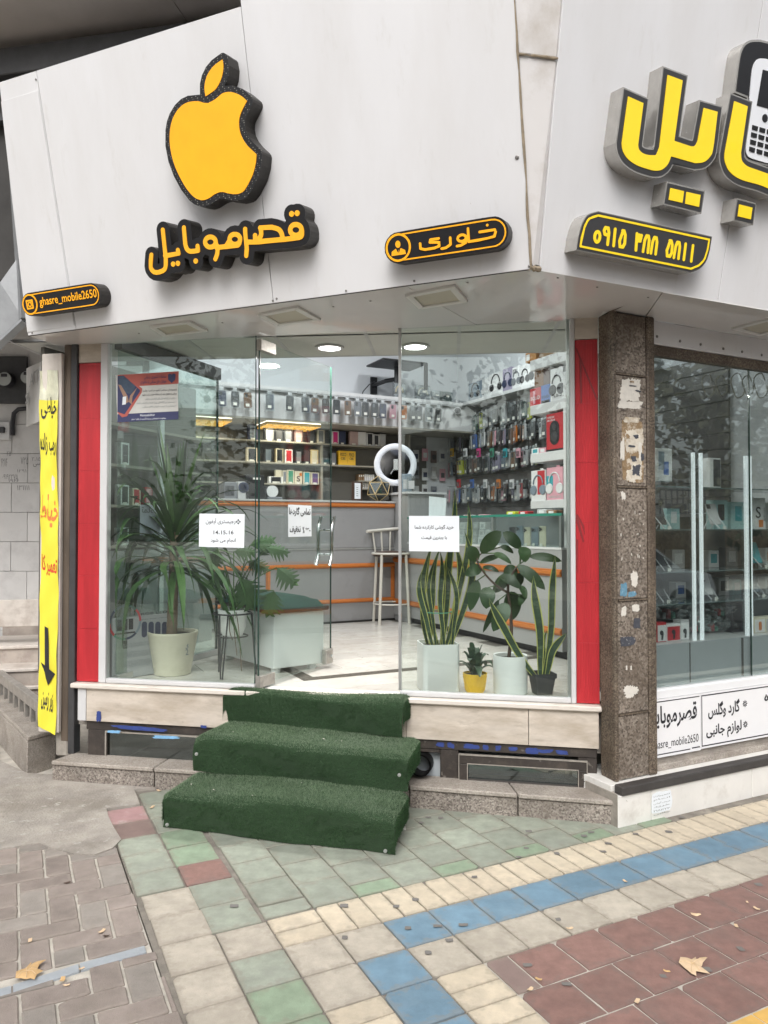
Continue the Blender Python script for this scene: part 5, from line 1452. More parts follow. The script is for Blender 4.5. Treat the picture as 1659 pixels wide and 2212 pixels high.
mat('green_leather', (.012, .052, .040), .7, spec=.15, var=.15, scale=8)
mat('ottoman_white', (.66, .68, .68), .3, var=.03)
mat('stool_cream', (.62, .60, .54), .4, var=.08, stain=[(50, (.25, .2, .16), .66, .72, .7)])
mat('brown_seat', (.06, .035, .025), .5, var=.3, scale=30)
mat('tripod_black', (.015, .015, .017), .35)
mat('ring_acrylic', (.78, .80, .86), .35, var=.03)
emis('lamp_glow', (1.0, .98, .94), 9)
emis('grid_glow', (1.0, .95, .80), 2.5)
mat('grid_yellow', (.75, .45, .08), .4)

# floor slab, threshold and tiles
fl = MB(); fpoly = [FW.p(-3.05, .121), FW.p(.16, .121), RC.p(2.9, .06), RC.p(-1.0, 1.45), BC.p(-3.0, 1.0)]
fo = fl.prism([(p.x, p.y) for p in fpoly], FLOOR - .1, FLOOR - .004).build('shop_floor', 'floor_joint'); struct(fo)
FFu = Fr(gz(687, 1468, FLOOR), U); FFu.o.z = 0
ts = .30
fpl = [(FFu.loc(p)[0], FFu.loc(p)[1]) for p in fpoly]
ftm = unitmesh(MB().box(-ts + .002, ts - .002, -ts / 2 + .002, ts / 2 - .002, -.01, 0), 'floor_tile', MATS['floor_marble'], .001)
strips = [((-.0, .0), (6.0, .095)), ((-.095, .0), (0, 6.0))]
def cen(p): return Vector((sum(q.x for q in p) / len(p), sum(q.y for q in p) / len(p), 0))
nft = 0
for j in range(-9, 17):
    for i in range(-6, 6):
        x = i * 2 * ts + (ts if j % 2 else 0); y = j * ts
        q = [(x, y), (x + 2 * ts, y), (x + 2 * ts, y + ts), (x, y + ts)]
        for part in (0, 1):       # either side of the dark strip
            c = clip(q, (0, .0) if part == 0 else (0, .095), (0, -1) if part == 0 else (0, 1))
            if part == 0: pass
            else: c = clip(c, (.0, 0), (1, 0)) if len(c) > 2 else c
            pcs = [c]
            if part == 1: pcs.append(clip(clip(q, (-.095, 0), (-1, 0)), (0, 0), (0, 1)))
            for c in pcs:
                for k in range(len(fpl)):
                    if len(c) < 3: break
                    a, b = fpl[k], fpl[(k + 1) % len(fpl)]; nx_, ny_ = -(b[1] - a[1]), b[0] - a[0]
                    c = clip(c, a, (nx_, ny_))
                if len(c) < 3: continue
                c = inset(c, .0015)
                ar = abs(sum(c[k][0] * c[(k + 1) % len(c)][1] - c[(k + 1) % len(c)][0] * c[k][1] for k in range(len(c)))) / 2
                if ar < .002: continue
                ctr = FFu.p(sum(p[0] for p in c) / len(c), sum(p[1] for p in c) / len(c))
                if ctr.y > 9 or BC.loc(ctr)[1] > .02 or RC.loc(ctr)[1] > .02: continue
                if len(c) == 4 and abs(ar - (2 * ts - .003) * (ts - .003)) < 1e-4: piece(fo, ftm, FFu.p(x + ts, y + ts / 2, FLOOR), name='floor_tile', rz=math.atan2(U.y, U.x))
                else: MB().prism([FFu.p(*p) for p in c], FLOOR - .01, FLOOR).build('floor_tile', 'floor_marble', fo)
for a0, a1, b0, b1 in ((-.095, 2.6, .0, .095), (-.095, 0, .095, 3.2)):
    n_ = 3
    for k in range(n_):
        x0, x1 = (a0 + (a1 - a0) * k / n_, a0 + (a1 - a0) * (k + 1) / n_) if a1 - a0 > 1 else (a0, a1)
        y0, y1 = (b0, b1) if a1 - a0 > 1 else (b0 + (b1 - b0) * k / n_, b0 + (b1 - b0) * (k + 1) / n_)
        MB(FFu).box(x0 + .001, x1 - .001, y0 + .001, y1 - .001, FLOOR - .01, FLOOR + .0005).build('dark_strip', 'floor_strip', fo)
th = MB(FW).box(-1.86, -1.01, .0, .118, .5, FLOOR + .003).build('threshold', 'white_marble'); struct(th)
tag(MB(FW).box(-1.22, -1.14, .03, .045, FLOOR + .0035, FLOOR + .007).build('floor_catch', 'worn_steel'), 'small metal catch plate let into the white threshold', 'door catch')

# walls
shw = thing('shop_walls', 'white upper walls inside the phone shop', 'wall', BW_.p(0, 0, 2))
HZ = 4.3
MB(BW_).box(-3.05, 1.42, .0, .1, .5, HZ).build('back_wall', 'shop_wall', shw)
MB(RW).box(-.95, 4.2, .0, .1, .5, HZ).build('right_wall', 'shop_wall', shw)
MB().hexa([FW.p(-3.16, .125, .5), FW.p(-3.08, .125, .5), BC.p(-3.0, 1.0, .5) + Vector((.1, 0, 0)), BC.p(-3.0, 1.0, .5), FW.p(-3.16, .125, HZ), FW.p(-3.08, .125, HZ), BC.p(-3.0, 1.0, HZ) + Vector((.1, 0, 0)), BC.p(-3.0, 1.0, HZ)]).build('left_wall', 'shop_wall', shw)
MB(FW).box(-3.2, .2, .05, .12, 2.83, HZ).build('front_bulkhead', 'shop_wall', shw)
MB(RS).box(-.1, 3.2, .62, .66, 2.83, HZ).build('front_bulkhead', 'shop_wall', shw)
MB().prism([FW.p(-3.2, .05), FW.p(.3, .05), RS.p(3.4, .3), RW.p(4.0, .1), RW.p(-1.1, .1), BW_.p(-3.2, .1)], HZ, HZ + .1).build('high_ceiling', 'shop_wall', shw)
MB(RS).box(3.2, 3.3, .0, 4.5, .0, HZ).build('end_wall', 'shop_wall', shw)
# tiled lower ceiling
cl = thing('suspended_ceiling', 'suspended ceiling of white fissured tiles over the shop entrance', 'ceiling', CF.p(0, -.6, 2.8))
def infront(c): return FW.loc(c)[1] < .06 or (FW.loc(c)[0] > .0 and RS.loc(c)[1] < .1)
ctm = unitmesh(MB().box(-.292, .292, -.292, .292, 0, .015), 'ceiling_tile', MATS['ceiling_tile'], .003)
for i in range(-5, 8):
    for j in range(-4, 0):
        c = CF.p(i * .6 + .3, j * .6 + .3, 2.80)
        fl_loc = FW.loc(c)[1]; rl = RS.loc(c)[1]
        if fl_loc < -.0 or infront(c) or c.x < -2.6: continue
        piece(cl, ctm, c, name='ceiling_tile', rz=math.atan2(CXd.y, CXd.x))
m = MB(CF)
for i in range(-5, 9):
    y = -3.0
    while y < 0 and infront(CF.p(i * .6, y)): y += .02
    if y < -.05: m.box(i * .6 - .012, i * .6 + .012, y, 0, 2.798, 2.815)
m.build('runner', 'ceiling_bar', cl)
m = MB(CF)
for j in range(-4, 1):
    xs = [k * .02 for k in range(-150, 200) if not infront(CF.p(k * .02, j * .6)) and k * .02 > -1.9]
    if xs: m.box(xs[0], xs[-1], j * .6 - .012, j * .6 + .012, 2.7985, 2.8155 if j else 2.84); m.build('cross_bar', 'ceiling_bar', cl)
# downlights
def downlight(q, n):
    c = gz(*q, 2.797)
    t = thing('downlight', ['lit round downlight right of the open door', 'lit round downlight above the right pane', 'lit round downlight near the left end of the ceiling', 'lit round downlight over the right counter'][n], 'light', c, group='round downlights in the ceiling')
    MB().lathe([(.075, 0), (.10, 0), (.10, -.008), (.078, -.010), (.075, -.002)], c, 28).build('trim_ring', 'white_frame', t, smooth=True)
    MB().lathe([(.076, -.004), (0, -.005)], c, 28).build('diffuser', 'lamp_glow', t, smooth=True)
    li = bpy.data.lights.new('downlight_lamp', 'AREA'); li.shape = 'DISK'; li.size = .14; li.energy = 20; li.color = (1, .97, .92)
    lo = bpy.data.objects.new('downlight_lamp', li); lo.location = Vector((0, 0, -.02)); lo.parent = t; col.objects.link(lo)
for n, q in enumerate([(712, 750.5), (897, 748)]): downlight(q, n)
# lamps of the high part of the shop
def highlamp(p, n):
    t = thing('ceiling_lamp', ['round lamp on the high ceiling over the back counter', 'round lamp on the high ceiling over the right counter', 'round lamp on the high ceiling at the left'][n], 'light', p, group='round lamps on the high ceiling')
    MB().lathe([(.0, 0), (.16, 0), (.16, -.04), (.15, -.05)], p, 24).build('housing', 'white_frame', t)
    MB().lathe([(.15, -.05), (0, -.052)], p, 24).build('diffuser', 'lamp_glow', t)
    li = bpy.data.lights.new('ceiling_lamp_light', 'AREA'); li.shape = 'DISK'; li.size = .3; li.energy = 30; li.color = (.95, .98, 1)
    lo = bpy.data.objects.new('ceiling_lamp_light', li); lo.location = Vector((0, 0, -.07)); lo.parent = t; col.objects.link(lo)
for n, p in enumerate([BC.p(-1.5, -.9, HZ - .001), RC.p(1.3, .2, HZ - .001), BC.p(-2.4, -1.5, HZ - .001)]): highlamp(p, n)

# back counter
bc = thing('service_counter', 'tall grey service counter with orange mouldings across the back', 'counter', K)
CT = 1.83
MB(BC).box(-2.98, .0, .0, .5, FLOOR + .0, 1.775).build('body', 'laminate_grey', bc)
MB(BC).box(-2.98, .05, -.02, .52, 1.81, CT).build('worktop', 'counter_top', bc, bevel=.004)
def mould(F, a0, a1, c0, c1, par, horizontal=True):
    m = MB(F); m.box(a0, a1, -.012, 0, c0, c1); h = (c1 - c0)
    if horizontal: m.box(a0, a1, -.022, -.012, c0 + h * .25, c1 - h * .25)
    else: m.box(a0 + .012, a1 - .012, -.022, -.012, c0, c1)
    return m.build('moulding', 'orange_wood', par, bevel=.003)
for a0, a1, c0, c1, hz in ((-2.98, .0, 1.762, 1.808, True), (-2.98, -.0, 1.135, 1.18, True), (-2.98, -.0, .775, .815, True), (-.045, -.001, .816, 1.134, False), (-1.42, -1.375, .816, 1.134, False)):
    mould(BC, a0, a1, c0, c1, bc, hz)
MB(BC).box(-2.98, .0, -.006, 0, 1.325, 1.34).build('joint_profile', 'alu', bc)
MB(BC).box(-2.98, .0, -.004, 0, 1.345, 1.757).build('panel', 'laminate_grey', bc)
MB(BC).box(-2.98, .0, -.012, .0, FLOOR + .001, FLOOR + .02).build('kick_strip', 'kick_black', bc)
# right counter with glass showcase
rc_ = thing('showcase_counter', 'grey counter with orange mouldings and a glass showcase along the right', 'counter', RC.p(1.5, 0, FLOOR))
MB(RC).box(.0, 2.72, .0, .5, FLOOR + .06, 1.385).build('body', 'laminate_light', rc_)
MB(RC).box(.0, 2.72, .06, .5, FLOOR, FLOOR + .06).build('kick_strip', 'kick_black', rc_)
for c0, c1 in ((1.185, 1.24), (.75, .802)): mould(RC, .0, 2.72, c0, c1, rc_)
MB(RC).box(.3, 2.72, -.005, .5, 1.386, 1.402).build('shelf', 'cabinet_white', rc_)
MB(RC).box(.3, 2.72, .0, .005, 1.403, 1.645).build('front_glass', 'display_glass', rc_)
MB(RC).box(.3, 2.72, .0, .5, 1.646, 1.655).build('top_glass', 'display_glass', rc_)
MB(RC).box(.3, 2.72, .48, .5, 1.403, 1.645).build('rear_panel', 'laminate_grey', rc_)
m = MB(RC)
for a in (.3, 1.82, 2.7): m.box(a - .012, a + .012, .001, .03, 1.403, 1.645)
m.build('post', 'alu', rc_)
m = MB(RC).box(.3, 2.72, -.003, .012, 1.640, 1.66).build('top_edge', mat('green_glass_edge', (.03, .22, .16), .2), rc_)
# corner cabinet
cc = thing('corner_cabinet', 'grey cabinet standing in the corner between the two counters', 'cabinet', RC.p(.1, .2, FLOOR))
MB(RC).box(-.1, .29, .01, .45, FLOOR, 1.90).build('body', 'laminate_light', cc, bevel=.004)
MB(RC).box(-.12, .31, -.01, .47, 1.902, 1.925).build('top', 'cabinet_white', cc)

# upper cabinet with the hook rail, soffit and grid lights
UF = BC.off(0, .33, 0)
uc = thing('upper_cabinet', 'white cabinet fascia over the shelves with a rail of hooks', 'cabinet', UF.p(-1, 0, 2.7))
aR = 1.35
MB(UF).box(-3.0, aR - .0, .0, .56, 2.985, 3.02).build('top_board', 'cabinet_white', uc)
MB(UF).box(-3.0, aR, .03, .05, 2.69, 2.984).build('front_board', 'cabinet_white', uc)
MB(UF).box(-3.0, aR, .02, .56, 2.67, 2.689).build('soffit_board', 'shelf_beige', uc)
MB(UF).box(-3.0, aR, -.004, .03, 2.965, 2.984).build('rail', 'alu', uc)
for n, (q, w) in enumerate([((640, 917), .62), ((440, 900), .55)]):
    a = UF.px(*q)[0]
    t = thing('grid_light', ['lit louvre lamp under the cabinet behind the open door', 'lit louvre lamp under the cabinet at the left'][n], 'light', UF.p(a, .27, 2.668), group='lit louvre lamps under the cabinet')
    MB(UF).box(a - .3, a + .3, .06, .48, 2.660, 2.667).build('tray', 'grid_glow', t)
    m = MB(UF)
    for k in range(7): m.box(a - .3 + k * .1 - .003, a - .3 + k * .1 + .003, .06, .48, 2.630, 2.659)
    for k in range(4): m.box(a - .3, a + .3, .06 + k * .14 - .003, .06 + k * .14 + .003, 2.6295, 2.6585)
    m.build('louvre', 'grid_yellow', t)
    li = bpy.data.lights.new('grid_light_lamp', 'AREA'); li.shape = 'RECTANGLE'; li.size = .55; li.size_y = .35; li.energy = 5; li.color = (1, .93, .76)
    lo = bpy.data.objects.new('grid_light_lamp', li); lo.location = (0, 0, -.05); lo.parent = t; col.objects.link(lo)
# shelves on the back wall
sh = thing('wall_shelves', 'beige wall shelves for phone boxes behind the back counter', 'shelves', BW_.p(-1, 0, 1.83))
MB(BW_).box(-3.0, .9, -.012, 0, 1.83, 2.668).build('back_panel', 'niche_back', sh)
SZ = [2.50, 2.265, 2.035]
for k, z in enumerate(SZ): MB(BW_).box(-3.0, .55 if k < 2 else -.72, -.19, -.013, z - .018, z).build('shelf_board', 'shelf_beige', sh, bevel=.002)
ad = BW_.px(690, 1000, -.1)[0]
for a in (ad, -2.25): MB(BW_).box(a - .012, a + .012, -.18, -.013, CT, 2.48).build('divider', 'shelf_beige', sh)
MB(BW_).box(.55, .575, -.2, -.013, CT, 2.66).build('divider', 'shelf_beige', sh)

# ---------------- product boxes
def hexcol(c): return tuple(c)
CN = {'black': (.02, .02, .024), 'navy': (.03, .04, .09), 'cream': (.68, .62, .48), 'white': (.74, .74, .74), 'rose': (.50, .36, .34), 'mauve': (.16, .11, .10), 'gold': (.62, .47, .24), 'red': (.50, .03, .04),
      'grey': (.2, .21, .23), 'silver': (.5, .5, .5), 'blue': (.07, .16, .45), 'yellow': (.80, .47, .02), 'green': (.08, .30, .2), 'teal': (.05, .35, .4), 'purple': (.13, .10, .22), 'orange': (.6, .18, .03),
      'pink': (.70, .36, .42), 'brown': (.22, .11, .05), 'steel blue': (.20, .25, .30), 'lilac': (.33, .30, .40), 'lime': (.62, .66, .05), 'dark green': (.03, .09, .07), 'clear': (.62, .63, .63), 'charcoal': (.05, .05, .055), 'magenta': (.62, .04, .22)}
def cm(n, rough=.4):
    return MATS.get('col_' + n.replace(' ', '_')) or mat('col_' + n.replace(' ', '_'), CN[n], rough, var=.06, scale=12)
mat('price_tag', (.75, .74, .68), .7)
ORD = ['first', 'second', 'third', 'fourth', 'fifth', 'sixth', 'seventh', 'eighth', 'ninth', 'tenth', 'eleventh', 'twelfth', 'thirteenth', 'fourteenth', 'fifteenth', 'sixteenth', 'seventeenth', 'eighteenth', 'nineteenth', 'twentieth']
ORDX = ORD + ['twenty-first', 'last']
def box_thing(F, a0, a1, z, h, d, carton, art, lab, nm='phone_box', cat='box', b=-.15, yaw=0., group=None, tagged=True, words=None):
    w = a1 - a0; c = F.p((a0 + a1) / 2, b, z)
    X = (F.x * math.cos(yaw) + F.y * math.sin(yaw)).normalized(); G = Fr(c, X)
    t = thing(nm, lab, cat, c, group)
    MB(G).box(-w / 2, w / 2, 0, d, 0, h).build('carton', cm(carton), t, bevel=.002)
    for (x0, x1, y0, y1, cn) in art:
        MB(G).loops([[(w * (x0 - .5), h * y0), (w * (x1 - .5), h * y0), (w * (x1 - .5), h * y1), (w * (x0 - .5), h * y1)]], 0, -.0012).build('print', cm(cn), t)
    for (s_, x0, x1, y0, y1, cn) in (words or []):
        mm = MB(G); text_into(mm, s_, G, w * (x0 - .5), w * (x1 - .5), h * y0, h * y1, -.002, .012); mm.build('lettering', cm(cn), t)
    if tagged: MB(G).box(-w * .25, w * .18, -.004, -.002, 0, .022).build('price_tag', 'price_tag', t)
    return t
cA = lambda x: (1000 + x * .42194) / 1.82278
c4x = lambda x: (400 + x * .42194) / 1.82278
PH = [(.2, .8, .12, .92)]
def rowboxes(items, z, rown, ref):
    for n, (x0, x1, carton, art, h) in enumerate(items):
        a0 = BW_.px(x0, ref, -.15)[0]; a1 = BW_.px(x1, ref, -.15)[0]
        ar = [(.16, .84, .08, .93, art)] if isinstance(art, str) else art
        what = f'{carton} phone box with a {art} front' if isinstance(art, str) else f'plain {carton} phone box'
        box_thing(BW_, a0, a1, z, h, .06, carton, ar or [], f'{what}, {ORD[n]} from the left on the {rown} shelf', group='phone boxes on the wall shelves', b=-.155)
rowboxes([(c4x(1370), c4x(1455), 'navy', 'steel blue', .165), (c4x(1520), c4x(1612), 'black', 'silver', .165), (cA(-30), cA(5), 'black', 'grey', .16), (cA(110), cA(192), 'black', 'silver', .165), (cA(200), cA(267), 'black', 'charcoal', .165), (cA(280), cA(360), 'black', 'grey', .15), (cA(375), cA(458), 'mauve', 'rose', .17), (cA(508), cA(570), 'black', 'charcoal', .165),
          (cA(592), cA(657), 'cream', 'grey', .155), (cA(728), cA(790), 'white', 'magenta', .15), (cA(795), cA(855), 'navy', [], .155), (cA(893), cA(970), 'rose', [], .16), (cA(972), cA(1046), 'white', [], .16), (cA(1050), cA(1112), 'white', 'black', .155), (cA(1116), cA(1167), 'white', 'charcoal', .14), (cA(1170), cA(1228), 'silver', [], .15)], SZ[0], 'top', 960)
rowboxes([(c4x(1355), c4x(1450), 'cream', 'black', .15), (c4x(1520), c4x(1590), 'black', 'steel blue', .15), (c4x(1625), c4x(1695), 'gold', 'black', .155), (cA(105), cA(168), 'black', 'steel blue', .15), (cA(203), cA(272), 'cream', 'black', .155), (cA(290), cA(360), 'white', 'red', .15), (cA(385), cA(447), 'black', 'grey', .14), (cA(465), cA(525), 'black', 'charcoal', .155), (cA(526), cA(600), 'gold', 'cream', .16),
          (cA(636), cA(690), 'black', 'charcoal', .15), (cA(715), cA(770), 'black', 'grey', .145)], SZ[1], 'middle', 1005)
for n, (x0, x1) in enumerate([(790, 873), (875, 945)]):
    a0, a1 = BW_.px(cA(x0), 1005, -.15)[0], BW_.px(cA(x1), 1005, -.15)[0]
    box_thing(BW_, a0, a1, SZ[1], .165, .08, 'yellow', [], ['yellow phone box with black upright lettering, left of a pair', 'yellow phone box with a small handset print, right of a pair'][n], group='phone boxes on the wall shelves', b=-.16, tagged=False,
              words=[('POCO', .15, .8, .62, .85, 'black'), ('C85', .2, .7, .38, .55, 'black')])
rowboxes([(c4x(1560), c4x(1690), 'white', 'black', .075), (cA(200), cA(257), 'cream', [], .15), (cA(265), cA(305), 'cream', 'grey', .145), (cA(310), cA(373), 'cream', 'green', .155), (cA(460), cA(526), 'cream', 'teal', .14), (cA(532), cA(606), 'cream', 'purple', .135)], SZ[2], 'lowest', 1050)
a0, a1 = BW_.px(cA(378), 1050, -.15)[0], BW_.px(cA(449), 1050, -.15)[0]
box_thing(BW_, a0, a1, SZ[2], .145, .06, 'cream', [(.62, .95, .62, .85, 'orange')], 'cream phone box with a large black letter S on the lowest shelf', group='phone boxes on the wall shelves', b=-.155, words=[('S', .25, .72, .2, .62, 'black')])

# ---------------- hanging phone cases
mat('pouch', (.62, .64, .65), .15, var=.05)
glassmat('clear_pouch', (.88, .90, .91), 1.6, .05, .12, .06)
def case_proto(nm, w, h, d):
    t = thing(nm, 'x', 'phone case', (0, 0, 0))
    F = W
    rr = .012
    rp = [(sx * (w / 2 - rr) + rr * math.cos(a), sy * (h / 2 - rr) - h / 2 - .035 + rr * math.sin(a)) for sx, sy, a0 in ((1, 1, 0), (-1, 1, 1), (-1, -1, 2), (1, -1, 3)) for a in [(a0 + k / 3) * math.pi / 2 for k in range(4)]]
    MB(F).loops([rp], d / 2, -d / 2).build('shell', cm('black'), t)
    MB(F).loops([[(x * .35 - w * .18, (y + h / 2 + .035) * .25 - .035 - h * .18) for x, y in rp]], -d / 2, -d / 2 - .002).build('camera_window', cm('charcoal'), t)
    m = MB(F); pw, ph = w / 2 + .009, h + .05
    m.loops([[(-pw, -ph), (pw, -ph), (pw, -.012), (-pw, -.012)]], -d / 2 - .004, -d / 2 - .004); m.build('pouch', 'clear_pouch', t)
    m = MB(F); m.loops([[(-.02, -.026), (.02, -.026), (.02, .006), (-.02, .006)]], d / 2, d / 2 - .002); m.build('hang_tab', 'pouch', t)
    m = MB(F); m.loops([[(-w * .3, -h - .02), (w * .18, -h - .02), (w * .18, -h + .008), (-w * .3, -h + .008)]], -d / 2 - .005, -d / 2 - .006); m.build('price_sticker', 'price_tag', t)
    return t
cp = case_proto('phone_case', .078, .155, .014)
first_case = True
def hang(F, a, z, b, cn, cam_, lab, group, yaw=0., nm=None, sc_=1.):
    global first_case
    rz = math.atan2(F.x.y, F.x.x) + yaw
    r = cp if first_case else dup(cp, F.p(a, b, z))
    r.location = F.p(a, b, z); r.rotation_euler = (rnd.uniform(-.05, .05), rnd.uniform(-.04, .04), rz); r.scale = (sc_,) * 3
    r['label'] = lab; r['group'] = group; r['category'] = 'phone case'
    for ch in CH[r.name]:
        k = ch.name.split('.')[0]
        if k in ('shell', 'camera_window'):
            ch.material_slots[0].link = 'OBJECT'; ch.material_slots[0].material = cm(cn if k == 'shell' else cam_)
    first_case = False
    return r
def hooks(F, pts, z, b, parent):
    for a in pts: MB(F).tube([F.p(a, .025, z + .012), F.p(a, b - .03, z + .004), F.p(a, b - .045, z + .014)], .0025, 5).build('hook', 'chrome', parent)
seqA = [(c4x(1120), 'navy'), (c4x(1245), 'charcoal'), (c4x(1360), 'brown'), (c4x(1570), 'charcoal'), (cA(145), 'navy'), (cA(337), 'black'), (cA(475), 'charcoal'), (cA(572), 'brown'), (cA(668), 'charcoal'), (cA(770), 'black'), (cA(875), 'brown'), (cA(968), 'grey'), (cA(1040), 'black'),
        (cA(1128), 'charcoal'), (cA(1206), 'navy'), (cA(1300), 'pink'), (cA(1398), 'orange'), (cA(1485), 'charcoal'), (cA(1540), 'charcoal'), (cA(1625), 'grey')]
cB = lambda x: (1600 + x * .42194) / 1.82278
seqA += [(cB(210), 'charcoal'), (cB(302), 'black')]
for n, (x, cn) in enumerate(seqA):
    a = UF.px(x, 880, -.05)[0]
    hang(UF, a, 2.955, -.05, cn, 'charcoal' if cn != 'charcoal' else 'grey', f'{cn} flip case in clear pouch, {ORDX[n]} from the left on the cabinet rail', 'phone cases on the cabinet rail', rnd.uniform(-.1, .1))
hooks(UF, [UF.px(x, 880, -.05)[0] for x, _ in seqA] + [UF.px(cA(x), 880, -.05)[0] for x in (20, 225, 395, 620)], 2.955, -.05, uc)
# right wall: grey slatwall with four rows of cases
pw_ = thing('slat_wall', 'grey slatted display wall on the right carrying rows of phone cases', 'wall panel', RW.p(1, 0, 1.4))
for k in range(12): MB(RW).box(-.9, 3.1, -.02, -.001, 1.42 + k * .125, 1.42 + k * .125 + .118).build('slat', mat('slat_grey', (.19, .185, .18), .5, var=.08), pw_)
pal = ['pink', 'dark green', 'lime', 'clear', 'brown', 'grey', 'black', 'silver', 'charcoal', 'blue', 'clear', 'lilac', 'white', 'mauve', 'pink', 'white', 'lilac', 'brown', 'orange', 'silver', 'steel blue', 'red', 'clear', 'charcoal', 'white', 'yellow', 'clear']
rows = [('top', 770, 930, 585, 1180, 13, 1.12), ('second', 965, 1125, 380, 1330, 20, 1.1), ('third', 1200, 1370, 370, 1240, 20, 1.1), ('fourth', 1490, 1640, 345, 1240, 20, 1.05)]
hk = []
for rn, (nm_, y0, y1, x0, x1, n, s_) in enumerate(rows):
    zt = RW.px(cB(900), (1280 + y0 * .42194) / 1.82278, -.12)[1]
    for k in range(n):
        x = x0 + (x1 - x0) * (k + .5) / n + rnd.uniform(-8, 8)
        a = RW.px(cB(x), 900, -.12)[0]; cn = pal[(k * 5 + rn * 7 + (k * k) % 3) % len(pal)]
        if rn == 0: cn = ['silver', 'dark green', 'lime', 'clear', 'grey', 'charcoal', 'dark green', 'silver', 'black', 'black'][k % 10]
        if rn == 1: cn = (['clear', 'charcoal', 'lilac', 'black', 'silver', 'blue', 'clear', 'white', 'brown', 'pink', 'black', 'lilac', 'brown', 'orange', 'charcoal', 'clear', 'black', 'charcoal'])[k % 18]
        hang(RW, a, zt + .03 + rnd.uniform(-.012, .012), -.12 - .02 * (k % 2), cn, 'charcoal' if cn not in ('charcoal', 'black') else 'grey', f'{cn} phone case, {ORD[k]} from the left in the {nm_} row of the right wall', 'phone cases on the right wall', rnd.uniform(-.35, .1), sc_=s_ * rnd.uniform(.94, 1.06))
        hk.append((a, zt + .03))
for rn, (nm_, y0, y1, x0, x1, n, s_) in enumerate(rows):
    zt = RW.px(cB(900), (1280 + y0 * .42194) / 1.82278, -.12)[1]
    for k in range(n):
        a = RW.px(cB(x0 + (x1 - x0) * (k + 1.0) / n), 900, -.05)[0]; cn = ['silver', 'clear', 'grey', 'charcoal', 'white', 'mauve', 'steel blue'][(k * 3 + rn) % 7]
        hang(RW, a, zt + .02 + rnd.uniform(-.03, .03), -.055, cn, 'grey', f'{cn} phone case half hidden behind the {nm_} row on the right wall, {ORD[k]} there', 'phone cases hung behind others on the right wall', rnd.uniform(-.4, .2), sc_=rnd.uniform(.8, 1))
for k in range(14):       # cards and sachets on the end wall by the corner
    c = BW_.p(.62 + (k % 5) * .125, -.02, 2.52 - (k // 5) * .22 - (k % 2) * .02); G = Fr(c, U); cn = ['white', 'silver', 'pink', 'mauve', 'clear', 'white', 'grey'][k % 7]
    t = thing('accessory_card', f'{cn} accessory card, {ORD[k % 5]} in the {["upper", "middle", "lower"][k // 5]} row on the end wall by the corner', 'card', c, group='accessory cards on the end wall')
    MB(G).box(-.04, .04, -.012, 0, -.15, 0).build('card', cm(cn), t, bevel=.002); MB(G).box(-.025, .025, -.016, -.012, -.11, -.05).build('print', cm(['charcoal', 'navy', 'white'][k % 3]), t)
for a, z in hk[::2]: MB(RW).tube([RW.p(a, -.02, z), RW.p(a, -.16, z + .005)], .0025, 4).build('hook', 'chrome', pw_)
# small colourful packets between
PK = ['yellow', 'red', 'white', 'blue', 'magenta', 'white', 'green', 'orange', 'teal', 'white', 'pink', 'black']
for k in range(12):
    x = 420 + k * 62; a = RW.px(cB(x), 1050, -.2)[0]
    zt = RW.px(cB(x), (1280 + (1440 if k % 2 else 1150) * .42194) / 1.82278, -.2)[1]
    c = RW.p(a, -.19, zt)
    t = thing('accessory_packet', f'small {PK[k]} accessory packet, {ORD[k]} from the left among the hanging cases', 'packet', c, group='small accessory packets on the right wall')
    G = Fr(c, RW.x); MB(G).box(-.035, .035, -.008, .008, -.1, 0).build('card', cm(PK[k]), t, bevel=.002); MB(G).box(-.026, .026, -.014, -.008, -.085, -.03).build('blister', 'clear_pouch', t)

# top shelf along the right wall with headphone boxes
ts_ = thing('top_shelf', 'white top shelf along the right wall holding headphone boxes', 'shelf', RW.p(1, 0, 3))
zS = 3.02
MB(RW).box(-.85, 2.4, -.28, -.001, zS - .035, zS).build('board', 'cabinet_white', ts_)
hp = mat('ear_black', (.02, .02, .022), .35)
def headphone_box(F, x0, x1, y, h, cn, ear, lab, z, b=-.2, words=None, yaw=0, second=None, ref=cB, d=.09):
    a0, a1 = sorted((F.px(ref(x0), y, b)[0], F.px(ref(x1), y, b)[0])); w = a1 - a0
    t = box_thing(F, a0, a1, z, h, d, cn, [second] if second else [], lab, 'headphone_box', 'box', b, yaw, 'headphone boxes in the shop', False, words)
    X = (F.x * math.cos(yaw) + F.y * math.sin(yaw)).normalized(); G = Fr(ORG[t.name], X)
    r = min(w, h) * .33; cx, cz = 0, h * .55
    m = MB(G); m.tube([G.p(cx + r * math.cos(q), -.004, cz + r * 1.15 * math.sin(q)) for q in [math.pi * k / 12 for k in range(13)]], .006, 6)
    for s_ in (-1, 1): m.lathe([(0, -.006), (.03 * h / .2, -.006), (.034 * h / .2, .002)], ax=Fr(G.p(cx + s_ * r * .95, -.004, cz - .04 * h / .2), G.x, G.z, G.y), n=14)
    m.build('headphone_print', cm(ear), t, smooth=True)
    MB(G).box(-.02, .02, d * .4, d * .45, h + .001, h + .018).build('hang_tab', cm(cn), t)
    return t
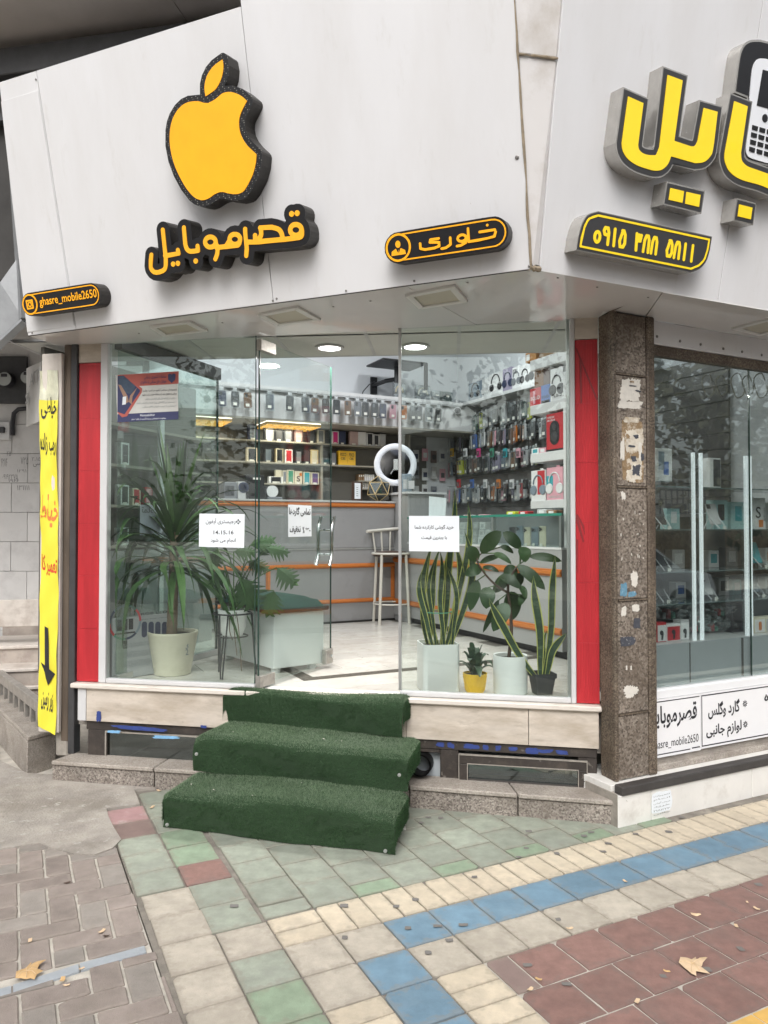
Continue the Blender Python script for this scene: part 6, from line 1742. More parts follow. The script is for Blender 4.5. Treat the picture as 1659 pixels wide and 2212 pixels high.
for n, (x0, x1, h, cn, ear, wd) in enumerate([(580, 705, .21, 'steel blue', 'black', [('HEADPHONES', .1, .9, .08, .17, 'white')]), (706, 770, .21, 'clear', 'silver', None), (772, 898, .24, 'white', 'black', None), (900, 990, .25, 'lilac', 'navy', None), (988, 1066, .235, 'white', 'grey', [('EXTRA', .1, .6, .82, .9, 'black'), ('BASS', .1, .6, .7, .8, 'black')]), (1068, 1148, .23, 'white', 'black', None), (1150, 1250, .27, 'white', 'charcoal', [('WIRELESS', .06, .9, .87, .94, 'black'), ('HEADSET', .06, .9, .78, .85, 'black')])]):
    headphone_box(RW, x0, x1, 860, h, cn, ear, f'{cn} headphone box with {ear} headset, {ORD[n]} from the corner on top shelf', zS, -.24, wd)
for n, (x0, x1, cn) in enumerate([(-120, -10, 'silver'), (85, 222, 'silver'), (232, 320, 'clear'), (318, 430, 'dark green')]):
    a0, a1 = UF.px(cB(x0), 850, .12)[0], UF.px(cB(x1), 850, .12)[0]
    c = UF.p((a0 + a1) / 2, .12, 3.02); G = Fr(c, UF.x); w = (a1 - a0) / 2; h = .19 if n < 2 else .14
    t = thing('blister_pack', f'clear blister pack with headphones, {ORD[n]} from the left on top of the cabinet', 'blister pack', c, group='headphone blister packs on the cabinet')
    MB(G).box(-w, w, .02, .025, 0, h).build('card', cm(['grey', 'grey', 'clear', 'dark green'][n]), t)
    MB(G).box(-w * .92, w * .92, -.03, .019, .004, h * .96).build('blister', 'clear_pouch', t, bevel=.01)
    m = MB(G); m.tube([G.p(w * .6 * math.cos(q), .0, h * .42 + h * .38 * math.sin(q)) for q in [math.pi * k / 10 for k in range(11)]], .008, 6); m.lathe([(0, 0), (.03, 0)], G.p(-w * .6, -.005, h * .35), 10); m.build('headband', cm(['gold', 'cream', 'silver', 'black'][n]), t)
    MB(G).box(-.02, .02, -.032, -.031, h * .5, h * .62).build('price_sticker', 'price_tag', t)

# white shelf stand near the right end of the glass
SF = RC.off(0, .27, 0)
wss = thing('shelf_stand', 'white shelf stand just inside the right end of the glass', 'shelves', SF.p(2.3, 0, 1.66))
aL = SF.px(cB(1157), 1000)[0]; aRr = aL + .95
cBy = lambda y: (1280 + y * .42194) / 1.82278
cCy = lambda y: (1900 + y * .42194) / 1.82278
lv = []
for yb, yt in ((cBy(430), cBy(335)), (cBy(845), cBy(757)), (cBy(1290), cBy(1205)), (cCy(246), cCy(172))):
    zb_, zt_ = SF.px(cB(1158), yb)[1], SF.px(cB(1158), yt)[1]; lv.append(zt_)
    MB(SF).box(aL, aRr, .0, .30, zb_, zt_).build('shelf_board', 'cabinet_white', wss, bevel=.003)
aP = SF.px(cB(1468), 1000)[0]
MB(SF).box(aP, aP + .03, -.002, .32, 1.3, 2.79).build('upright', 'cabinet_white', wss)
MB(SF).box(aL, aRr, .31, .32, 1.5, 2.79).build('back_panel', 'laminate_light', wss)
def sbox(x0, x1, h, lev, cn, art, lab, words=None, b=.04, yaw=0, d=.12, nm='product_box'):
    a0, a1 = SF.px(cB(x0), 1000, b)[0], SF.px(cB(x1), 1000, b)[0]
    return box_thing(SF, a0, a1, lv[lev], h, d, cn, art, lab, nm, 'box', b, yaw, None, False, words)
mat('col_carton', (.28, .18, .10), .8, var=.1); mat('col_carton_orange', (.40, .19, .06), .8, var=.1); CN['carton'] = 0; CN['carton_orange'] = 0
sbox(1115, 1215, .085, 0, 'carton_orange', [(.1, .4, .2, .8, 'white')], 'small orange-brown carton on top of the white shelf stand', b=.02)
sbox(1190, 1415, .17, 0, 'carton', [(.1, .28, .55, .8, 'white')], 'large brown carton on top of the white shelf stand', b=.06, yaw=.15)
sbox(1420, 1464, .26, 0, 'silver', [(.1, .9, .1, .3, 'white')], 'tall silver packet beside the cartons on the shelf stand', b=.03)
sbox(1155, 1258, .155, 1, 'red', [(.3, .5, .15, .85, 'pink')], 'dark red box with upright lettering on the second board of the stand', [('SOLID', .1, .9, .35, .55, 'white')])
sbox(1259, 1342, .16, 1, 'blue', [(.05, .95, .06, .2, 'black')], 'dark blue box beside the red one on the second board', [('SOLID', .1, .9, .3, .45, 'black')])
a0 = SF.px(cB(1200), 1000, .05)[0]; a1 = SF.px(cB(1342), 1000, .05)[0]
box_thing(SF, a0, a1, lv[1] + .162, .14, .1, 'mauve', [(.0, .6, 0, 1, 'brown')], 'maroon and brown box lying on the red and blue boxes', 'product_box', 'box', .05, 0, None, False)
headphone_box(SF, 1345, 1466, 900, .27, 'white', 'black', 'tall white box with black headphones on the second board of the stand', lv[1], .03, [('LS-2', .3, .9, .12, .2, 'charcoal')], d=.1)
t = sbox(1308, 1464, .31, 2, 'red', [(.0, 1, 0, .06, 'black')], 'bright red speaker box with a black speaker picture on the third board', [('WIRELESS', .08, .5, .88, .93, 'white'), ('MINI SPEAKER', .08, .55, .80, .85, 'white')], b=.02)
G = Fr(ORG[t.name], SF.x); m = MB(G); w = SF.px(cB(1464), 1000, .02)[0] - SF.px(cB(1308), 1000, .02)[0]
m.loops(sdf_loops([([(0, .11), (0, .19)], w * .28)], res=.004), 0, -.003); m.build('speaker_print', cm('black'), t)
m = MB(G); m.loops(sdf_loops(discs=[(0, .12, w * .2), (0, .2, w * .13)], res=.004), -.003, -.005); m.build('cone_print', cm('charcoal'), t)
sbox(1168, 1235, .05, 2, 'white', [(.2, .8, .2, .8, 'teal')], 'little white and teal packet at the left end of the third board', b=.03)
sbox(1240, 1302, .045, 2, 'pink', [(.2, .8, .2, .8, 'white')], 'little pink packet on the third board of the stand', b=.03)
headphone_box(SF, 1166, 1300, 1100, .255, 'white', 'steel blue', 'white and red headphone box on the lowest board of the stand', lv[3], .02, None, second=(.45, .95, .2, .98, 'red'))
headphone_box(SF, 1310, 1462, 1100, .265, 'pink', 'white', 'green blue and pink box with white headphones on the lowest board', lv[3], .02, [('WIRELESS', .1, .9, .06, .13, 'silver')], second=(.0, .4, .3, .75, 'teal'))

# goods inside the showcase of the right counter
cDx = cB
for n, (x0, x1, cn, h) in enumerate([(960, 1015, 'charcoal', .155), (1027, 1087, 'steel blue', .165), (1098, 1155, 'cream', .15), (1168, 1228, 'steel blue', .155), (1240, 1300, 'cream', .16)]):
    a0, a1 = RC.px(cB(x0), 1150, .12)[0], RC.px(cB(x1), 1150, .12)[0]
    c = RC.p((a0 + a1) / 2, .12, 1.403); G = Fr(c, RC.x); w = a1 - a0
    t = thing('display_phone', f'{cn} phone standing upright, {ORD[n]} from the left in the right showcase', 'phone', c, group='phones standing in the right showcase')
    MB(G).box(-w / 2, w / 2, 0, .008, 0, h).build('body', cm(cn, .25), t, bevel=.003)
    mm = MB(G).box(-w * .42, -w * .02, -.003, 0, h * .72, h * .95).build('camera_block', cm(cn), t, bevel=.002)
    mm = MB(G)
    for q in ((-.32, .89), (-.32, .78), (-.12, .84)): mm.lathe([(.0, .0), (.0075, .0), (.0075, .004)], ax=Fr(G.p(w * q[0], -.008, h * q[1]), G.x, G.z, G.y), n=10)
    mm.build('lens', cm('black'), t)
    MB(G).box(-.014, .014, -.014, -.012, 0, .022).build('price_tag', 'price_tag', t)
n = 0
for lvl, yy in enumerate((1.403, 1.47, 1.537)):
    for k in range(5):
        x = 505 + k * 62 + (lvl * 9) % 20
        a = RC.px(cB(x), 1150, .14)[0]
        if lvl == 2 and k in (1, 4): continue
        c = RC.p(a, .14, yy); G = Fr(c, RC.x); cn = ['white', 'white', 'silver', 'white', 'orange' if lvl == 1 and k == 3 else 'white'][k % 5]
        t = thing('earbud_box', f'{cn} accessory box in the {["bottom", "middle", "top"][lvl]} layer, {ORD[k]} from the left of the showcase', 'box', c, group='small white boxes stacked in the right showcase')
        MB(G).box(-.045, .045, 0, .06, 0, .064).build('carton', cm(cn), t, bevel=.002); MB(G).box(-.02, .02, -.001, 0, .015, .045).build('print', cm('silver' if k % 2 else 'clear'), t)
for n, (x, cn, hh) in enumerate([(970, 'lime', .03), (1085, 'red', .03), (1260, 'silver', .04), (700, 'pink', .012), (560, 'white', .012), (1350, 'brown', .03)]):
    a = RC.px(cB(x), 1105, .1)[0]; c = RC.p(a, .1, 1.656); G = Fr(c, RC.x)
    t = thing('counter_item', f'{cn} packet lying on the glass top of the right counter, {ORD[n]} laid there', 'packet', c); t['label'] = f'{cn} packet lying on the glass top of the right counter'
    MB(G).box(-.06, .06, 0, .07, 0, hh).build('pack', cm(cn), t, bevel=.006); MB(G).box(-.03, .03, -.001, 0, hh * .2, hh * .8).build('print', cm('white' if cn != 'white' else 'red'), t)
# ================================================================== furniture
ot = thing('ottoman', 'white box ottoman with a dark green leather cushion behind the door', 'ottoman', gz(591, 1452, FLOOR))
oc = gz(591, 1446, .605); OF = Fr(Vector((oc.x, oc.y, 0)), (-.62, .785, 0)); OY = Vector((.785, .62, 0)); OF.y = OY
MB(OF).box(0, .80, 0, .40, .605, .975).build('box', 'ottoman_white', ot, bevel=.004)
for a, b in ((.06, .05), (.74, .05), (.06, .34), (.74, .34)): MB().lathe([(.03, FLOOR), (.033, FLOOR + .02), (.025, .604)], (OF.p(a, b).x, OF.p(a, b).y, 0), 12).build('leg', 'ottoman_white', ot, smooth=True)
cu = MB(); nn_ = 10; vs = []
for i in range(nn_ + 1):
    for j in range(nn_ + 1):
        u, v = i / nn_, j / nn_; e = min(u, 1 - u, v, 1 - v)
        vs.append(OF.p(-.03 + u * .86, -.03 + v * .46, 1.005 + .055 * min(1, e * 5) ** .5 + .012 * math.sin(u * 3.1) * math.sin(v * 3.1)))
cu.add(vs, [(i * (nn_ + 1) + j, i * (nn_ + 1) + j + 1, (i + 1) * (nn_ + 1) + j + 1, (i + 1) * (nn_ + 1) + j) for i in range(nn_) for j in range(nn_)])
cu.build('cushion', 'green_leather', ot, smooth='all', fixn=False)
MB(OF).box(-.03, .83, -.03, .43, .976, 1.006).build('cushion_edge', 'brown_seat', ot, bevel=.008)

st_c = gz(845, 1345, FLOOR)
stl = thing('bar_stool', 'cream metal bar stool with a dark seat in front of the counter', 'stool', st_c)
SFm = Fr(st_c, (.98, .2, 0)); hS = .715
m = MB(); R_ = .195
def circ(c, r, z, n=28, F=SFm): return [F.p(c[0] + r * math.cos(2 * math.pi * k / n), c[1] + r * math.sin(2 * math.pi * k / n), z) for k in range(n + 1)]
MB().tube(circ((0, 0), R_, hS), .011, 8).build('seat_ring', 'stool_cream', stl, smooth=True)
MB().lathe([(R_ - .012, -.03), (R_ - .008, 0), (R_ - .04, .018), (.0, .028)], SFm.p(0, 0, hS), 28).build('seat', 'brown_seat', stl, smooth=True)
MB().tube(circ((0, 0), .185, .20), .008, 6).build('foot_ring', 'stool_cream', stl, smooth=True)
for sx, sy in ((-1, -1), (1, -1), (-1, 1), (1, 1)):
    MB().tube([SFm.p(sx * .155, sy * .16, 0), SFm.p(sx * .125, sy * .135, hS)], .015, 8).build('leg', 'stool_cream', stl, smooth=True)
arc = [math.pi * (k / 14) for k in range(15)]
MB().tube([SFm.p(-.235 + .47 * k / 14, .10 + .10 * math.sin(q), hS + .225 + .003 * k) for k, q in enumerate(arc)], .017, 8).build('back_rail', 'stool_cream', stl, smooth=True)
for k in (2, 5, 8, 11, 13):
    p = (-.235 + .47 * k / 14, .10 + .10 * math.sin(arc[k]))
    b = (p[0] * .82, math.sqrt(max(.01, R_ ** 2 - (p[0] * .82) ** 2)))
    MB().tube([SFm.p(*b, hS), SFm.p(*p, hS + .225)], .010, 6).build('back_spindle', 'stool_cream', stl, smooth=True)

# ring light on a tripod
rc0 = gz(851, 1337, FLOOR); rdp = rc0.y
rl = thing('ring_light', 'white ring light on a black tripod by the door edge', 'ring light', rc0)
rcn = atd(854, 1004, rdp - .02); RFm = Fr(rcn, (1, 0, 0), (0, 0, 1), (0, -1, 0))
rR, rr_ = .197, .033
prof = [(rR + rr_ * 1.05 * math.cos(q), .02 * math.sin(q)) for q in [2 * math.pi * k / 14 for k in range(15)]]
MB().lathe(prof, ax=RFm, n=48).build('ring', 'ring_acrylic', rl, smooth='all')
MB().tube([(rcn.x - .004, rdp, rcn.z - rR - .03), (rcn.x - .004, rdp, 1.25)], .014, 8).build('upper_tube', 'tripod_black', rl, smooth=True)
MB().tube([(rcn.x - .004, rdp, 1.26), (rcn.x - .004, rdp, FLOOR + .04)], .02, 10).build('lower_tube', 'tripod_black', rl, smooth=True)
MB().tube([(rcn.x - .004, rdp, rcn.z - rR - .03), (rcn.x - .004, rdp, rcn.z - rR - .14)], [.03, .016], 10).build('clamp', 'tripod_black', rl)
for an in (200, 320, 80):
    d = Vector((math.cos(R(an)), math.sin(R(an)) * .6, 0)); c = Vector((rcn.x - .004, rdp, 0))
    MB().tube([c + Vector((0, 0, 1.16)) + d * .02, c + d * .34 + Vector((0, 0, FLOOR + .012))], .010, 6).build('leg', 'tripod_black', rl)
    MB().tube([c + Vector((0, 0, .70)) + d * .015, c + d * .17 + Vector((0, 0, FLOOR + .3))], .006, 6).build('brace', 'tripod_black', rl)
MB(Fr(rcn, (1, 0, 0))).box(-.02, .03, -.02, .02, -.06, .06).build('phone_holder', 'meter_glass', rl, bevel=.006)
MB().tube([rcn + Vector((-.05, 0, -.10)), rcn + Vector((.0, 0, -.02)), rcn + Vector((.012, -.01, .06))], .006, 6).build('holder_arm', 'alu', rl)

# things on the counters
gl = thing('desk_lamp', 'small lit lamp seen through the ring light on the back counter', 'lamp', BC.p(-.16, .3, CT))
lp = atd(842, 1000, BC.p(-.16, .3).y)
MB().lathe([(.05, CT + .001), (.05, CT + .02), (.012, CT + .03), (.012, lp.z - .06)], (lp.x, lp.y, 0), 14).build('stand', 'tripod_black', gl)
MB(Fr(lp, U)).box(-.055, .055, -.01, .0, -.06, .09).build('panel', emis('lamp_panel', (1, .93, .75), 6), gl, bevel=.01)
tr_ = thing('glass_terrarium', 'faceted dark glass terrarium standing on the back counter', 'terrarium', BC.p(-.42, .25, CT))
tc = atd(818, 1058, BC.p(-.4, .25).y); bm = bmesh.new(); bmesh.ops.create_icosphere(bm, subdivisions=1, radius=.135)
vsI = [Vector((v.co.x, v.co.y, v.co.z * 1.05)) + Vector((tc.x, tc.y, CT + .14)) for v in bm.verts]; fsI = [tuple(v.index for v in f.verts) for f in bm.faces]; edI = [(e.verts[0].index, e.verts[1].index) for e in bm.edges]; bm.free()
mm = MB(); mm.add(vsI, fsI); mm.build('glass_body', glassmat('smoked_glass', (.35, .35, .34), 1.5, .08), tr_)
mm = MB()
for a, b in edI: mm.tube([vsI[a], vsI[b]], .004, 5)
mm.build('frame', cm('gold'), tr_)
pf = thing('picture_frame', 'small brown picture frame with a white card on the back counter', 'frame', BC.p(-.75, .2, CT))
pa = BC.px(cA(915), 1068, .2)[0]; pb = BC.px(cA(1010), 1068, .2)[0]
MB(BC).box(pa, pb, .2, .215, CT + .001, CT + .215).build('frame', 'brown_seat', pf, bevel=.003)
MB(BC).box(pa + .03, pb - .02, .197, .1995, CT + .03, CT + .2).build('card', 'paper_white', pf)
for k in range(5):
    mm = MB(BC).box(pa + .05, pb - .05, .1955, .1965, CT + .06 + k * .022, CT + .066 + k * .022); mm.build('print_line', 'faint_ink', pf)
for nb, (x0, x1, y1, y0, nbk) in enumerate([(975, 1125, 1385, 1452, 8), (960, 1085, 1458, 1525, 7)]):
    a0, a1 = BW_.px(cA(x0), 1050, -.1)[0], BW_.px(cA(x1), 1050, -.1)[0]; z0 = BW_.px(cA(1000), cBy(y0), -.1)[1]; z1 = BW_.px(cA(1000), cBy(y1), -.1)[1]
    for k in range(nbk):
        c = BW_.p(a0 + (a1 - a0) * (k + .5) / nbk, -.1, z0); G = Fr(c, U); h = (z1 - z0) * rnd.uniform(.85, 1); w = (a1 - a0) / nbk * .42
        cn = 'carton' if k < 3 else 'white'
        b = thing('book', f'{"brown" if k < 3 else "pale"} ledger, {ORD[k]} in the {"upper" if nb == 0 else "lower"} row of ledgers by the terrarium', 'book', c, group='ledgers behind the back counter')
        MB(G).box(-w, w, 0, .09, 0, h).build('cover', cm(cn), b, bevel=.002); MB(G).box(-w * .7, w * .7, -.002, 0, h * .6, h * .85).build('spine_label', 'price_tag', b)
    MB(BW_).box(a0 - .02, a1 + .03, -.16, -.013, z0 - .014, z0 - .001).build('ledger_board', 'shelf_beige', sh)
# card printer, power supply and tape at the left end of the counter
dv = [('desk_printer', 'black desk printer on the counter at the left', 'printer', (1340, 1520, 1345, 1575), 'black'), ('power_supply', 'pale metal power supply with a round fan on the counter', 'power supply', (1270, 1378, 1412, 1562), 'silver'), ('metal_case', 'grey slotted metal case at the left end of the counter', 'device', (1145, 1266, 1415, 1562), 'grey')]
for nm, lab, cat, (x0, x1, y0, y1), cn in dv:
    fx = lambda x: c4x(x); fy = lambda y: (1300 + y * .42194) / 1.82278
    a0, a1 = BC.px(fx(x0), 1060, .1)[0], BC.px(fx(x1), 1060, .1)[0]; zt = BC.px(fx(x0), fy(y0), .1)[1]
    t = thing(nm, lab, cat, BC.p((a0 + a1) / 2, .1, CT)); w = a1 - a0
    MB(BC).box(a0, a1, .1, .32, CT + .001, zt).build('case', cm(cn), t, bevel=.006)
    if nm == 'power_supply':
        c = BC.p((a0 + a1) / 2, .099, (CT + zt) / 2 + .03)
        for r_ in (.022, .036, .05): MB().lathe([(r_ - .003, 0), (r_ + .003, 0), (r_ + .003, .003), (r_ - .003, .003)], ax=Fr(c, BC.x, BC.z, -BC.y), n=20).build('fan_ring', cm('navy'), t)
        MB().lathe([(0, .003), (.012, .002)], ax=Fr(c, BC.x, BC.z, -BC.y), n=14).build('fan_hub', cm('navy'), t)
    elif nm == 'metal_case':
        for k in range(7): MB(BC).box(a0 + w * .1 + k * w * .1, a0 + w * .15 + k * w * .1, .097, .1, CT + .03, CT + .13).build('slot', cm('black'), t)
    else:
        MB(BC).box(a0 + w * .4, a0 + w * .8, .097, .1, zt - .05, zt - .03).build('sticker', 'price_tag', t); MB(BC).box(a1 + .002, a1 + .09, .12, .3, CT + .001, CT + .14).build('paper_feed', cm('charcoal'), t, bevel=.006)
tp = thing('tape_dispenser', 'grey tape dispenser with a white roll beside the printer', 'tape dispenser', BC.p(BC.px(cA(155), 1070, .1)[0], .1, CT))
ta = BC.px(cA(150), 1070, .12)[0]
MB(BC).box(ta - .03, ta + .12, .09, .15, CT + .001, CT + .03).build('base', cm('grey'), tp, bevel=.006); MB().lathe([(.03, -.02), (.06, -.02), (.06, .02), (.03, .02)], ax=Fr(BC.p(ta + .02, .12, CT + .085), BC.x, BC.z, -BC.y), n=20).build('roll', cm('white'), tp, smooth=True)
# screen bracket on the upper cabinet
bk = thing('screen_bracket', 'black swivel screen bracket mounted on the white upper wall', 'bracket', BW_.p(-.5, -.1, 3.2))
wp_ = BW_.px(cA(1115), cBy(565), -.02); BQ = BW_.off(wp_[0], 0, wp_[1])
MB(BQ).box(-.035, .045, -.03, -.001, -.10, .10).build('wall_plate', 'tripod_black', bk)
MB().tube([BQ.p(.0, -.03, .0), BQ.p(.05, -.25, .02), BQ.p(.14, -.38, .03)], .026, 8).build('arm', 'tripod_black', bk)
MB().tube([BQ.p(.13, -.37, -.03), BQ.p(.13, -.37, .17)], .03, 10).build('swivel', 'tripod_black', bk)
m = MB(BQ); m.box(-.17, .40, -.62, -.18, .175, .195); m.build('plate', 'tripod_black', bk, bevel=.004)
MB(BQ).box(.36, .39, -.64, -.60, -.12, .18).build('latch_strip', 'tripod_black', bk)
MB().tube([BQ.p(-.02, -.1, .03), BQ.p(-.12, -.16, -.02), BQ.p(-.22, -.2, -.12), BQ.p(-.25, -.22, -.19)], .006, 5).build('cable', 'tripod_black', bk)
# camera in the corner
cmr = atd(cB(478), cBy(800), UF.p(1.2, -.1).y - .02)
cw = thing('security_camera', 'white dome-ended security camera in the corner below the top shelf', 'camera', cmr)
CFm = Fr(cmr, (1, 0, 0), (0, 0, 1), (-.1, -.98, -.1)); MB().lathe([(0, -.11), (.04, -.1), (.045, .02), (.04, .03)], ax=CFm, n=18).build('body', 'white_frame', cw, smooth=True)
MB().lathe([(.036, .031), (.02, .035), (0, .036)], ax=CFm, n=18).build('lens', cm('black'), cw, smooth=True); MB().tube([cmr + Vector((0, .07, .02)), cmr + Vector((0, .08, .14))], .02, 8).build('mount', 'white_frame', cw)
# bottles on the corner cabinet
for n, (x, h, cn) in enumerate([(150, .20, 'teal'), (190, .17, 'clear')]):
    c = RC.p(.08 + n * .12, .1, 1.925)
    t = thing('organizer', ['grey-blue plastic organizer on the corner cabinet', 'clear plastic card holder on the corner cabinet'][n], 'organizer', c); G = Fr(c, (1, 0, 0))
    MB(G).box(-.07 + n * .02, .06 - n * .02, 0, .06, 0, h).build('body', cm('steel blue') if n == 0 else 'clear_pouch', t, bevel=.008); MB(G).box(-.03, .03, -.002, 0, h * .2, h * .7).build('card', cm('silver'), t)

# ================================================================== left glass partition with a showcase behind
n0 = FW.p(-2.852, .05); f0 = gz(466, 1414, FLOOR); f0.z = 0; PFm = Fr(Vector((n0.x, n0.y, 0)), f0 - n0); PLn = math.hypot(f0.x - n0.x, f0.y - n0.y)
pt_ = thing('glass_partition', 'greenish glass partition running inward at the left of the window', 'partition', PFm.p(PLn / 2, 0, FLOOR))
MB(PFm).box(.02, PLn, -.004, .004, FLOOR + .045, 2.70).build('pane', 'side_glass', pt_)
MB(PFm).box(PLn, PLn + .012, -.008, .008, FLOOR + .005, 2.74).build('edge', 'glass_edge', pt_)
MB(PFm).box(.02, PLn + .01, -.018, .018, FLOOR + .001, FLOOR + .044).build('bottom_rail', 'alu', pt_, bevel=.004)
MB(PFm).box(.02, PLn + .012, -.03, .03, 2.70, 2.79).build('beam_reflection_band', 'dark_metal', pt_)  # dark band stands in for a beam reflected above the partition
lc = thing('showcase_shelves', 'beige showcase shelves with phone boxes behind the glass partition', 'shelves', PFm.p(.7, .45, FLOOR))
SC = PFm.off(.15, .50, 0)
MB(SC).box(-.1, 1.6, .16, .19, FLOOR, 2.78).build('back_panel', 'niche_back', lc)
for z in (1.42, 1.72, 2.02, 2.32): MB(SC).box(-.1, 1.6, .0, .159, z - .02, z).build('shelf_board', 'shelf_beige', lc)
MB(SC).box(-.1, 1.6, -.02, .15, FLOOR, 1.38).build('base_cabinet', 'laminate_grey', lc)
for a in (.35, .95): MB(SC).box(a - .07, a - .02, -.03, -.002, FLOOR, 2.78).build('post', 'cabinet_white', lc)
kk = 0
for z in (1.42, 1.72, 2.02):
    for a, cn, ar in ((.05, 'charcoal', 'brown'), (.17, 'cream', 'black'), (.55, 'white', 'charcoal'), (.68, 'cream', 'red'), (.82, 'red', 'pink'), (1.1, 'silver', 'black'), (1.25, 'black', 'grey')):
        if rnd.random() < .2: continue
        kk += 1
        box_thing(SC, a - .045, a + .045, z, rnd.uniform(.13, .17), .06, cn, [(.16, .84, .1, .92, ar)] , f'{cn} phone box with {ar} front behind the partition, {["lower", "middle", "upper"][int((z - 1.4) / .29)]} shelf {"left" if a < .4 else "centre" if a < .9 else "right"}', group='phone boxes behind the glass partition', b=.03)

# ================================================================== papers on the glass
PG = -.0015
def sheet(F, q, nm, lab, cat, b, m='paper_white', group=None):
    """four view pixels -> a sheet on plane b of F"""
    pts = [F.px(*p, b) for p in q]
    a = sum(p[0] for p in pts) / 4; c = sum(p[1] for p in pts) / 4
    t = thing(nm, lab, cat, F.p(a, b, c), group=group)
    MB(F).loops([pts], b, b - .0006).build('sheet', m, t)
    return t, pts
D4 = lambda x, y: ((400 + x * .42194) / 1.82278, (1900 + y * .42194) / 1.82278)
D4t = lambda x, y: ((400 + x * .42194) / 1.82278, (1300 + y * .42194) / 1.82278)
D10 = lambda x, y: ((1000 + x * .42194) / 1.82278, (1900 + y * .42194) / 1.82278)
D16 = lambda x, y: ((1600 + x * .42194) / 1.82278, (1900 + y * .42194) / 1.82278)
def lines(F, fn, b, t, rows_, ink='ink_black', nm='lettering'):
    for s_, x0, y1, x1, y0, bold, fa in rows_:
        a0, c0 = F.px(*fn(x0, y1), b); a1, c1_ = F.px(*fn(x1, y0), b)
        m = MB(F); text_into(m, s_, F, a0, a1, min(c0, c1_), max(c0, c1_), b - .0012, bold, fa); m.build(nm, ink, t)
t, _ = sheet(FW, [D4(908, 598), D4(1330, 610), D4(1336, 295), D4(913, 290)], 'paper_notice', 'white paper about registration with bold 14 15 16 on the left pane', 'paper', PG, group='printed papers on the glass')
lines(FW, D4, PG, t, [('رجیستری آیفون', 972, 392, 1250, 335, .014, True), ('14،15،16', 1045, 484, 1232, 447, .02, False), ('انجام می شود', 1018, 570, 1252, 520, .014, True)])
a, c = FW.px(*D4(1276, 366), PG); m = MB(FW)
for dx, dy in ((0, 1), (0, -1), (1, 0), (-1, 0)): m.loops([[(a + dx * .010 - .007, c + dy * .010), (a + dx * .010, c + dy * .010 - .007), (a + dx * .010 + .007, c + dy * .010), (a + dx * .010, c + dy * .010 + .007)]], PG - .001, PG - .001)
m.build('bullet', 'ink_black', t)
t, _ = sheet(DF, [D10(320, 508), D10(537, 502), D10(535, 216), D10(318, 205)], 'paper_notice', 'white paper announcing a 30 percent discount on the open glass door', 'paper', -.0065, group='printed papers on the glass')
lines(DF, D10, -.0065, t, [('تمامی گاردها', 326, 315, 527, 232, .03, True), ('تخفیف', 333, 480, 435, 405, .03, True), ('%', 452, 474, 470, 412, .02, False), ('۳۰', 480, 470, 527, 412, .03, False)])
t, _ = sheet(FW, [D16(25, 640), D16(495, 648), D16(493, 312), D16(24, 311)], 'paper_notice', 'white paper offering to buy used phones on the right pane', 'paper', PG, group='printed papers on the glass')
lines(FW, D16, PG, t, [('خرید گوشی کارکرده شما', 78, 440, 442, 395, .02, True), ('با بهترین قیمت', 140, 535, 378, 498, .02, True)])
t, _ = sheet(PFm, [D4(356, 490), D4(747, 490), D4(749, 213), D4(360, 206)], 'paper_notice', 'mirror image of the discount paper, built as a bluish sheet on the partition', 'paper', -.0055, mat('paper_blue', (.52, .58, .66), .7), 'printed papers on the glass')  # sheet and reversed print imitate the discount paper mirrored in the glass
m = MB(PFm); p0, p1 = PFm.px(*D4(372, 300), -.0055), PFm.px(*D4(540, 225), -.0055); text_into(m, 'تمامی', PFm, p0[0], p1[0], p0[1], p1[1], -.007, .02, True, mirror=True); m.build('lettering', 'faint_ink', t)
t, _ = sheet(FW, [D16(208, 400), D16(360, 400), D16(372, 145), D16(212, 128)], 'blank_sheet', 'blank white sheet behind the right pane near the cabinet', 'paper', .06)
# illustrated poster
t, pp_ = sheet(FW, [D4t(148, 860), D4t(718, 832), D4t(708, 388), D4t(132, 420)], 'tracking_poster', 'poster with red header and cuffed hands picture on the left pane', 'poster', PG, mat('poster_base', (.55, .55, .52), .6))
def pq(u, v):   # position on the poster
    a = pp_[0][0] + (pp_[1][0] - pp_[0][0]) * u; return (a, pp_[0][1] + (pp_[3][1] - pp_[0][1]) * v + (pp_[1][1] - pp_[0][1]) * u)
def pshape(uv, mm, lay, nm): MB(FW).loops([[pq(*p) for p in uv]], PG - .0006 - .0004 * lay, PG - .0006 - .0004 * lay).build(nm, mm, t)
mat('poster_red', (.42, .10, .08), .6); mat('poster_navy', (.035, .04, .11), .6); mat('poster_shirt', (.06, .09, .14), .7, var=.3, scale=30); mat('poster_skin', (.34, .21, .15), .7)
pshape([(.0, .74), (1, .74), (1, 1), (.0, 1)], 'poster_red', 1, 'header'); pshape([(0, 0), (1, 0), (1, .17), (.0, .17)], 'poster_navy', 1, 'footer')
pshape([(0, .20), (.08, .10), (.16, .12), (.40, .60), (.41, .68), (.12, 1), (0, 1)], 'poster_red', 2, 'picture_border')
pshape([(0, .22), (.12, .16), (.37, .62), (.37, .66), (.10, .98), (0, .98)], 'poster_navy', 3, 'picture')
pshape([(.03, .97), (.10, .97), (.30, .74), (.24, .58), (.08, .62), (.02, .8)], 'poster_shirt', 4, 'shirt')
pshape([(.01, .80), (.06, .78), (.17, .54), (.19, .42), (.13, .38), (.11, .5)], 'poster_skin', 5, 'arm'); pshape([(.33, .72), (.29, .66), (.21, .55), (.19, .42), (.24, .36), (.25, .52)], 'poster_skin', 5, 'arm')
pshape([(.08, .36), (.14, .37), (.15, .54), (.09, .53)], 'paper_white', 6, 'handset')
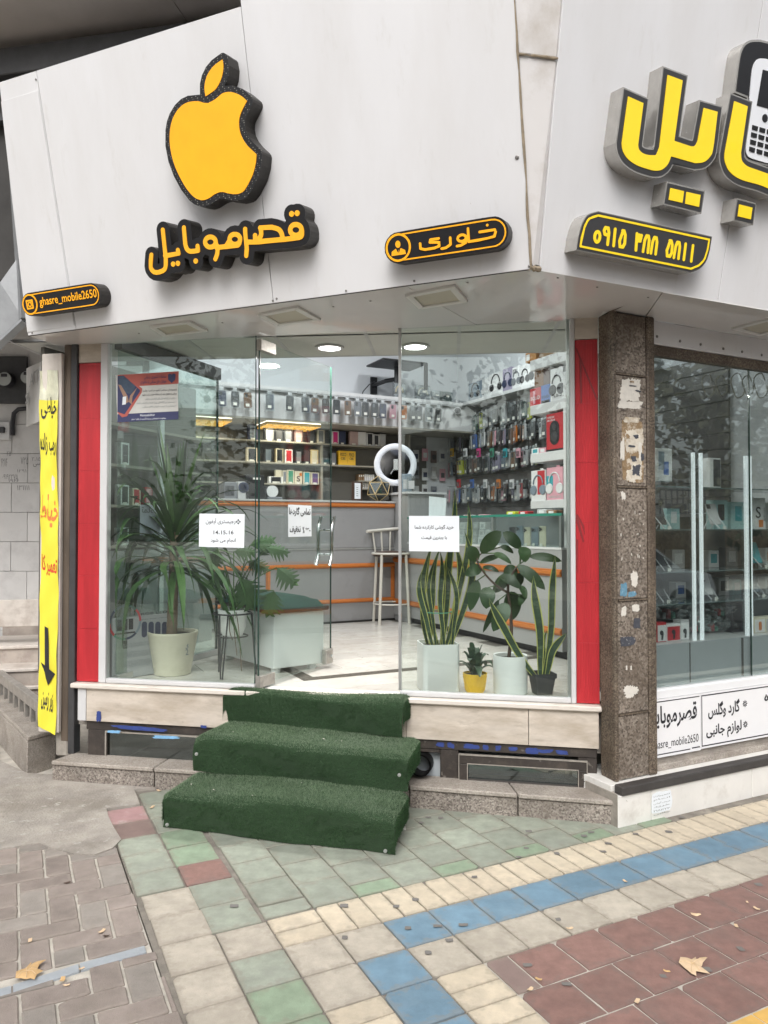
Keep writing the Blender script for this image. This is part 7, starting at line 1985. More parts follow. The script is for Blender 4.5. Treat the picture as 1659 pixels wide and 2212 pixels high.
for s_, u0, v0, u1, v1, ink, fa in [('سامانه کشوری ردیابی', .44, .87, .80, .95, 'poster_navy', 1), ('موبایل های سرقتی یا مفقودی', .38, .77, .80, .85, 'poster_navy', 1), ('شهروندان سراسر کشور در اسرع وقت', .42, .60, .97, .645, 'ink_black', 1), ('سرقتی یا مفقودی خود را در سامانه همیاب ثبت نمایید', .41, .52, .97, .565, 'ink_black', 1),
                                     ('۱ ردیابی در اپراتورهای اول ایرانسل و رایتل', .46, .43, .97, .47, 'faint_ink', 1), ('۲ جستجو در کالاهای پیدا شده و کشف شده', .32, .35, .97, .39, 'faint_ink', 1), ('۳ پیشگیری از خرید و فروش کالای سرقتی', .42, .27, .97, .31, 'faint_ink', 1), ('Hamyab24.ir', .38, .085, .62, .14, 'paper_white', 0), ('معاونت اجتماعی و پیشگیری از وقوع جرم', .24, .02, .80, .06, 'paper_white', 1)]:
    a0, c0 = pq(u0, v0); a1, c1_ = pq(u1, v1); m = MB(FW); text_into(m, s_, FW, a0, a1, c0, c1_, PG - .003, .008, bool(fa)); m.build('lettering', ink, t)
a0, c0 = pq(.89, .86); pc = [(a0 + .026 * x, c0 + .03 * y) for x, y in [(-1, .8), (-.5, 1), (0, .8), (.5, 1), (1, .8), (.9, -.3), (0, -1), (-.9, -.3)]]
MB(FW).loops([pc], PG - .003, PG - .003).build('crest', 'poster_navy', t)

# carton of a ring light leaning on the partition
gl0 = gz(242, 1470, FLOOR + .005); gl1 = gz(352, 1452, FLOOR + .005)
GC = Fr(Vector((gl0.x, gl0.y, 0)), gl1 - gl0); wG = (gl1 - gl0).length * 1.25; hG = GC.px(243, 1337)[1]
t = thing('ring_light_carton', 'pale grey carton with a coloured ring-light picture behind the big pot', 'box', gl0)
MB(GC).box(0, wG, .001, .05, FLOOR + .003, hG).build('carton', mat('carton_grey', (.36, .37, .38), .6, var=.05), t, bevel=.003)
D25 = lambda x, y: ((0 + x * .48222) / 1.82278, (2050 + y * .48222) / 1.82278)
rc1 = GC.px(*D25(1022, 830)); r1 = .115
for k, cn in enumerate(['red', 'dark green', 'steel blue', 'navy', 'red', 'green', 'navy', 'steel blue']):
    q0, q1 = k * math.pi / 4, (k + 1) * math.pi / 4
    MB(GC).loops([[(rc1[0] + r1 * math.cos(q), rc1[1] + r1 * math.sin(q)) for q in [q0 + (q1 - q0) * i / 6 for i in range(7)]] + [(rc1[0] + r1 * .87 * math.cos(q), rc1[1] + r1 * .87 * math.sin(q)) for q in [q1 - (q1 - q0) * i / 6 for i in range(7)]]], -.001, -.001).build('ring_print', cm(cn), t)
for k in (-1, 0, 1): MB(GC).box(rc1[0] + k * .04 - .016, rc1[0] + k * .04 + .016, -.0012, -.001, rc1[1] - .05, rc1[1] + .02).build('phone_print', cm('black'), t)
MB(GC).box(rc1[0] - .07, rc1[0] + .07, -.0012, -.001, rc1[1] - .075, rc1[1] - .065).build('bar_print', cm('black'), t); MB(GC).box(rc1[0] - .015, rc1[0] + .015, -.0012, -.001, rc1[1] - .17, rc1[1] - .118).build('foot_print', cm('black'), t)
lines(GC, D25, -.001, t, [('RGB LED', 1150, 775, 1365, 733, .02, False), ('SOFT RING LIGHT', 1150, 812, 1365, 785, .01, False)], cm('charcoal'))
for k in range(4):
    a, c = GC.px(*D25(1178 + k * 55, 885)); MB(GC).loops(sdf_loops([([(a, c - .035), (a, c + .03)], .020)], res=.004), -.001, -.001).build('remote_print', cm('navy'), t)
for k, s_ in enumerate(['360 rotating pan tilt, free adjustment of light', 'to meet all kinds of light compensation needs', 'Upgrade anti-slip mobile non slip silicone pad', 'be used for mobile phone sound card live', 'karaoke microphone and other equipment', 'Soft light eye protection no stroboscopic glare', 'stringent eyes in long term live broadcast', 'adjustment to meet the needs of light']):
    y = [1005, 1025, 1075, 1092, 1110, 1150, 1168, 1186][k]
    lines(GC, D25, -.001, t, [(s_, 932, y + 6, 1225 if k % 3 else 1250, y - 8, 0, False)], 'faint_ink')

# ================================================================== plants
PR = random.Random(21)
mat('leaf_dark', (.034, .078, .022), .55, var=.3, scale=6, rnd_=.3, spec=.25, stain=[(30, (.10, .12, .03), .64, .74, .5)])
mat('leaf_mid', (.062, .125, .036), .5, var=.3, scale=6, rnd_=.3, spec=.3, stain=[(20, (.16, .15, .05), .64, .74, .5)])
mat('leaf_rubber', (.028, .058, .020), .36, var=.25, scale=5, rnd_=.4, spec=.35)
mat('leaf_edge', (.42, .43, .12), .45, var=.15, scale=14)
mat('snake_green', (.030, .058, .030), .4, var=.5, scale=26, stretch=(.5, .5, 1.6), stain=[(22, (.10, .14, .08), .54, .62, .7)])
mat('bark', (.12, .085, .055), .85, var=.35, scale=30, bump=1)
mat('stem_brown', (.075, .045, .032), .6, var=.2)
mat('soil', (.035, .026, .02), .95, var=.3, scale=40, bump=1)
mat('pot_cream', (.58, .55, .44), .5, var=.08, scale=5, stain=[(6, (.42, .39, .28), .54, .7, .5)])
mat('pot_white', (.70, .71, .70), .35, var=.04, scale=5)
mat('pot_yellow', (.80, .50, .02), .35, var=.05)
mat('pot_black', (.035, .035, .037), .5, var=.1)
mat('stand_black', (.03, .03, .032), .4)
def ribbon(pts, ws, up, fold=.15):
    """leaf along pts with half widths ws, folded along the middle; up gives its face"""
    n = len(pts); vs = []
    for i, p in enumerate(pts):
        t_ = (pts[min(i + 1, n - 1)] - pts[max(i - 1, 0)]).normalized()
        s_ = t_.cross(up)
        s_ = s_.normalized() if s_.length > 1e-4 else Vector((1, 0, 0))
        nn = s_.cross(t_).normalized()
        vs += [p - s_ * ws[i] + nn * ws[i] * fold, p, p + s_ * ws[i] + nn * ws[i] * fold]
    fs = []
    for i in range(n - 1):
        for k in range(2): fs.append((i * 3 + k, i * 3 + k + 1, (i + 1) * 3 + k + 1, (i + 1) * 3 + k))
    return vs, fs
def inside(p):      # keep foliage on the shop side of the glass
    p = Vector(p); a, b, c = FW.loc(p)
    if b < .04: p = p + FW.y * (.04 - b)
    if a < -2.83 and b < .3: p = p + FW.x * (-2.83 - a)
    return p
def leaf_obj(pts, ws, up, m, parent, fold=.15, nm='leaf'):
    pts = [inside(p) for p in pts]
    v, f = ribbon([Vector(p) for p in pts], ws, Vector(up), fold)
    return MB().add(v, f).build(nm, m, parent, smooth='all', fixn=False)
# big spiky plant
pc_ = gz(373, 1455, FLOOR)
dr = thing('spiky_plant', 'big spiky-leaved plant with a bare trunk in a large cream pot', 'plant', pc_)
MB().lathe([(.112, 0), (.118, .004), (.162, .262), (.166, .27), (.166, .285), (.150, .285), (.148, .25)], pc_, 36).build('pot', 'pot_cream', dr, smooth=True)
MB().lathe([(.149, .262), (0, .266)], pc_, 24).build('soil', 'soil', dr)
tk = [pc_ + Vector((-.008, 0, .26)), pc_ + Vector((-.004, .01, .5)), pc_ + Vector((.0, .015, .78)), pc_ + Vector((.004, .01, .98))]
MB().tube([Vector(p) for p in spl(tk, n=8)], [.036 * (1 - .25 * k / 24) * (1 + .08 * (k % 2)) for k in range(25)], 12).build('trunk', 'bark', dr, smooth='all')
G3 = Fr(pc_, (1, 0, 0))
m = MB(G3); 
for s_, y in (('3', .16), ('2', .12)):
    t3 = MB(); text_into(t3, s_, W, -.012, .012, 0, .04, 0, .02); an = R(-38)
    for v in t3.v: pass
    m.add([pc_ + Vector(((.153) * math.sin(R(52)) + v.x * .6, -.153 * math.cos(R(52)) + v.x * .8, y + .02 + v.z)) for v in t3.v], t3.f)
m.build('painted_digits', 'faint_ink', dr)
top = tk[-1]
for k in range(104):
    an = k * 2.399 + PR.uniform(-.2, .2); q = k / 103         # outer and lower leaves droop most
    ln_ = PR.uniform(.62, .86) * (1 - .2 * q)
    el = R(88) - q * 0 - R(PR.uniform(0, 20)) if q > .86 else R(66 - 84 * (1 - q) ** 1.1 + PR.uniform(-16, 16))
    d = Vector((math.cos(an), math.sin(an), 0))
    if d.y < -.55: d.y *= .55
    p = top + Vector((0, 0, -.30 * (1 - q) + .04 * q)) + d * .03; v = (d * math.cos(el) + Vector((0, 0, math.sin(el))))
    pts = [p.copy()]; ws = []
    N_ = 9; droop = PR.uniform(.20, .40) * (.15 if q > .9 else 1)
    for i in range(N_):
        pts.append(pts[-1] + v * ln_ / N_); v = (v + Vector((0, 0, -droop * (i + 1) / N_ * 1.6))).normalized()
    wmax = PR.uniform(.019, .027)
    ws = [wmax * (.55 + .45 * min(1, i / 3)) * (1 - max(0, (i - 4) / (N_ - 3.9)) ** 1.5) + .0006 for i in range(N_ + 1)]
    leaf_obj(pts, ws, (0, 0, 1) if abs(v.z) < .98 else d, 'leaf_mid' if PR.random() < .4 else 'leaf_dark', dr, .25)
# split-leaf plant on a wire stand
mc = gz(502, 1460, FLOOR)
sd_ = thing('plant_stand', 'black wire plant stand with hairpin legs', 'plant stand', mc)
m = MB(); zr = .415
MB().tube(circ((0, 0), .125, zr, 20, Fr(mc, (1, 0, 0))), .006, 6).build('top_ring', 'stand_black', sd_, smooth=True); MB().tube(circ((0, 0), .10, zr - .15, 20, Fr(mc, (1, 0, 0))), .005, 6).build('lower_ring', 'stand_black', sd_, smooth=True)
for an in (15, 135, 255):
    d = Vector((math.cos(R(an)), math.sin(R(an)), 0)); s_ = Vector((-d.y, d.x, 0))
    MB().tube([mc + d * .125 - s_ * .03 + Vector((0, 0, zr)), mc + d * .155 - s_ * .006 + Vector((0, 0, .006)), mc + d * .155 + s_ * .006 + Vector((0, 0, .006)), mc + d * .125 + s_ * .03 + Vector((0, 0, zr))], .0055, 6).build('leg', 'stand_black', sd_)
mp_ = thing('split_leaf_plant', 'split-leaf plant in a small white pot on the wire stand', 'plant', mc + Vector((0, 0, .26)))
pb_ = mc + Vector((0, 0, zr - .145))
MB().lathe([(.0, .0), (.066, .0), (.086, .05), (.096, .155), (.098, .17), (.09, .17), (.088, .15)], pb_, 30).build('pot', 'pot_white', mp_, smooth=True); MB().lathe([(.088, .155), (0, .158)], pb_, 20).build('soil', 'soil', mp_)
def split_leaf(base, tip_dir, size, nrm, par):
    """lobed blade"""
    t_ = Vector(tip_dir).normalized(); nrm = Vector(nrm); s_ = t_.cross(nrm).normalized(); n_ = s_.cross(t_)
    mid, out = [], []
    N_ = 24
    for sg in (-1, 1):
        vs = []; 
        for i in range(N_ + 1):
            u = i / N_
            w = size * .62 * math.sin(math.pi * min(1, (u + .10) / 1.1)) ** .8 * (1.0 if u > .06 else .75)
            if i % 4 == 3 and .1 < u < .95: w *= .38
            m_ = base + t_ * (u * size) - n_ * (.25 * size * u * u)
            o = m_ + s_ * sg * w + t_ * ((.14 - .03 * (i % 4)) * size if i % 4 != 3 else 0) - n_ * (w * .45)
            vs += [m_, o]
        f = [(2 * i, 2 * i + 2, 2 * i + 3, 2 * i + 1) for i in range(N_)]
        mid.append((vs, f))
    mm = MB()
    for vs, f in mid: mm.add(vs, f)
    return mm.build('leaf', 'leaf_dark', par, smooth='all', fixn=False)
leaves = [(470, 1200, 250, .16, .0), (505, 1205, 40, .17, -.05), (540, 1192, 60, .20, .05), (575, 1198, 30, .18, .0), (598, 1240, -20, .20, -.08), (520, 1262, -60, .26, -.06), (592, 1290, -110, .2, -.04), (486, 1245, 200, .16, -.05), (535, 1225, 10, .18, .1), (560, 1215, 80, .16, .12), (478, 1222, 160, .14, .1)]
for k, (x, y, an, sz, dy) in enumerate(leaves):
    sz *= .8; c = atd(x, y - 14, mc.y + dy); base = c
    crown = pb_ + Vector((PR.uniform(-.02, .02), PR.uniform(-.02, .02), .16))
    MB().tube([Vector(p) for p in spl([crown, crown.lerp(base, .5) + Vector((0, 0, .06)), base], n=5)], .0042, 6).build('stalk', 'leaf_mid', mp_, smooth=True)
    td = Vector((math.cos(R(an)), PR.uniform(-.35, .1), math.sin(R(an)) * .7 - .35))
    split_leaf(base, td, sz, (PR.uniform(-.2, .2), -.65, .75), mp_)
for k in range(3): MB().tube([Vector(p) for p in spl([pb_ + Vector((.02 * k, -.09, .16)), pb_ + Vector((.03 * k, -.1, .05)), pb_ + Vector((.02 + .03 * k, -.10, -.10 * k - .02))], n=6)], .003, 5).build('air_root', 'bark', mp_)
# snake plants
def snake_leaf(base, tip, w, lean, par, face=(0, -1, .1), wav=.012):
    base, tip = Vector(base), Vector(tip); N_ = 14; pts = []; ws = []
    for i in range(N_ + 1):
        u = i / N_
        pts.append(base.lerp(tip, u) + Vector(lean) * math.sin(math.pi * u) + Vector((wav * math.sin(u * 7 + base.x * 40), 0, 0)) * u)
        ws.append(w * (.42 + .58 * math.sin(math.pi * min(.62, u * .62 + .06)) ) * (1 if u < .7 else max(.02, 1 - ((u - .7) / .3) ** 1.8)))
    l = leaf_obj(pts, ws, face, 'leaf_edge', par, .3)
    f2 = Vector(face).normalized() * .0015
    v, f = ribbon([inside(p) + f2 for p in pts], [q * .72 for q in ws], Vector(face), .3)
    MB().add(v, f).build('leaf_centre', 'snake_green', l, smooth='all', fixn=False)
sp1 = gz(946, 1489, FLOOR)
s1 = thing('snake_plant', 'tall yellow-edged snake plant in a white square pot behind the right pane', 'plant', sp1)
def rsq(h, r, n=5): return [(sx * (h - r) + r * math.cos(q), sy * (h - r) + r * math.sin(q)) for sx, sy, a0 in ((1, 1, 0), (-1, 1, 1), (-1, -1, 2), (1, -1, 3)) for q in [(a0 + k / n) * math.pi / 2 for k in range(n + 1)]]
def sqpot(c, prof, m, par, r=.03, yaw=.15):
    mb = MB(); F = Fr(c, (math.cos(yaw), math.sin(yaw), 0)); vs = []; n = 0
    for h, z in prof:
        q = rsq(h, min(r, h * .9)); n = len(q); vs += [F.p(x, y, z) for x, y in q]
    k_ = len(prof)
    return mb.add(vs, [(i * n + k, i * n + (k + 1) % n, (i + 1) * n + (k + 1) % n, (i + 1) * n + k) for i in range(k_ - 1) for k in range(n)] + [tuple(range((k_ - 1) * n, k_ * n))]).build('pot', m, par, smooth=True)
sqpot(sp1, [(.108, 0), (.112, .005), (.112, .285), (.104, .285), (.103, .24)], 'pot_white', s1)
MB(Fr(sp1, (math.cos(.15), math.sin(.15), 0))).box(-.1, .1, -.1, .1, .2, .262).build('soil', 'soil', s1)
def px_at(fn, x, y, d): return atd(*fn(x, y), d)
d1 = sp1.y
for bx, by, tx_, ty, w, lx, dd in [(255, 1520, 140, 830, .030, -.02, -.06), (330, 1520, 425, 55, .040, .015, .02), (370, 1520, 580, 180, .034, .03, .05), (400, 1520, 570, 455, .036, .05, .03), (280, 1520, 250, 700, .026, -.02, -.03), (300, 1520, 180, 640, .030, -.03, .02), (350, 1520, 300, 640, .030, .0, .0), (420, 1520, 405, 770, .028, .02, -.05), (230, 1520, 330, 600, .028, -.02, .06),
                                        (200, 1520, 280, 560, .030, -.05, .08), (380, 1520, 470, 560, .040, .03, .07), (330, 1520, 390, 480, .034, .0, .04)]:
    b = px_at(D16, bx, by, d1 + dd); b.z = sp1.z + .25; snake_leaf(b, px_at(D16, tx_, ty, d1 + dd - .02), w * .62, (lx * 1.3, 0, 0), s1, (PR.uniform(-.7, .7), -1, .1), .02)
MB().tube(circ((0, 0), .085, .47, 18, Fr(sp1, (1, 0, 0))), .003, 5).build('green_tie', cm('green'), s1)
sp2 = gz(1171, 1498, FLOOR)
s2 = thing('snake_plant', 'sparse yellow-edged snake plant in a small black pot at the right corner', 'plant', sp2)
sqpot(sp2, [(.048, 0), (.062, .095), (.062, .1), (.069, .1), (.069, .125), (.063, .125), (.06, .1)], 'pot_black', s2, .012)
MB(Fr(sp2, (math.cos(.15), math.sin(.15), 0))).box(-.055, .055, -.055, .055, .06, .11).build('soil', 'soil', s2)
d2_ = sp2.y
for bx, tx_, ty, w, lx, dd in [(1205, 790, 1080, .024, -.03, -.03), (1250, 1190, 870, .026, .01, -.02), (1285, 1375, 675, .022, .02, .0), (1310, 1478, 1400, .022, -.02, -.01), (1275, 1298, 1375, .012, .0, .01)]:
    b = px_at(D16, bx, 1800, d2_ + dd); b.z = sp2.z + .105; snake_leaf(b, px_at(D16, tx_, ty, d2_ + dd - .03), w, (lx, 0, 0), s2, (PR.uniform(-.3, .3), -1, .1))
yp = gz(1026, 1494, FLOOR)
s3 = thing('small_snake_plant', 'little dark rosette plant in a quilted yellow pot', 'plant', yp)
MB().lathe([(.0, 0), (.052, .0), (.058, .01), (.071, .10), (.073, .112), (.066, .112), (.064, .09)], yp, 26).build('pot', 'pot_yellow', s3, smooth=True)
m = MB()
for k in range(12):
    for sg in (1, -1):
        m.tube([yp + Vector(((.0585 + .013 * i / 5) * math.cos(k * math.pi / 6 + sg * i * .13), (.0585 + .013 * i / 5) * math.sin(k * math.pi / 6 + sg * i * .13), .012 + i * .017)) for i in range(6)], .0016, 4)
m.build('quilt_ribs', 'pot_yellow', s3)
MB().lathe([(.064, .1), (0, .102)], yp, 16).build('soil', 'soil', s3)
for k in range(15):
    an = k * 2.4; q = k / 14; d = Vector((math.cos(an), math.sin(an), 0)); b = yp + Vector((0, 0, .10)) + d * .015
    up_ = .16 * q; out = .11 * (1 - q) + .02; dz = -.055 * (1 - q) ** 2
    pts = [b, b + d * out * .4 + Vector((0, 0, .05 + up_ * .4)), b + d * out * .85 + Vector((0, 0, .055 + up_ * .75 + dz * .4)), b + d * out * 1.1 + Vector((0, 0, .03 + up_ + dz))]
    P_ = [Vector(p) for p in spl(pts, n=4)]; n_ = len(P_)
    leaf_obj(P_, [.022 * (math.sin(math.pi * min(1, .12 + .88 * i / (n_ - 1))) ** .7) + .0005 for i in range(n_)], (0, 0, 1) if q < .6 else -d, 'snake_green', s3, .25)
# rubber plant
rp_ = gz(1102.5, 1496, FLOOR)
s4 = thing('rubber_plant', 'rubber plant with broad dark oval leaves in a white round pot', 'plant', rp_)
MB().lathe([(.0, 0), (.094, 0), (.1, .006), (.102, .215), (.1, .225), (.09, .222), (.088, .19)], rp_, 36).build('pot', 'pot_white', s4, smooth=True); MB().lathe([(.089, .2), (0, .203)], rp_, 20).build('soil', 'soil', s4)
dR = rp_.y
tkp = [px_at(D16, 955, 1640, dR), px_at(D16, 980, 1400, dR), px_at(D16, 970, 1200, dR), px_at(D16, 950, 1030, dR), px_at(D16, 955, 940, dR), px_at(D16, 1000, 830, dR), px_at(D16, 1060, 760, dR)]
MB().tube([Vector(p) for p in spl(tkp, n=5)], [.011 * (1 - .5 * k / 30) for k in range(31)], 8).build('trunk', 'stem_brown', s4, smooth='all')
br = [tkp[3], px_at(D16, 840, 960, dR - .02), px_at(D16, 740, 860, dR - .03), px_at(D16, 660, 730, dR - .03), px_at(D16, 700, 660, dR - .02)]
MB().tube([Vector(p) for p in spl(br, n=5)], [.008 * (1 - .5 * k / 20) for k in range(21)], 8).build('branch', 'stem_brown', s4, smooth='all')
for bx, by, tx_, ty, w, dd, fx in [(700, 650, 885, 455, .044, -.05, .1), (660, 730, 560, 610, .040, -.05, 0), (1060, 610, 900, 465, .036, .04, -.3), (1090, 600, 1110, 745, .040, -.04, .2), (1155, 690, 1450, 735, .026, -.03, 0), (700, 800, 550, 870, .034, -.04, 0), (690, 750, 870, 690, .018, .05, .2), (715, 790, 865, 835, .014, -.05, 0),
                                       (660, 915, 595, 1200, .036, .02, .1), (760, 980, 745, 1180, .046, -.06, 0), (880, 870, 1070, 990, .030, -.08, .3), (820, 1020, 985, 840, .036, .03, 0), (1010, 880, 1070, 960, .04, .05, 0), (920, 870, 1040, 820, .044, .02, -.2), (1040, 780, 1295, 1000, .038, -.05, .2), (1060, 960, 1120, 1090, .022, -.07, .3), (1090, 1050, 1055, 1150, .022, -.05, 0),
                                       (985, 1020, 990, 1285, .052, .04, 0), (940, 1130, 810, 1390, .048, -.04, -.2), (860, 1100, 715, 1400, .020, .02, .2), (990, 1100, 940, 1250, .045, .06, 0), (820, 660, 980, 760, .020, -.06, .4), (880, 600, 1000, 660, .018, .06, .3)]:
    b = px_at(D16, bx, by, dR + dd * .5); e_ = px_at(D16, tx_, ty, dR + dd)
    N_ = 10; pts = [b.lerp(e_, i / N_) + Vector((0, -.012 * math.sin(math.pi * i / N_), .01 * math.sin(math.pi * i / N_))) for i in range(N_ + 1)]
    leaf_obj(pts, [w * math.sin(math.pi * min(1, .04 + .96 * (i / N_) ** .9)) ** .65 + .0006 for i in range(N_ + 1)], (fx, -1, .25), 'leaf_rubber', s4, .12)
    an_ = min(tkp + br, key=lambda p: (Vector(p) - b).length); MB().tube([Vector(an_), b], .0035, 5).build('stalk', 'leaf_mid', s4)
# ================================================================== goods in the right display window
DB = .52
ds = thing('display_cabinet', 'glass shelved display cabinet behind the right window', 'cabinet', RS.p(1.3, .3, .85))
zk2 = zk
MB(RS).box(PW - .01, 3.2, .072, DB, zk2 - .02, zk2).build('floor_board', 'cabinet_white', ds)
MB(RS).box(PW - .01, 3.2, DB, DB + .02, zk2, 1.62).build('rear_panel', mat('display_rear', (.09, .105, .105), .4, var=.15), ds)
MB(RS).box(PW - .03, PW - .012, .03, DB, .6, 2.6).build('side_panel', 'pillar_edge', ds)
c3D = lambda x, y: ((2200 + x * .49668) / 1.82278, (1200 + y * .49668) / 1.82278)
c3E = px3
emis('led_post', (.92, .97, 1.0), .42)
mat('shelf_glass', (.10, .14, .14), .1, spec=.6)
SHZ = []
for fn, q in ((c3D, (800, 1780)), (c3E, (800, 400)), (c3E, (800, 650))):
    z = RS.px(*fn(*q), .2)[1]; SHZ.append(z)
    for a0, a1 in ((PW, .83), (.86, 1.62), (1.66, 2.5)): MB(RS).box(a0, a1, .10, .45, z - .008, z).build('glass_shelf', 'shelf_glass', ds, bevel=.002)
for q in (1058, 1118, 1472, 1506):
    a = RS.px(*c3D(q, 1400), .1)[0]; MB(RS).box(a - .009, a + .009, .085, .1, zk2, 2.0).build('lit_post', 'led_post', ds)
def dphone(x, y, fn, lev, cn, lab, lean=.5, h=.155, b=.22, white_back=False, stand=True, yaw=-.35):
    a = RS.px(*fn(x, y), b)[0]; z = SHZ[lev]
    t = thing('display_phone', lab, 'phone', RS.p(a, b, z), group='phones on stands in the right window')
    X = (RS.x * math.cos(yaw) + RS.y * math.sin(yaw)).normalized(); Y = Z.cross(X)
    up = (Z * math.cos(lean) + Y * math.sin(lean)); G = Fr(RS.p(a, b, z + .03), X, None, up)
    MB(G).box(-.037, .037, 0, .009, 0, h).build('body', cm(cn, .25), t, bevel=.004)
    if white_back: MB(G).lathe([(0, 0), (.006, 0), (.006, .001)], ax=Fr(G.p(0, -.001, h * .6), G.x, G.z, -G.y), n=10).build('back_mark', cm('charcoal'), t)
    else: MB(G).box(-.03, -.004, -.002, 0, h * .74, h * .94).build('camera_block', cm('charcoal'), t, bevel=.001)
    if stand:
        m = MB(G); m.tube([RS.p(a - .03, b - .05, z + .004), G.p(-.03, .004, .06), RS.p(a - .03, b + .07, z + .004)], .004, 5); m.tube([RS.p(a + .03, b - .05, z + .004), G.p(.03, .004, .06), RS.p(a + .03, b + .07, z + .004)], .004, 5); m.build('stand', 'pouch', t)
    MB(RS).box(a - .012, a + .012, b - .06, b - .058, z, z + .018).build('price_tag', 'price_tag', t)
for args in [(815, 1700, c3D, 0, 'charcoal', 'dark phone leaning at the left end of the upper glass shelf'), (1250, 1700, c3D, 0, 'silver', 'silver phone with a ring mark on the upper glass shelf'), (815, 320, c3E, 1, 'black', 'black phone at the left end of the middle glass shelf'),
             (1580, 300, c3E, 1, 'teal', 'turquoise phone with three lenses at the right of the middle shelf'), (810, 560, c3E, 2, 'charcoal', 'dark phone on a black base at the left of the lower glass shelf')]: dphone(*args)
dphone(1185, 550, c3E, 2, 'white', 'white phone back leaning on the lower glass shelf', white_back=True); dphone(1560, 520, c3E, 2, 'steel blue', 'pale blue phone at the right of the lower glass shelf')
mat('col_pale_teal', (.35, .55, .55), .4); CN['pale teal'] = 0
def dbox(x0, x1, y, fn, z, h, cn, art, lab, b=.16, words=None, d=.06, yaw=0): 
    a0, a1 = RS.px(*fn(x0, y), b)[0], RS.px(*fn(x1, y), b)[0]
    return box_thing(RS, a0, a1, z, h, d, cn, art, lab, 'product_box', 'box', b, yaw, None, False, words)
dbox(785, 900, 1300, c3D, 1.83, .20, 'white', [(.06, .45, .35, .9, 'steel blue'), (.4, .75, .2, .6, 'blue')], 'white phone box with a blue phone picture high in the right window', .2)
dbox(1200, 1285, 1300, c3D, 1.80, .19, 'white', [(.3, .95, .05, .95, 'charcoal')], 'white phone box with a dark phone picture high in the right window', .2)
MB(RS).box(PW + .01, 2.4, .15, .4, 1.792, 1.80).build('glass_shelf', 'shelf_glass', ds)
for n, (x0, x1, h, cn, ar, wd) in enumerate([(860, 960, .13, 'pale teal', 'white', None), (1228, 1340, .19, 'pale teal', 'charcoal', None), (1365, 1478, .18, 'pale teal', 'teal', None), (1540, 1640, .21, 'white', 'orange', [('S', .2, .6, .35, .72, 'black'), ('GALAXY A22', .82, .95, .25, .7, 'black')]), (1660, 1760, .18, 'silver', 'black', None)]):
    dbox(x0, x1, 1650, c3D, SHZ[0], h, cn, [(.3, .75, .3, .85, ar)] if not wd else [(.45, .8, .06, .3, ar)], f'{"white phone box with a big letter S" if wd else cn + " box with " + ar + " picture"} on upper display shelf, {ORD[n]} from pillar', .3, wd)
for n, (x0, x1, h, cn, ar, ic) in enumerate([(700, 776, .15, 'red', 'white', 0), (780, 855, .115, 'red', 'white', 1), (855, 967, .10, 'white', 'red', 1), (968, 1036, .12, 'silver', 'white', 1), (1552, 1640, .10, 'cream', 'white', 2), (1642, 1720, .10, 'cream', 'silver', 2)]):
    t = dbox(x0, x1, 900, c3E, zk2 + .001, h, cn, [(.06, .94, .05, .86, ar)], f'{cn} and {ar} holder box on the floor of the right display, {ORD[n]} from the pillar', .13)
    G = Fr(ORG[t.name], RS.x); m = MB(G)
    if ic == 1: m.loops(sdf_loops([([(0, .02), (.004, .05)], .008)], [(-.004, .055, .014)], res=.003), -.002, -.003); m.build('picture', cm('black'), t)
    elif ic == 2: m.loops(sdf_loops([([(0, .03), (0, .06)], .014)], res=.003), -.002, -.003); m.build('picture', cm('orange' if n == 4 else 'brown'), t)
for n, (x0, x1, lev, h, cn, ar) in enumerate([(900, 1000, 1, .12, 'silver', 'white'), (1190, 1270, 1, .11, 'white', 'teal'), (1330, 1420, 1, .13, 'grey', 'silver'), (930, 1010, 2, .10, 'white', 'blue'), (1270, 1350, 2, .12, 'silver', 'charcoal'), (1380, 1450, 2, .10, 'pale teal', 'white'), (1640, 1720, 1, .12, 'white', 'orange'), (1640, 1720, 2, .11, 'white', 'grey')]):
    dbox(x0, x1, 300 if lev == 1 else 560, c3E, SHZ[lev], h, cn, [(.2, .8, .25, .8, ar)], f'{cn} accessory box with {ar} picture behind the phones on the {["", "middle", "lower"][lev]} display shelf', .36)
for n, (x, y, cn, r_) in enumerate([(1120, 830, 'pink', .07), (1130, 760, 'lilac', .06), (1250, 900, 'clear', .08), (1380, 915, 'green', .05), (900, 700, 'clear', .10), (1300, 700, 'clear', .08)]):
    a = RS.px(*c3E(x, y), .26)[0]; z = max(zk2, RS.px(*c3E(x, y), .26)[1] - r_ * .7); c = RS.p(a, .28, z)
    t = thing('plastic_bag', f'crumpled {cn} plastic bag of accessories in the right display, {["by the post", "on top by the post", "at the centre floor", "green tinged by the black frame", "behind the boxes at left", "behind the bags"][n]}', 'bag', c, group='plastic bags in the right display')
    bm = bmesh.new(); bmesh.ops.create_icosphere(bm, subdivisions=3, radius=1); q = random.Random(n)
    vs = [Vector((v.co.x * r_ * 1.3, v.co.y * r_ * .7, (v.co.z * .7 + .7) * r_)) * (1 + .16 * math.sin(v.co.x * 9 + n) * math.cos(v.co.z * 11) + q.uniform(-.06, .06)) + c for v in bm.verts]
    mb = MB(); mb.add(vs, [tuple(v.index for v in f.verts) for f in bm.faces]); bm.free(); mb.build('bag_film', 'clear_pouch' if n != 3 else 'clear_pouch', t)
    for k in range(4): MB(Fr(c, RS.x)).box(-r_ * .8 + k * r_ * .4, -r_ * .5 + k * r_ * .4, -r_ * .2, r_ * .3, .01, r_ * (.5 + .2 * (k % 2))).build('contents', cm([cn if cn != 'clear' else 'silver', 'red', 'green', 'charcoal'][k]), t, bevel=.004)
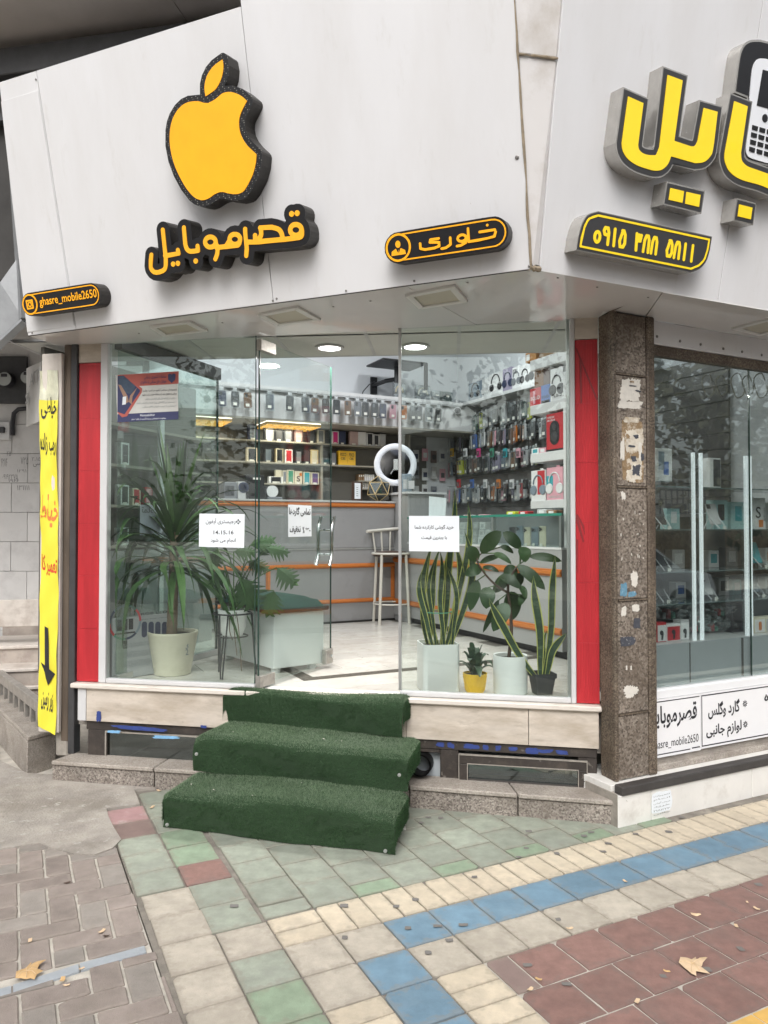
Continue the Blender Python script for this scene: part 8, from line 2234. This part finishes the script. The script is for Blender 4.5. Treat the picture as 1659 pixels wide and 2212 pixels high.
t = thing('open_black_frame', 'black box frame standing at the right end of the display floor', 'frame', RS.p(RS.px(*c3E(1390, 860), .25)[0], .25, zk2)); aF = RS.loc(ORG[t.name])[0]
m = MB(RS); frame_rect(m, RS, aF - .06, aF + .05, zk2 + .001, zk2 + .19, .012, .22, .30); m.build('frame', cm('black'), t)
MB(RS).box(aF - .045, aF + .035, .29, .295, zk2 + .014, zk2 + .175).build('backing', cm('grey'), t)
# neon loops in the top of the window
nl = thing('neon_lettering', 'unlit rope-light lettering hanging in the top of the right window', 'sign', RS.p(1.1, .12, 2.2))
for x0, s_ in ((1185, 1.), (1290, .9), (1420, 1.1), (1600, 1.1), (1500, .9)):
    pts = [RS.px(*c3D(x0 + 45 * s_ * math.cos(q) * (1 + .3 * math.sin(2 * q)), 640 + 90 * s_ * math.sin(q)), .12) for q in [k * .42 for k in range(15)]]
    MB().tube([RS.p(p[0], .12, p[1]) for p in pts], .004, 5).build('rope', mat('rope_light', (.4, .38, .33), .4), nl)

# ================================================================== basement man, leaves and litter
pm_ = atd(1143, 1660, FW.p(-.3, .75).y)
man_ = thing('person', 'bald man in a dark top seen from behind through the basement window', 'person', pm_ - Vector((0, 0, .75)))
b_ = MB(); prof = [(.0, .115), (.045, .108), (.075, .085), (.092, .04), (.094, -.01), (.086, -.06), (.068, -.10), (.055, -.135), (.06, -.165), (.12, -.20), (.19, -.25), (.205, -.34), (.18, -.5), (.165, -.72)]
hv = []; nS = 24
for i, (r, z) in enumerate(prof):
    for k in range(nS):
        q = 2 * math.pi * k / nS; wide = 1.0 if z > -.15 else 1.0
        hv.append(pm_ + Vector((r * math.cos(q) * wide, r * math.sin(q) * (1.18 if z > -.1 else .6 if z < -.19 else 1), z)))
b_.add(hv, [(i * nS + k, i * nS + (k + 1) % nS, (i + 1) * nS + (k + 1) % nS, (i + 1) * nS + k) for i in range(len(prof) - 1) for k in range(nS)])
b_.build('body', mat('skin', (.30, .19, .14), .5, var=.12), man_, smooth='all')
sv = [pm_ + (p - pm_) * 1.0 + Vector(((p - pm_).x * .04, (p - pm_).y * .05, .003)) for i in range(8, len(prof)) for p in hv[i * nS:(i + 1) * nS]]
MB().add(sv, [(i * nS + k, i * nS + (k + 1) % nS, (i + 1) * nS + (k + 1) % nS, (i + 1) * nS + k) for i in range(len(prof) - 9) for k in range(nS)]).build('shirt', mat('shirt_dark', (.03, .035, .05), .8), man_, smooth='all')
for sx in (-1, 1): MB().lathe([(.0, .012), (.022, .008), (.026, 0), (.0, -.004)], ax=Fr(pm_ + Vector((sx * .094, .0, -.03)), (0, 1, 0), (0, 0, 1), (sx, 0, 0)), n=12).build('ear', 'skin', man_, smooth='all')

mat('dry_leaf', (.55, .36, .17), .7, var=.2, scale=30, stain=[(40, (.36, .22, .1), .6, .72, .6)])
mat('pale_leaf', (.62, .46, .30), .7, var=.15, scale=30)
def maple(pxs, cpx, m, lab, lift, curl):
    P0 = [gz(*p) for p in pxs]; c = gz(*cpx)
    t = thing('fallen_leaf', lab, 'leaf', c, group='dry plane leaves on the pavement')
    n = len(P0); vs = [c + Vector((0, 0, .012))]; 
    for k, p in enumerate(P0): d = (p - c).length; vs.append(Vector((p.x, p.y, .006 + lift * (d / .09) ** 2 * (1 + curl * math.sin(k * 1.7)))))
    mid = [c.lerp(Vector((p.x, p.y, 0)), .5) + Vector((0, 0, .016 + .3 * v.z)) for p, v in zip(P0, vs[1:])]
    vs += mid; fs = []
    for k in range(n):
        j = (k + 1) % n; fs += [(0, 1 + n + k, 1 + n + j), (1 + n + k, 1 + k, 1 + j, 1 + n + j)]
    MB().add(vs, fs).build('blade', m, t, smooth='all', fixn=False)
    m2 = MB()
    for k in range(0, n, 3): m2.tube([vs[0] + Vector((0, 0, .001)), mid[k] + Vector((0, 0, .001)), vs[1 + k].lerp(mid[k], .2)], .0012, 4)
    m2.build('vein', mat('leaf_vein', (.60, .45, .27), .7), t)
    return t
k5 = lambda x, y: ((x * 1100 / 1659) / 1.82278, (2900 + y * 1100 / 1659) / 1.82278)
k7 = lambda x, y: ((1900 + x * 1124 / 1659) / 1.82278, (3000 + y * 1124 / 1659) / 1.82278)
maple([k5(*p) for p in [(92, 1450), (95, 1412), (125, 1405), (150, 1392), (185, 1358), (188, 1378), (225, 1350), (275, 1345), (235, 1372), (222, 1392), (258, 1405), (232, 1420), (218, 1432), (205, 1465), (180, 1448), (155, 1458), (125, 1450), (108, 1448)]], k5(160, 1415), 'dry_leaf', 'ochre dry plane leaf on the bricks at the lower left', .012, .5)
maple([k7(*p) for p in [(1140, 1178), (1150, 1150), (1185, 1150), (1215, 1165), (1240, 1150), (1245, 1168), (1308, 1155), (1280, 1180), (1275, 1200), (1255, 1205), (1290, 1225), (1325, 1252), (1270, 1238), (1240, 1228), (1243, 1260), (1215, 1250), (1190, 1225), (1170, 1205)]], k7(1215, 1192), 'pale_leaf', 'pale dry plane leaf lying on the dark red tiles', .010, .4)
sm_ = [(k7(1240, 893), .018, 'pale'), (k7(1475, 960), .014, 'pale'), (k7(327, 1268), .012, 'brown'), (k7(277, 1328), .012, 'pale'), (k7(828, 697), .012, 'pale'), (k7(505, 972), .013, 'pale'), (k7(1540, 820), .008, 'pale'), (k7(1070, 1222), .012, 'brown'), (k7(898, 1398), .014, 'pale'), (k7(1595, 858), .014, 'pale'),
       (k5(395, 875), .014, 'dark'), (k5(370, 1450), .016, 'brown'), (k5(630, 1190), .012, 'dark'), (k5(605, 1162), .014, 'pale'), (k5(945, 325), .016, 'pale'), (k5(485, 1382), .01, 'pale'), (k5(178, 1218), .014, 'pale'), (k5(395, 1482), .01, 'pale'), (k5(902, 425), .018, 'pale')]
LIT = ['pale scrap on the dark red tiles, upper left of the big leaf', 'pale curled scrap on red tiles above the big leaf', 'brown scrap at the left end of the maroon half tile', 'pale scrap at the lower corner of the maroon half tile', 'pale scrap at the edge of the blue tile row', 'white sliver on the beige tiles beside the red area',
       'tiny pale scrap on red tiles near the right edge', 'brown leaf stalk left of the big pale leaf', 'pale crumb on a red tile joint near the bottom', 'pale flake on red tiles at the right edge', 'dark clod on the upper brick paving', 'brown scrap below the ochre leaf on the bricks', 'dark crumb on the bricks near the marble strip',
       'white flake on the bricks beside a dark crumb', 'pale chip by the concrete next to the steps', 'tiny pale crumb on the bricks below the marble strip', 'pale flake on the middle of the bricks', 'tiny pale crumb beside the brown scrap under the ochre leaf', 'white plaster chip on the green tile left of the steps']
for n, (q, r_, cn) in enumerate(sm_):
    c = gz(*q); t = thing('litter_scrap', LIT[n], 'litter', c, group=f'{cn} scraps littering the {"brick paving" if n >= 10 else "tiles"}')
    rg = ragged(0, 0, r_ * 2.2, r_ * 1.1, 8, .3, n); an = n * 1.3
    f_ = MB().add([c + Vector((x * math.cos(an) - y * math.sin(an), x * math.sin(an) + y * math.cos(an), .003 + abs(x) * .25)) for x, y in rg], [tuple(range(len(rg)))]).build('flake', {'pale': 'pale_leaf', 'brown': 'dry_leaf', 'dark': 'brown_seat'}[cn], t, fixn=False)
# flattened chewing-gum spots
gs = MB(); GR = random.Random(4)
gp = [k7(*p) for p in [(255, 500), (210, 552), (440, 915), (1082, 405), (730, 473), (700, 520), (1050, 1245), (1500, 1085), (1605, 712), (490, 1290), (430, 532), (590, 428), (632, 408), (268, 402), (890, 418), (1160, 320), (1300, 1205), (262, 1180)]] + [((900 + x * 1100 / 1659) / 1.82278, (3200 + y * 1100 / 1659) / 1.82278) for x, y in [(35, 552), (685, 552), (995, 555), (1110, 515), (1065, 685), (1240, 672), (690, 740), (1185, 830), (1312, 757), (1395, 665), (1460, 380), (1185, 27), (1260, 30), (1145, 58)]]
for n, q in enumerate(gp):
    c = gz(*q, .003); rg = ragged(0, 0, GR.uniform(.022, .04), GR.uniform(.02, .034), 8, .25, n); gs.add([c + Vector((x, y, .0005)) for x, y in rg], [tuple(range(len(rg)))])
go = gs.build('gum_spots', mat('gum', (.17, .16, .15), .8), fixn=False); tag(go, kind='stuff'); tag(go, 'dark flattened gum spots dotted over the pavement tiles', 'stain')

# ================================================================== the street behind the camera (mirrored in the glass)
sr = random.Random(9)
mat('tree_bark', (.16, .14, .11), .9, var=.35, scale=8, bump=1)
mat('tree_leaf', (.10, .095, .045), .7, var=.3, scale=2, rnd_=.1)
def plane_tree(p, h, lab, spread=2.2, nl=1500):
    t = thing('plane_tree', lab, 'tree', p, group='plane trees along the street'); p = Vector(p)
    MB().tube([p, p + Vector((.05, .03, h * .3)), p + Vector((-.05, .1, h * .55)), p + Vector((.1, 0, h * .9))], [.20, .16, .12, .03], 10).build('trunk', 'tree_bark', t, smooth='all')
    m = MB(); tips = []
    for k in range(14):
        an = k * 2.4; z = h * (.32 + .04 * k); b = p + Vector((0, 0, z)); e = b + Vector((math.cos(an) * spread * sr.uniform(.6, 1), math.sin(an) * spread * sr.uniform(.6, 1), h * sr.uniform(.03, .22)))
        md = b.lerp(e, .5) + Vector((0, 0, .25)); m.tube([b, md, e], [.06, .04, .012], 6); tips += [md, e, b.lerp(e, .75)]
        for q in range(3):
            f = md.lerp(e, sr.random()) ; g_ = f + Vector((sr.uniform(-.8, .8), sr.uniform(-.8, .8), sr.uniform(-.5, .6))); m.tube([f, g_], [.02, .006], 5); tips.append(g_)
    m.build('limbs', 'tree_bark', t)
    m = MB()
    for k in range(nl):
        c = sr.choice(tips) + Vector((sr.gauss(0, .32), sr.gauss(0, .32), sr.gauss(-.1, .28))); s_ = sr.uniform(.06, .13)
        u = Vector((sr.gauss(0, 1), sr.gauss(0, 1), sr.gauss(0, 1))).normalized(); v = u.cross(Vector((sr.gauss(0, 1), sr.gauss(0, 1), 1))).normalized()
        m.add([c + u * s_, c + v * s_ * .6, c - u * s_, c - v * s_ * .6], [(0, 1, 2, 3)])
    lv_ = m.build('crown', 'tree_leaf', t, fixn=False)
for q, h, lab in [((10.8, 2.3, 0), 6.0, 'plane tree beside the pavement to the right'), ((13.5, 4.2, 0), 7, 'plane tree further along the pavement to the right'), ((-1.6, -6.5, 0), 7, 'plane tree across the street behind the viewpoint'), ((3.2, -8.5, 0), 7.5, 'second plane tree across the street behind the viewpoint'), ((-6.5, -5.5, 0), 6.5, 'plane tree across the street to the left')]: plane_tree(q, h, lab, 2.2, 3800 if q[0] == 10.8 else 1500)
speckle('brick_wall', [(0, (.20, .14, .09)), (.5, (.27, .2, .13)), (1, (.33, .26, .18))], 9, .9, .4, .2, 3)
def wallrun(F, a0, a1, h, lab):
    t = thing('boundary_wall', lab, 'wall', F.p((a0 + a1) / 2)); MB(F).box(a0, a1, -.15, .15, 0, h).build('brickwork', 'brick_wall', t); MB(F).box(a0, a1, -.2, .2, h, h + .08).build('coping', 'concrete', t)
    m = MB(F)
    for k in range(int((a1 - a0) / .25)): m.box(a0 + k * .25, a0 + k * .25 + .03, -.02, .02, h + .08, h + .9)
    m.box(a0, a1, -.015, .015, h + .82, h + .86); m.build('railing', 'dark_metal', t)
wallrun(Fr(TF.p(0, -13.5), U), -25, 32, 1.9, 'brick boundary wall with iron railing across the street')
for n, (x, w, h, cn) in enumerate([(-22, 9, 6, (.34, .32, .29)), (-9, 8, 4.6, (.42, .40, .37)), (6, 8, 3.4, (.30, .27, .23)), (19, 9, 3.2, (.4, .38, .35))]):
    F = Fr(TF.p(x, -20), U); t = thing('street_house', ['tall grey house across the street at the left', 'pale house across the street straight behind', 'brown house across the street at the right', 'low pale house far along the street'][n], 'house', F.p(w / 2), group='houses across the street')
    MB(F).box(0, w, -6, 0, 0, h).build('wall', mat(f'house_{["a", "b", "c", "d"][n]}', cn, .8, var=.1), t)
    for i in range(4):
        for j in range(int(h / 2.8)): MB(F).box(.8 + i * w / 4.3, 2.0 + i * w / 4.3, .0, .06, 1.2 + j * 2.8, 2.6 + j * 2.8).build('window', 'meter_black', t)
# parked white car
CFr = Fr((8.5, .9, 0), -U); car = thing('parked_car', 'white saloon car parked along the street behind the viewpoint', 'car', CFr.p(0, 0, 0))
pr = [(-2.1, .35), (-2.12, .6), (-2.0, .82), (-1.35, .92), (-.75, 1.36), (.55, 1.40), (1.2, .98), (1.95, .90), (2.1, .7), (2.1, .35)]
vs = []; 
for sy, k_ in ((-.8, .86), (-.72, 1), (.72, 1), (.8, .86)):
    for a, c in pr: vs.append(CFr.p(a * (1 if abs(sy) < .75 else .985), sy * (1 - .16 * max(0, c - .9) / .5), .35 + (c - .35) * (1 if abs(sy) < .75 else .97)))
n_ = len(pr); fs = [(i * n_ + k, i * n_ + (k + 1) % n_, (i + 1) * n_ + (k + 1) % n_, (i + 1) * n_ + k) for i in range(3) for k in range(n_)] + [tuple(range(n_))[::-1], tuple(range(3 * n_, 4 * n_))]
MB().add(vs, fs).build('body', mat('car_white', (.75, .75, .76), .25, coat=.5, var=.02), car, bevel=.03, smooth=True, seg=2)
for sy in (-1, 1):
    y = sy * .80; m = MB(CFr)
    m.add([CFr.p(-.68, sy * .70, 1.30), CFr.p(.48, sy * .70, 1.33), CFr.p(1.02, sy * .792, .99), CFr.p(-1.18, sy * .792, .97)], [(0, 1, 2, 3)]); m.build('side_window', 'meter_black', car)
    for a in (-1.3, 1.3):
        ax = Fr(CFr.p(a, sy * .62, .32), CFr.x, Z, CFr.y * sy); w_ = MB().lathe([(.0, 0), (.31, 0), (.32, .06), (.32, .16), (.28, .2), (.2, .2)], ax=ax, n=24).build('tyre', 'black_rubber', car, smooth=True); MB().lathe([(.2, .19), (.1, .2), (0, .19)], ax=ax, n=20).build('rim', 'alu', w_)
    MB(CFr).box(2.05, 2.12, sy * .5 - .16, sy * .5 + .16, .64, .78).build('headlight', 'meter_glass', car, bevel=.02)
MB(CFr).add([CFr.p(.6, -.62, 1.36), CFr.p(.6, .62, 1.36), CFr.p(1.19, .70, 1.0), CFr.p(1.19, -.70, 1.0)], [(0, 1, 2, 3)]).build('windscreen', 'meter_black', car)
MB(CFr).box(2.08, 2.13, -.26, .26, .46, .57).build('number_plate', 'paper_white', car)
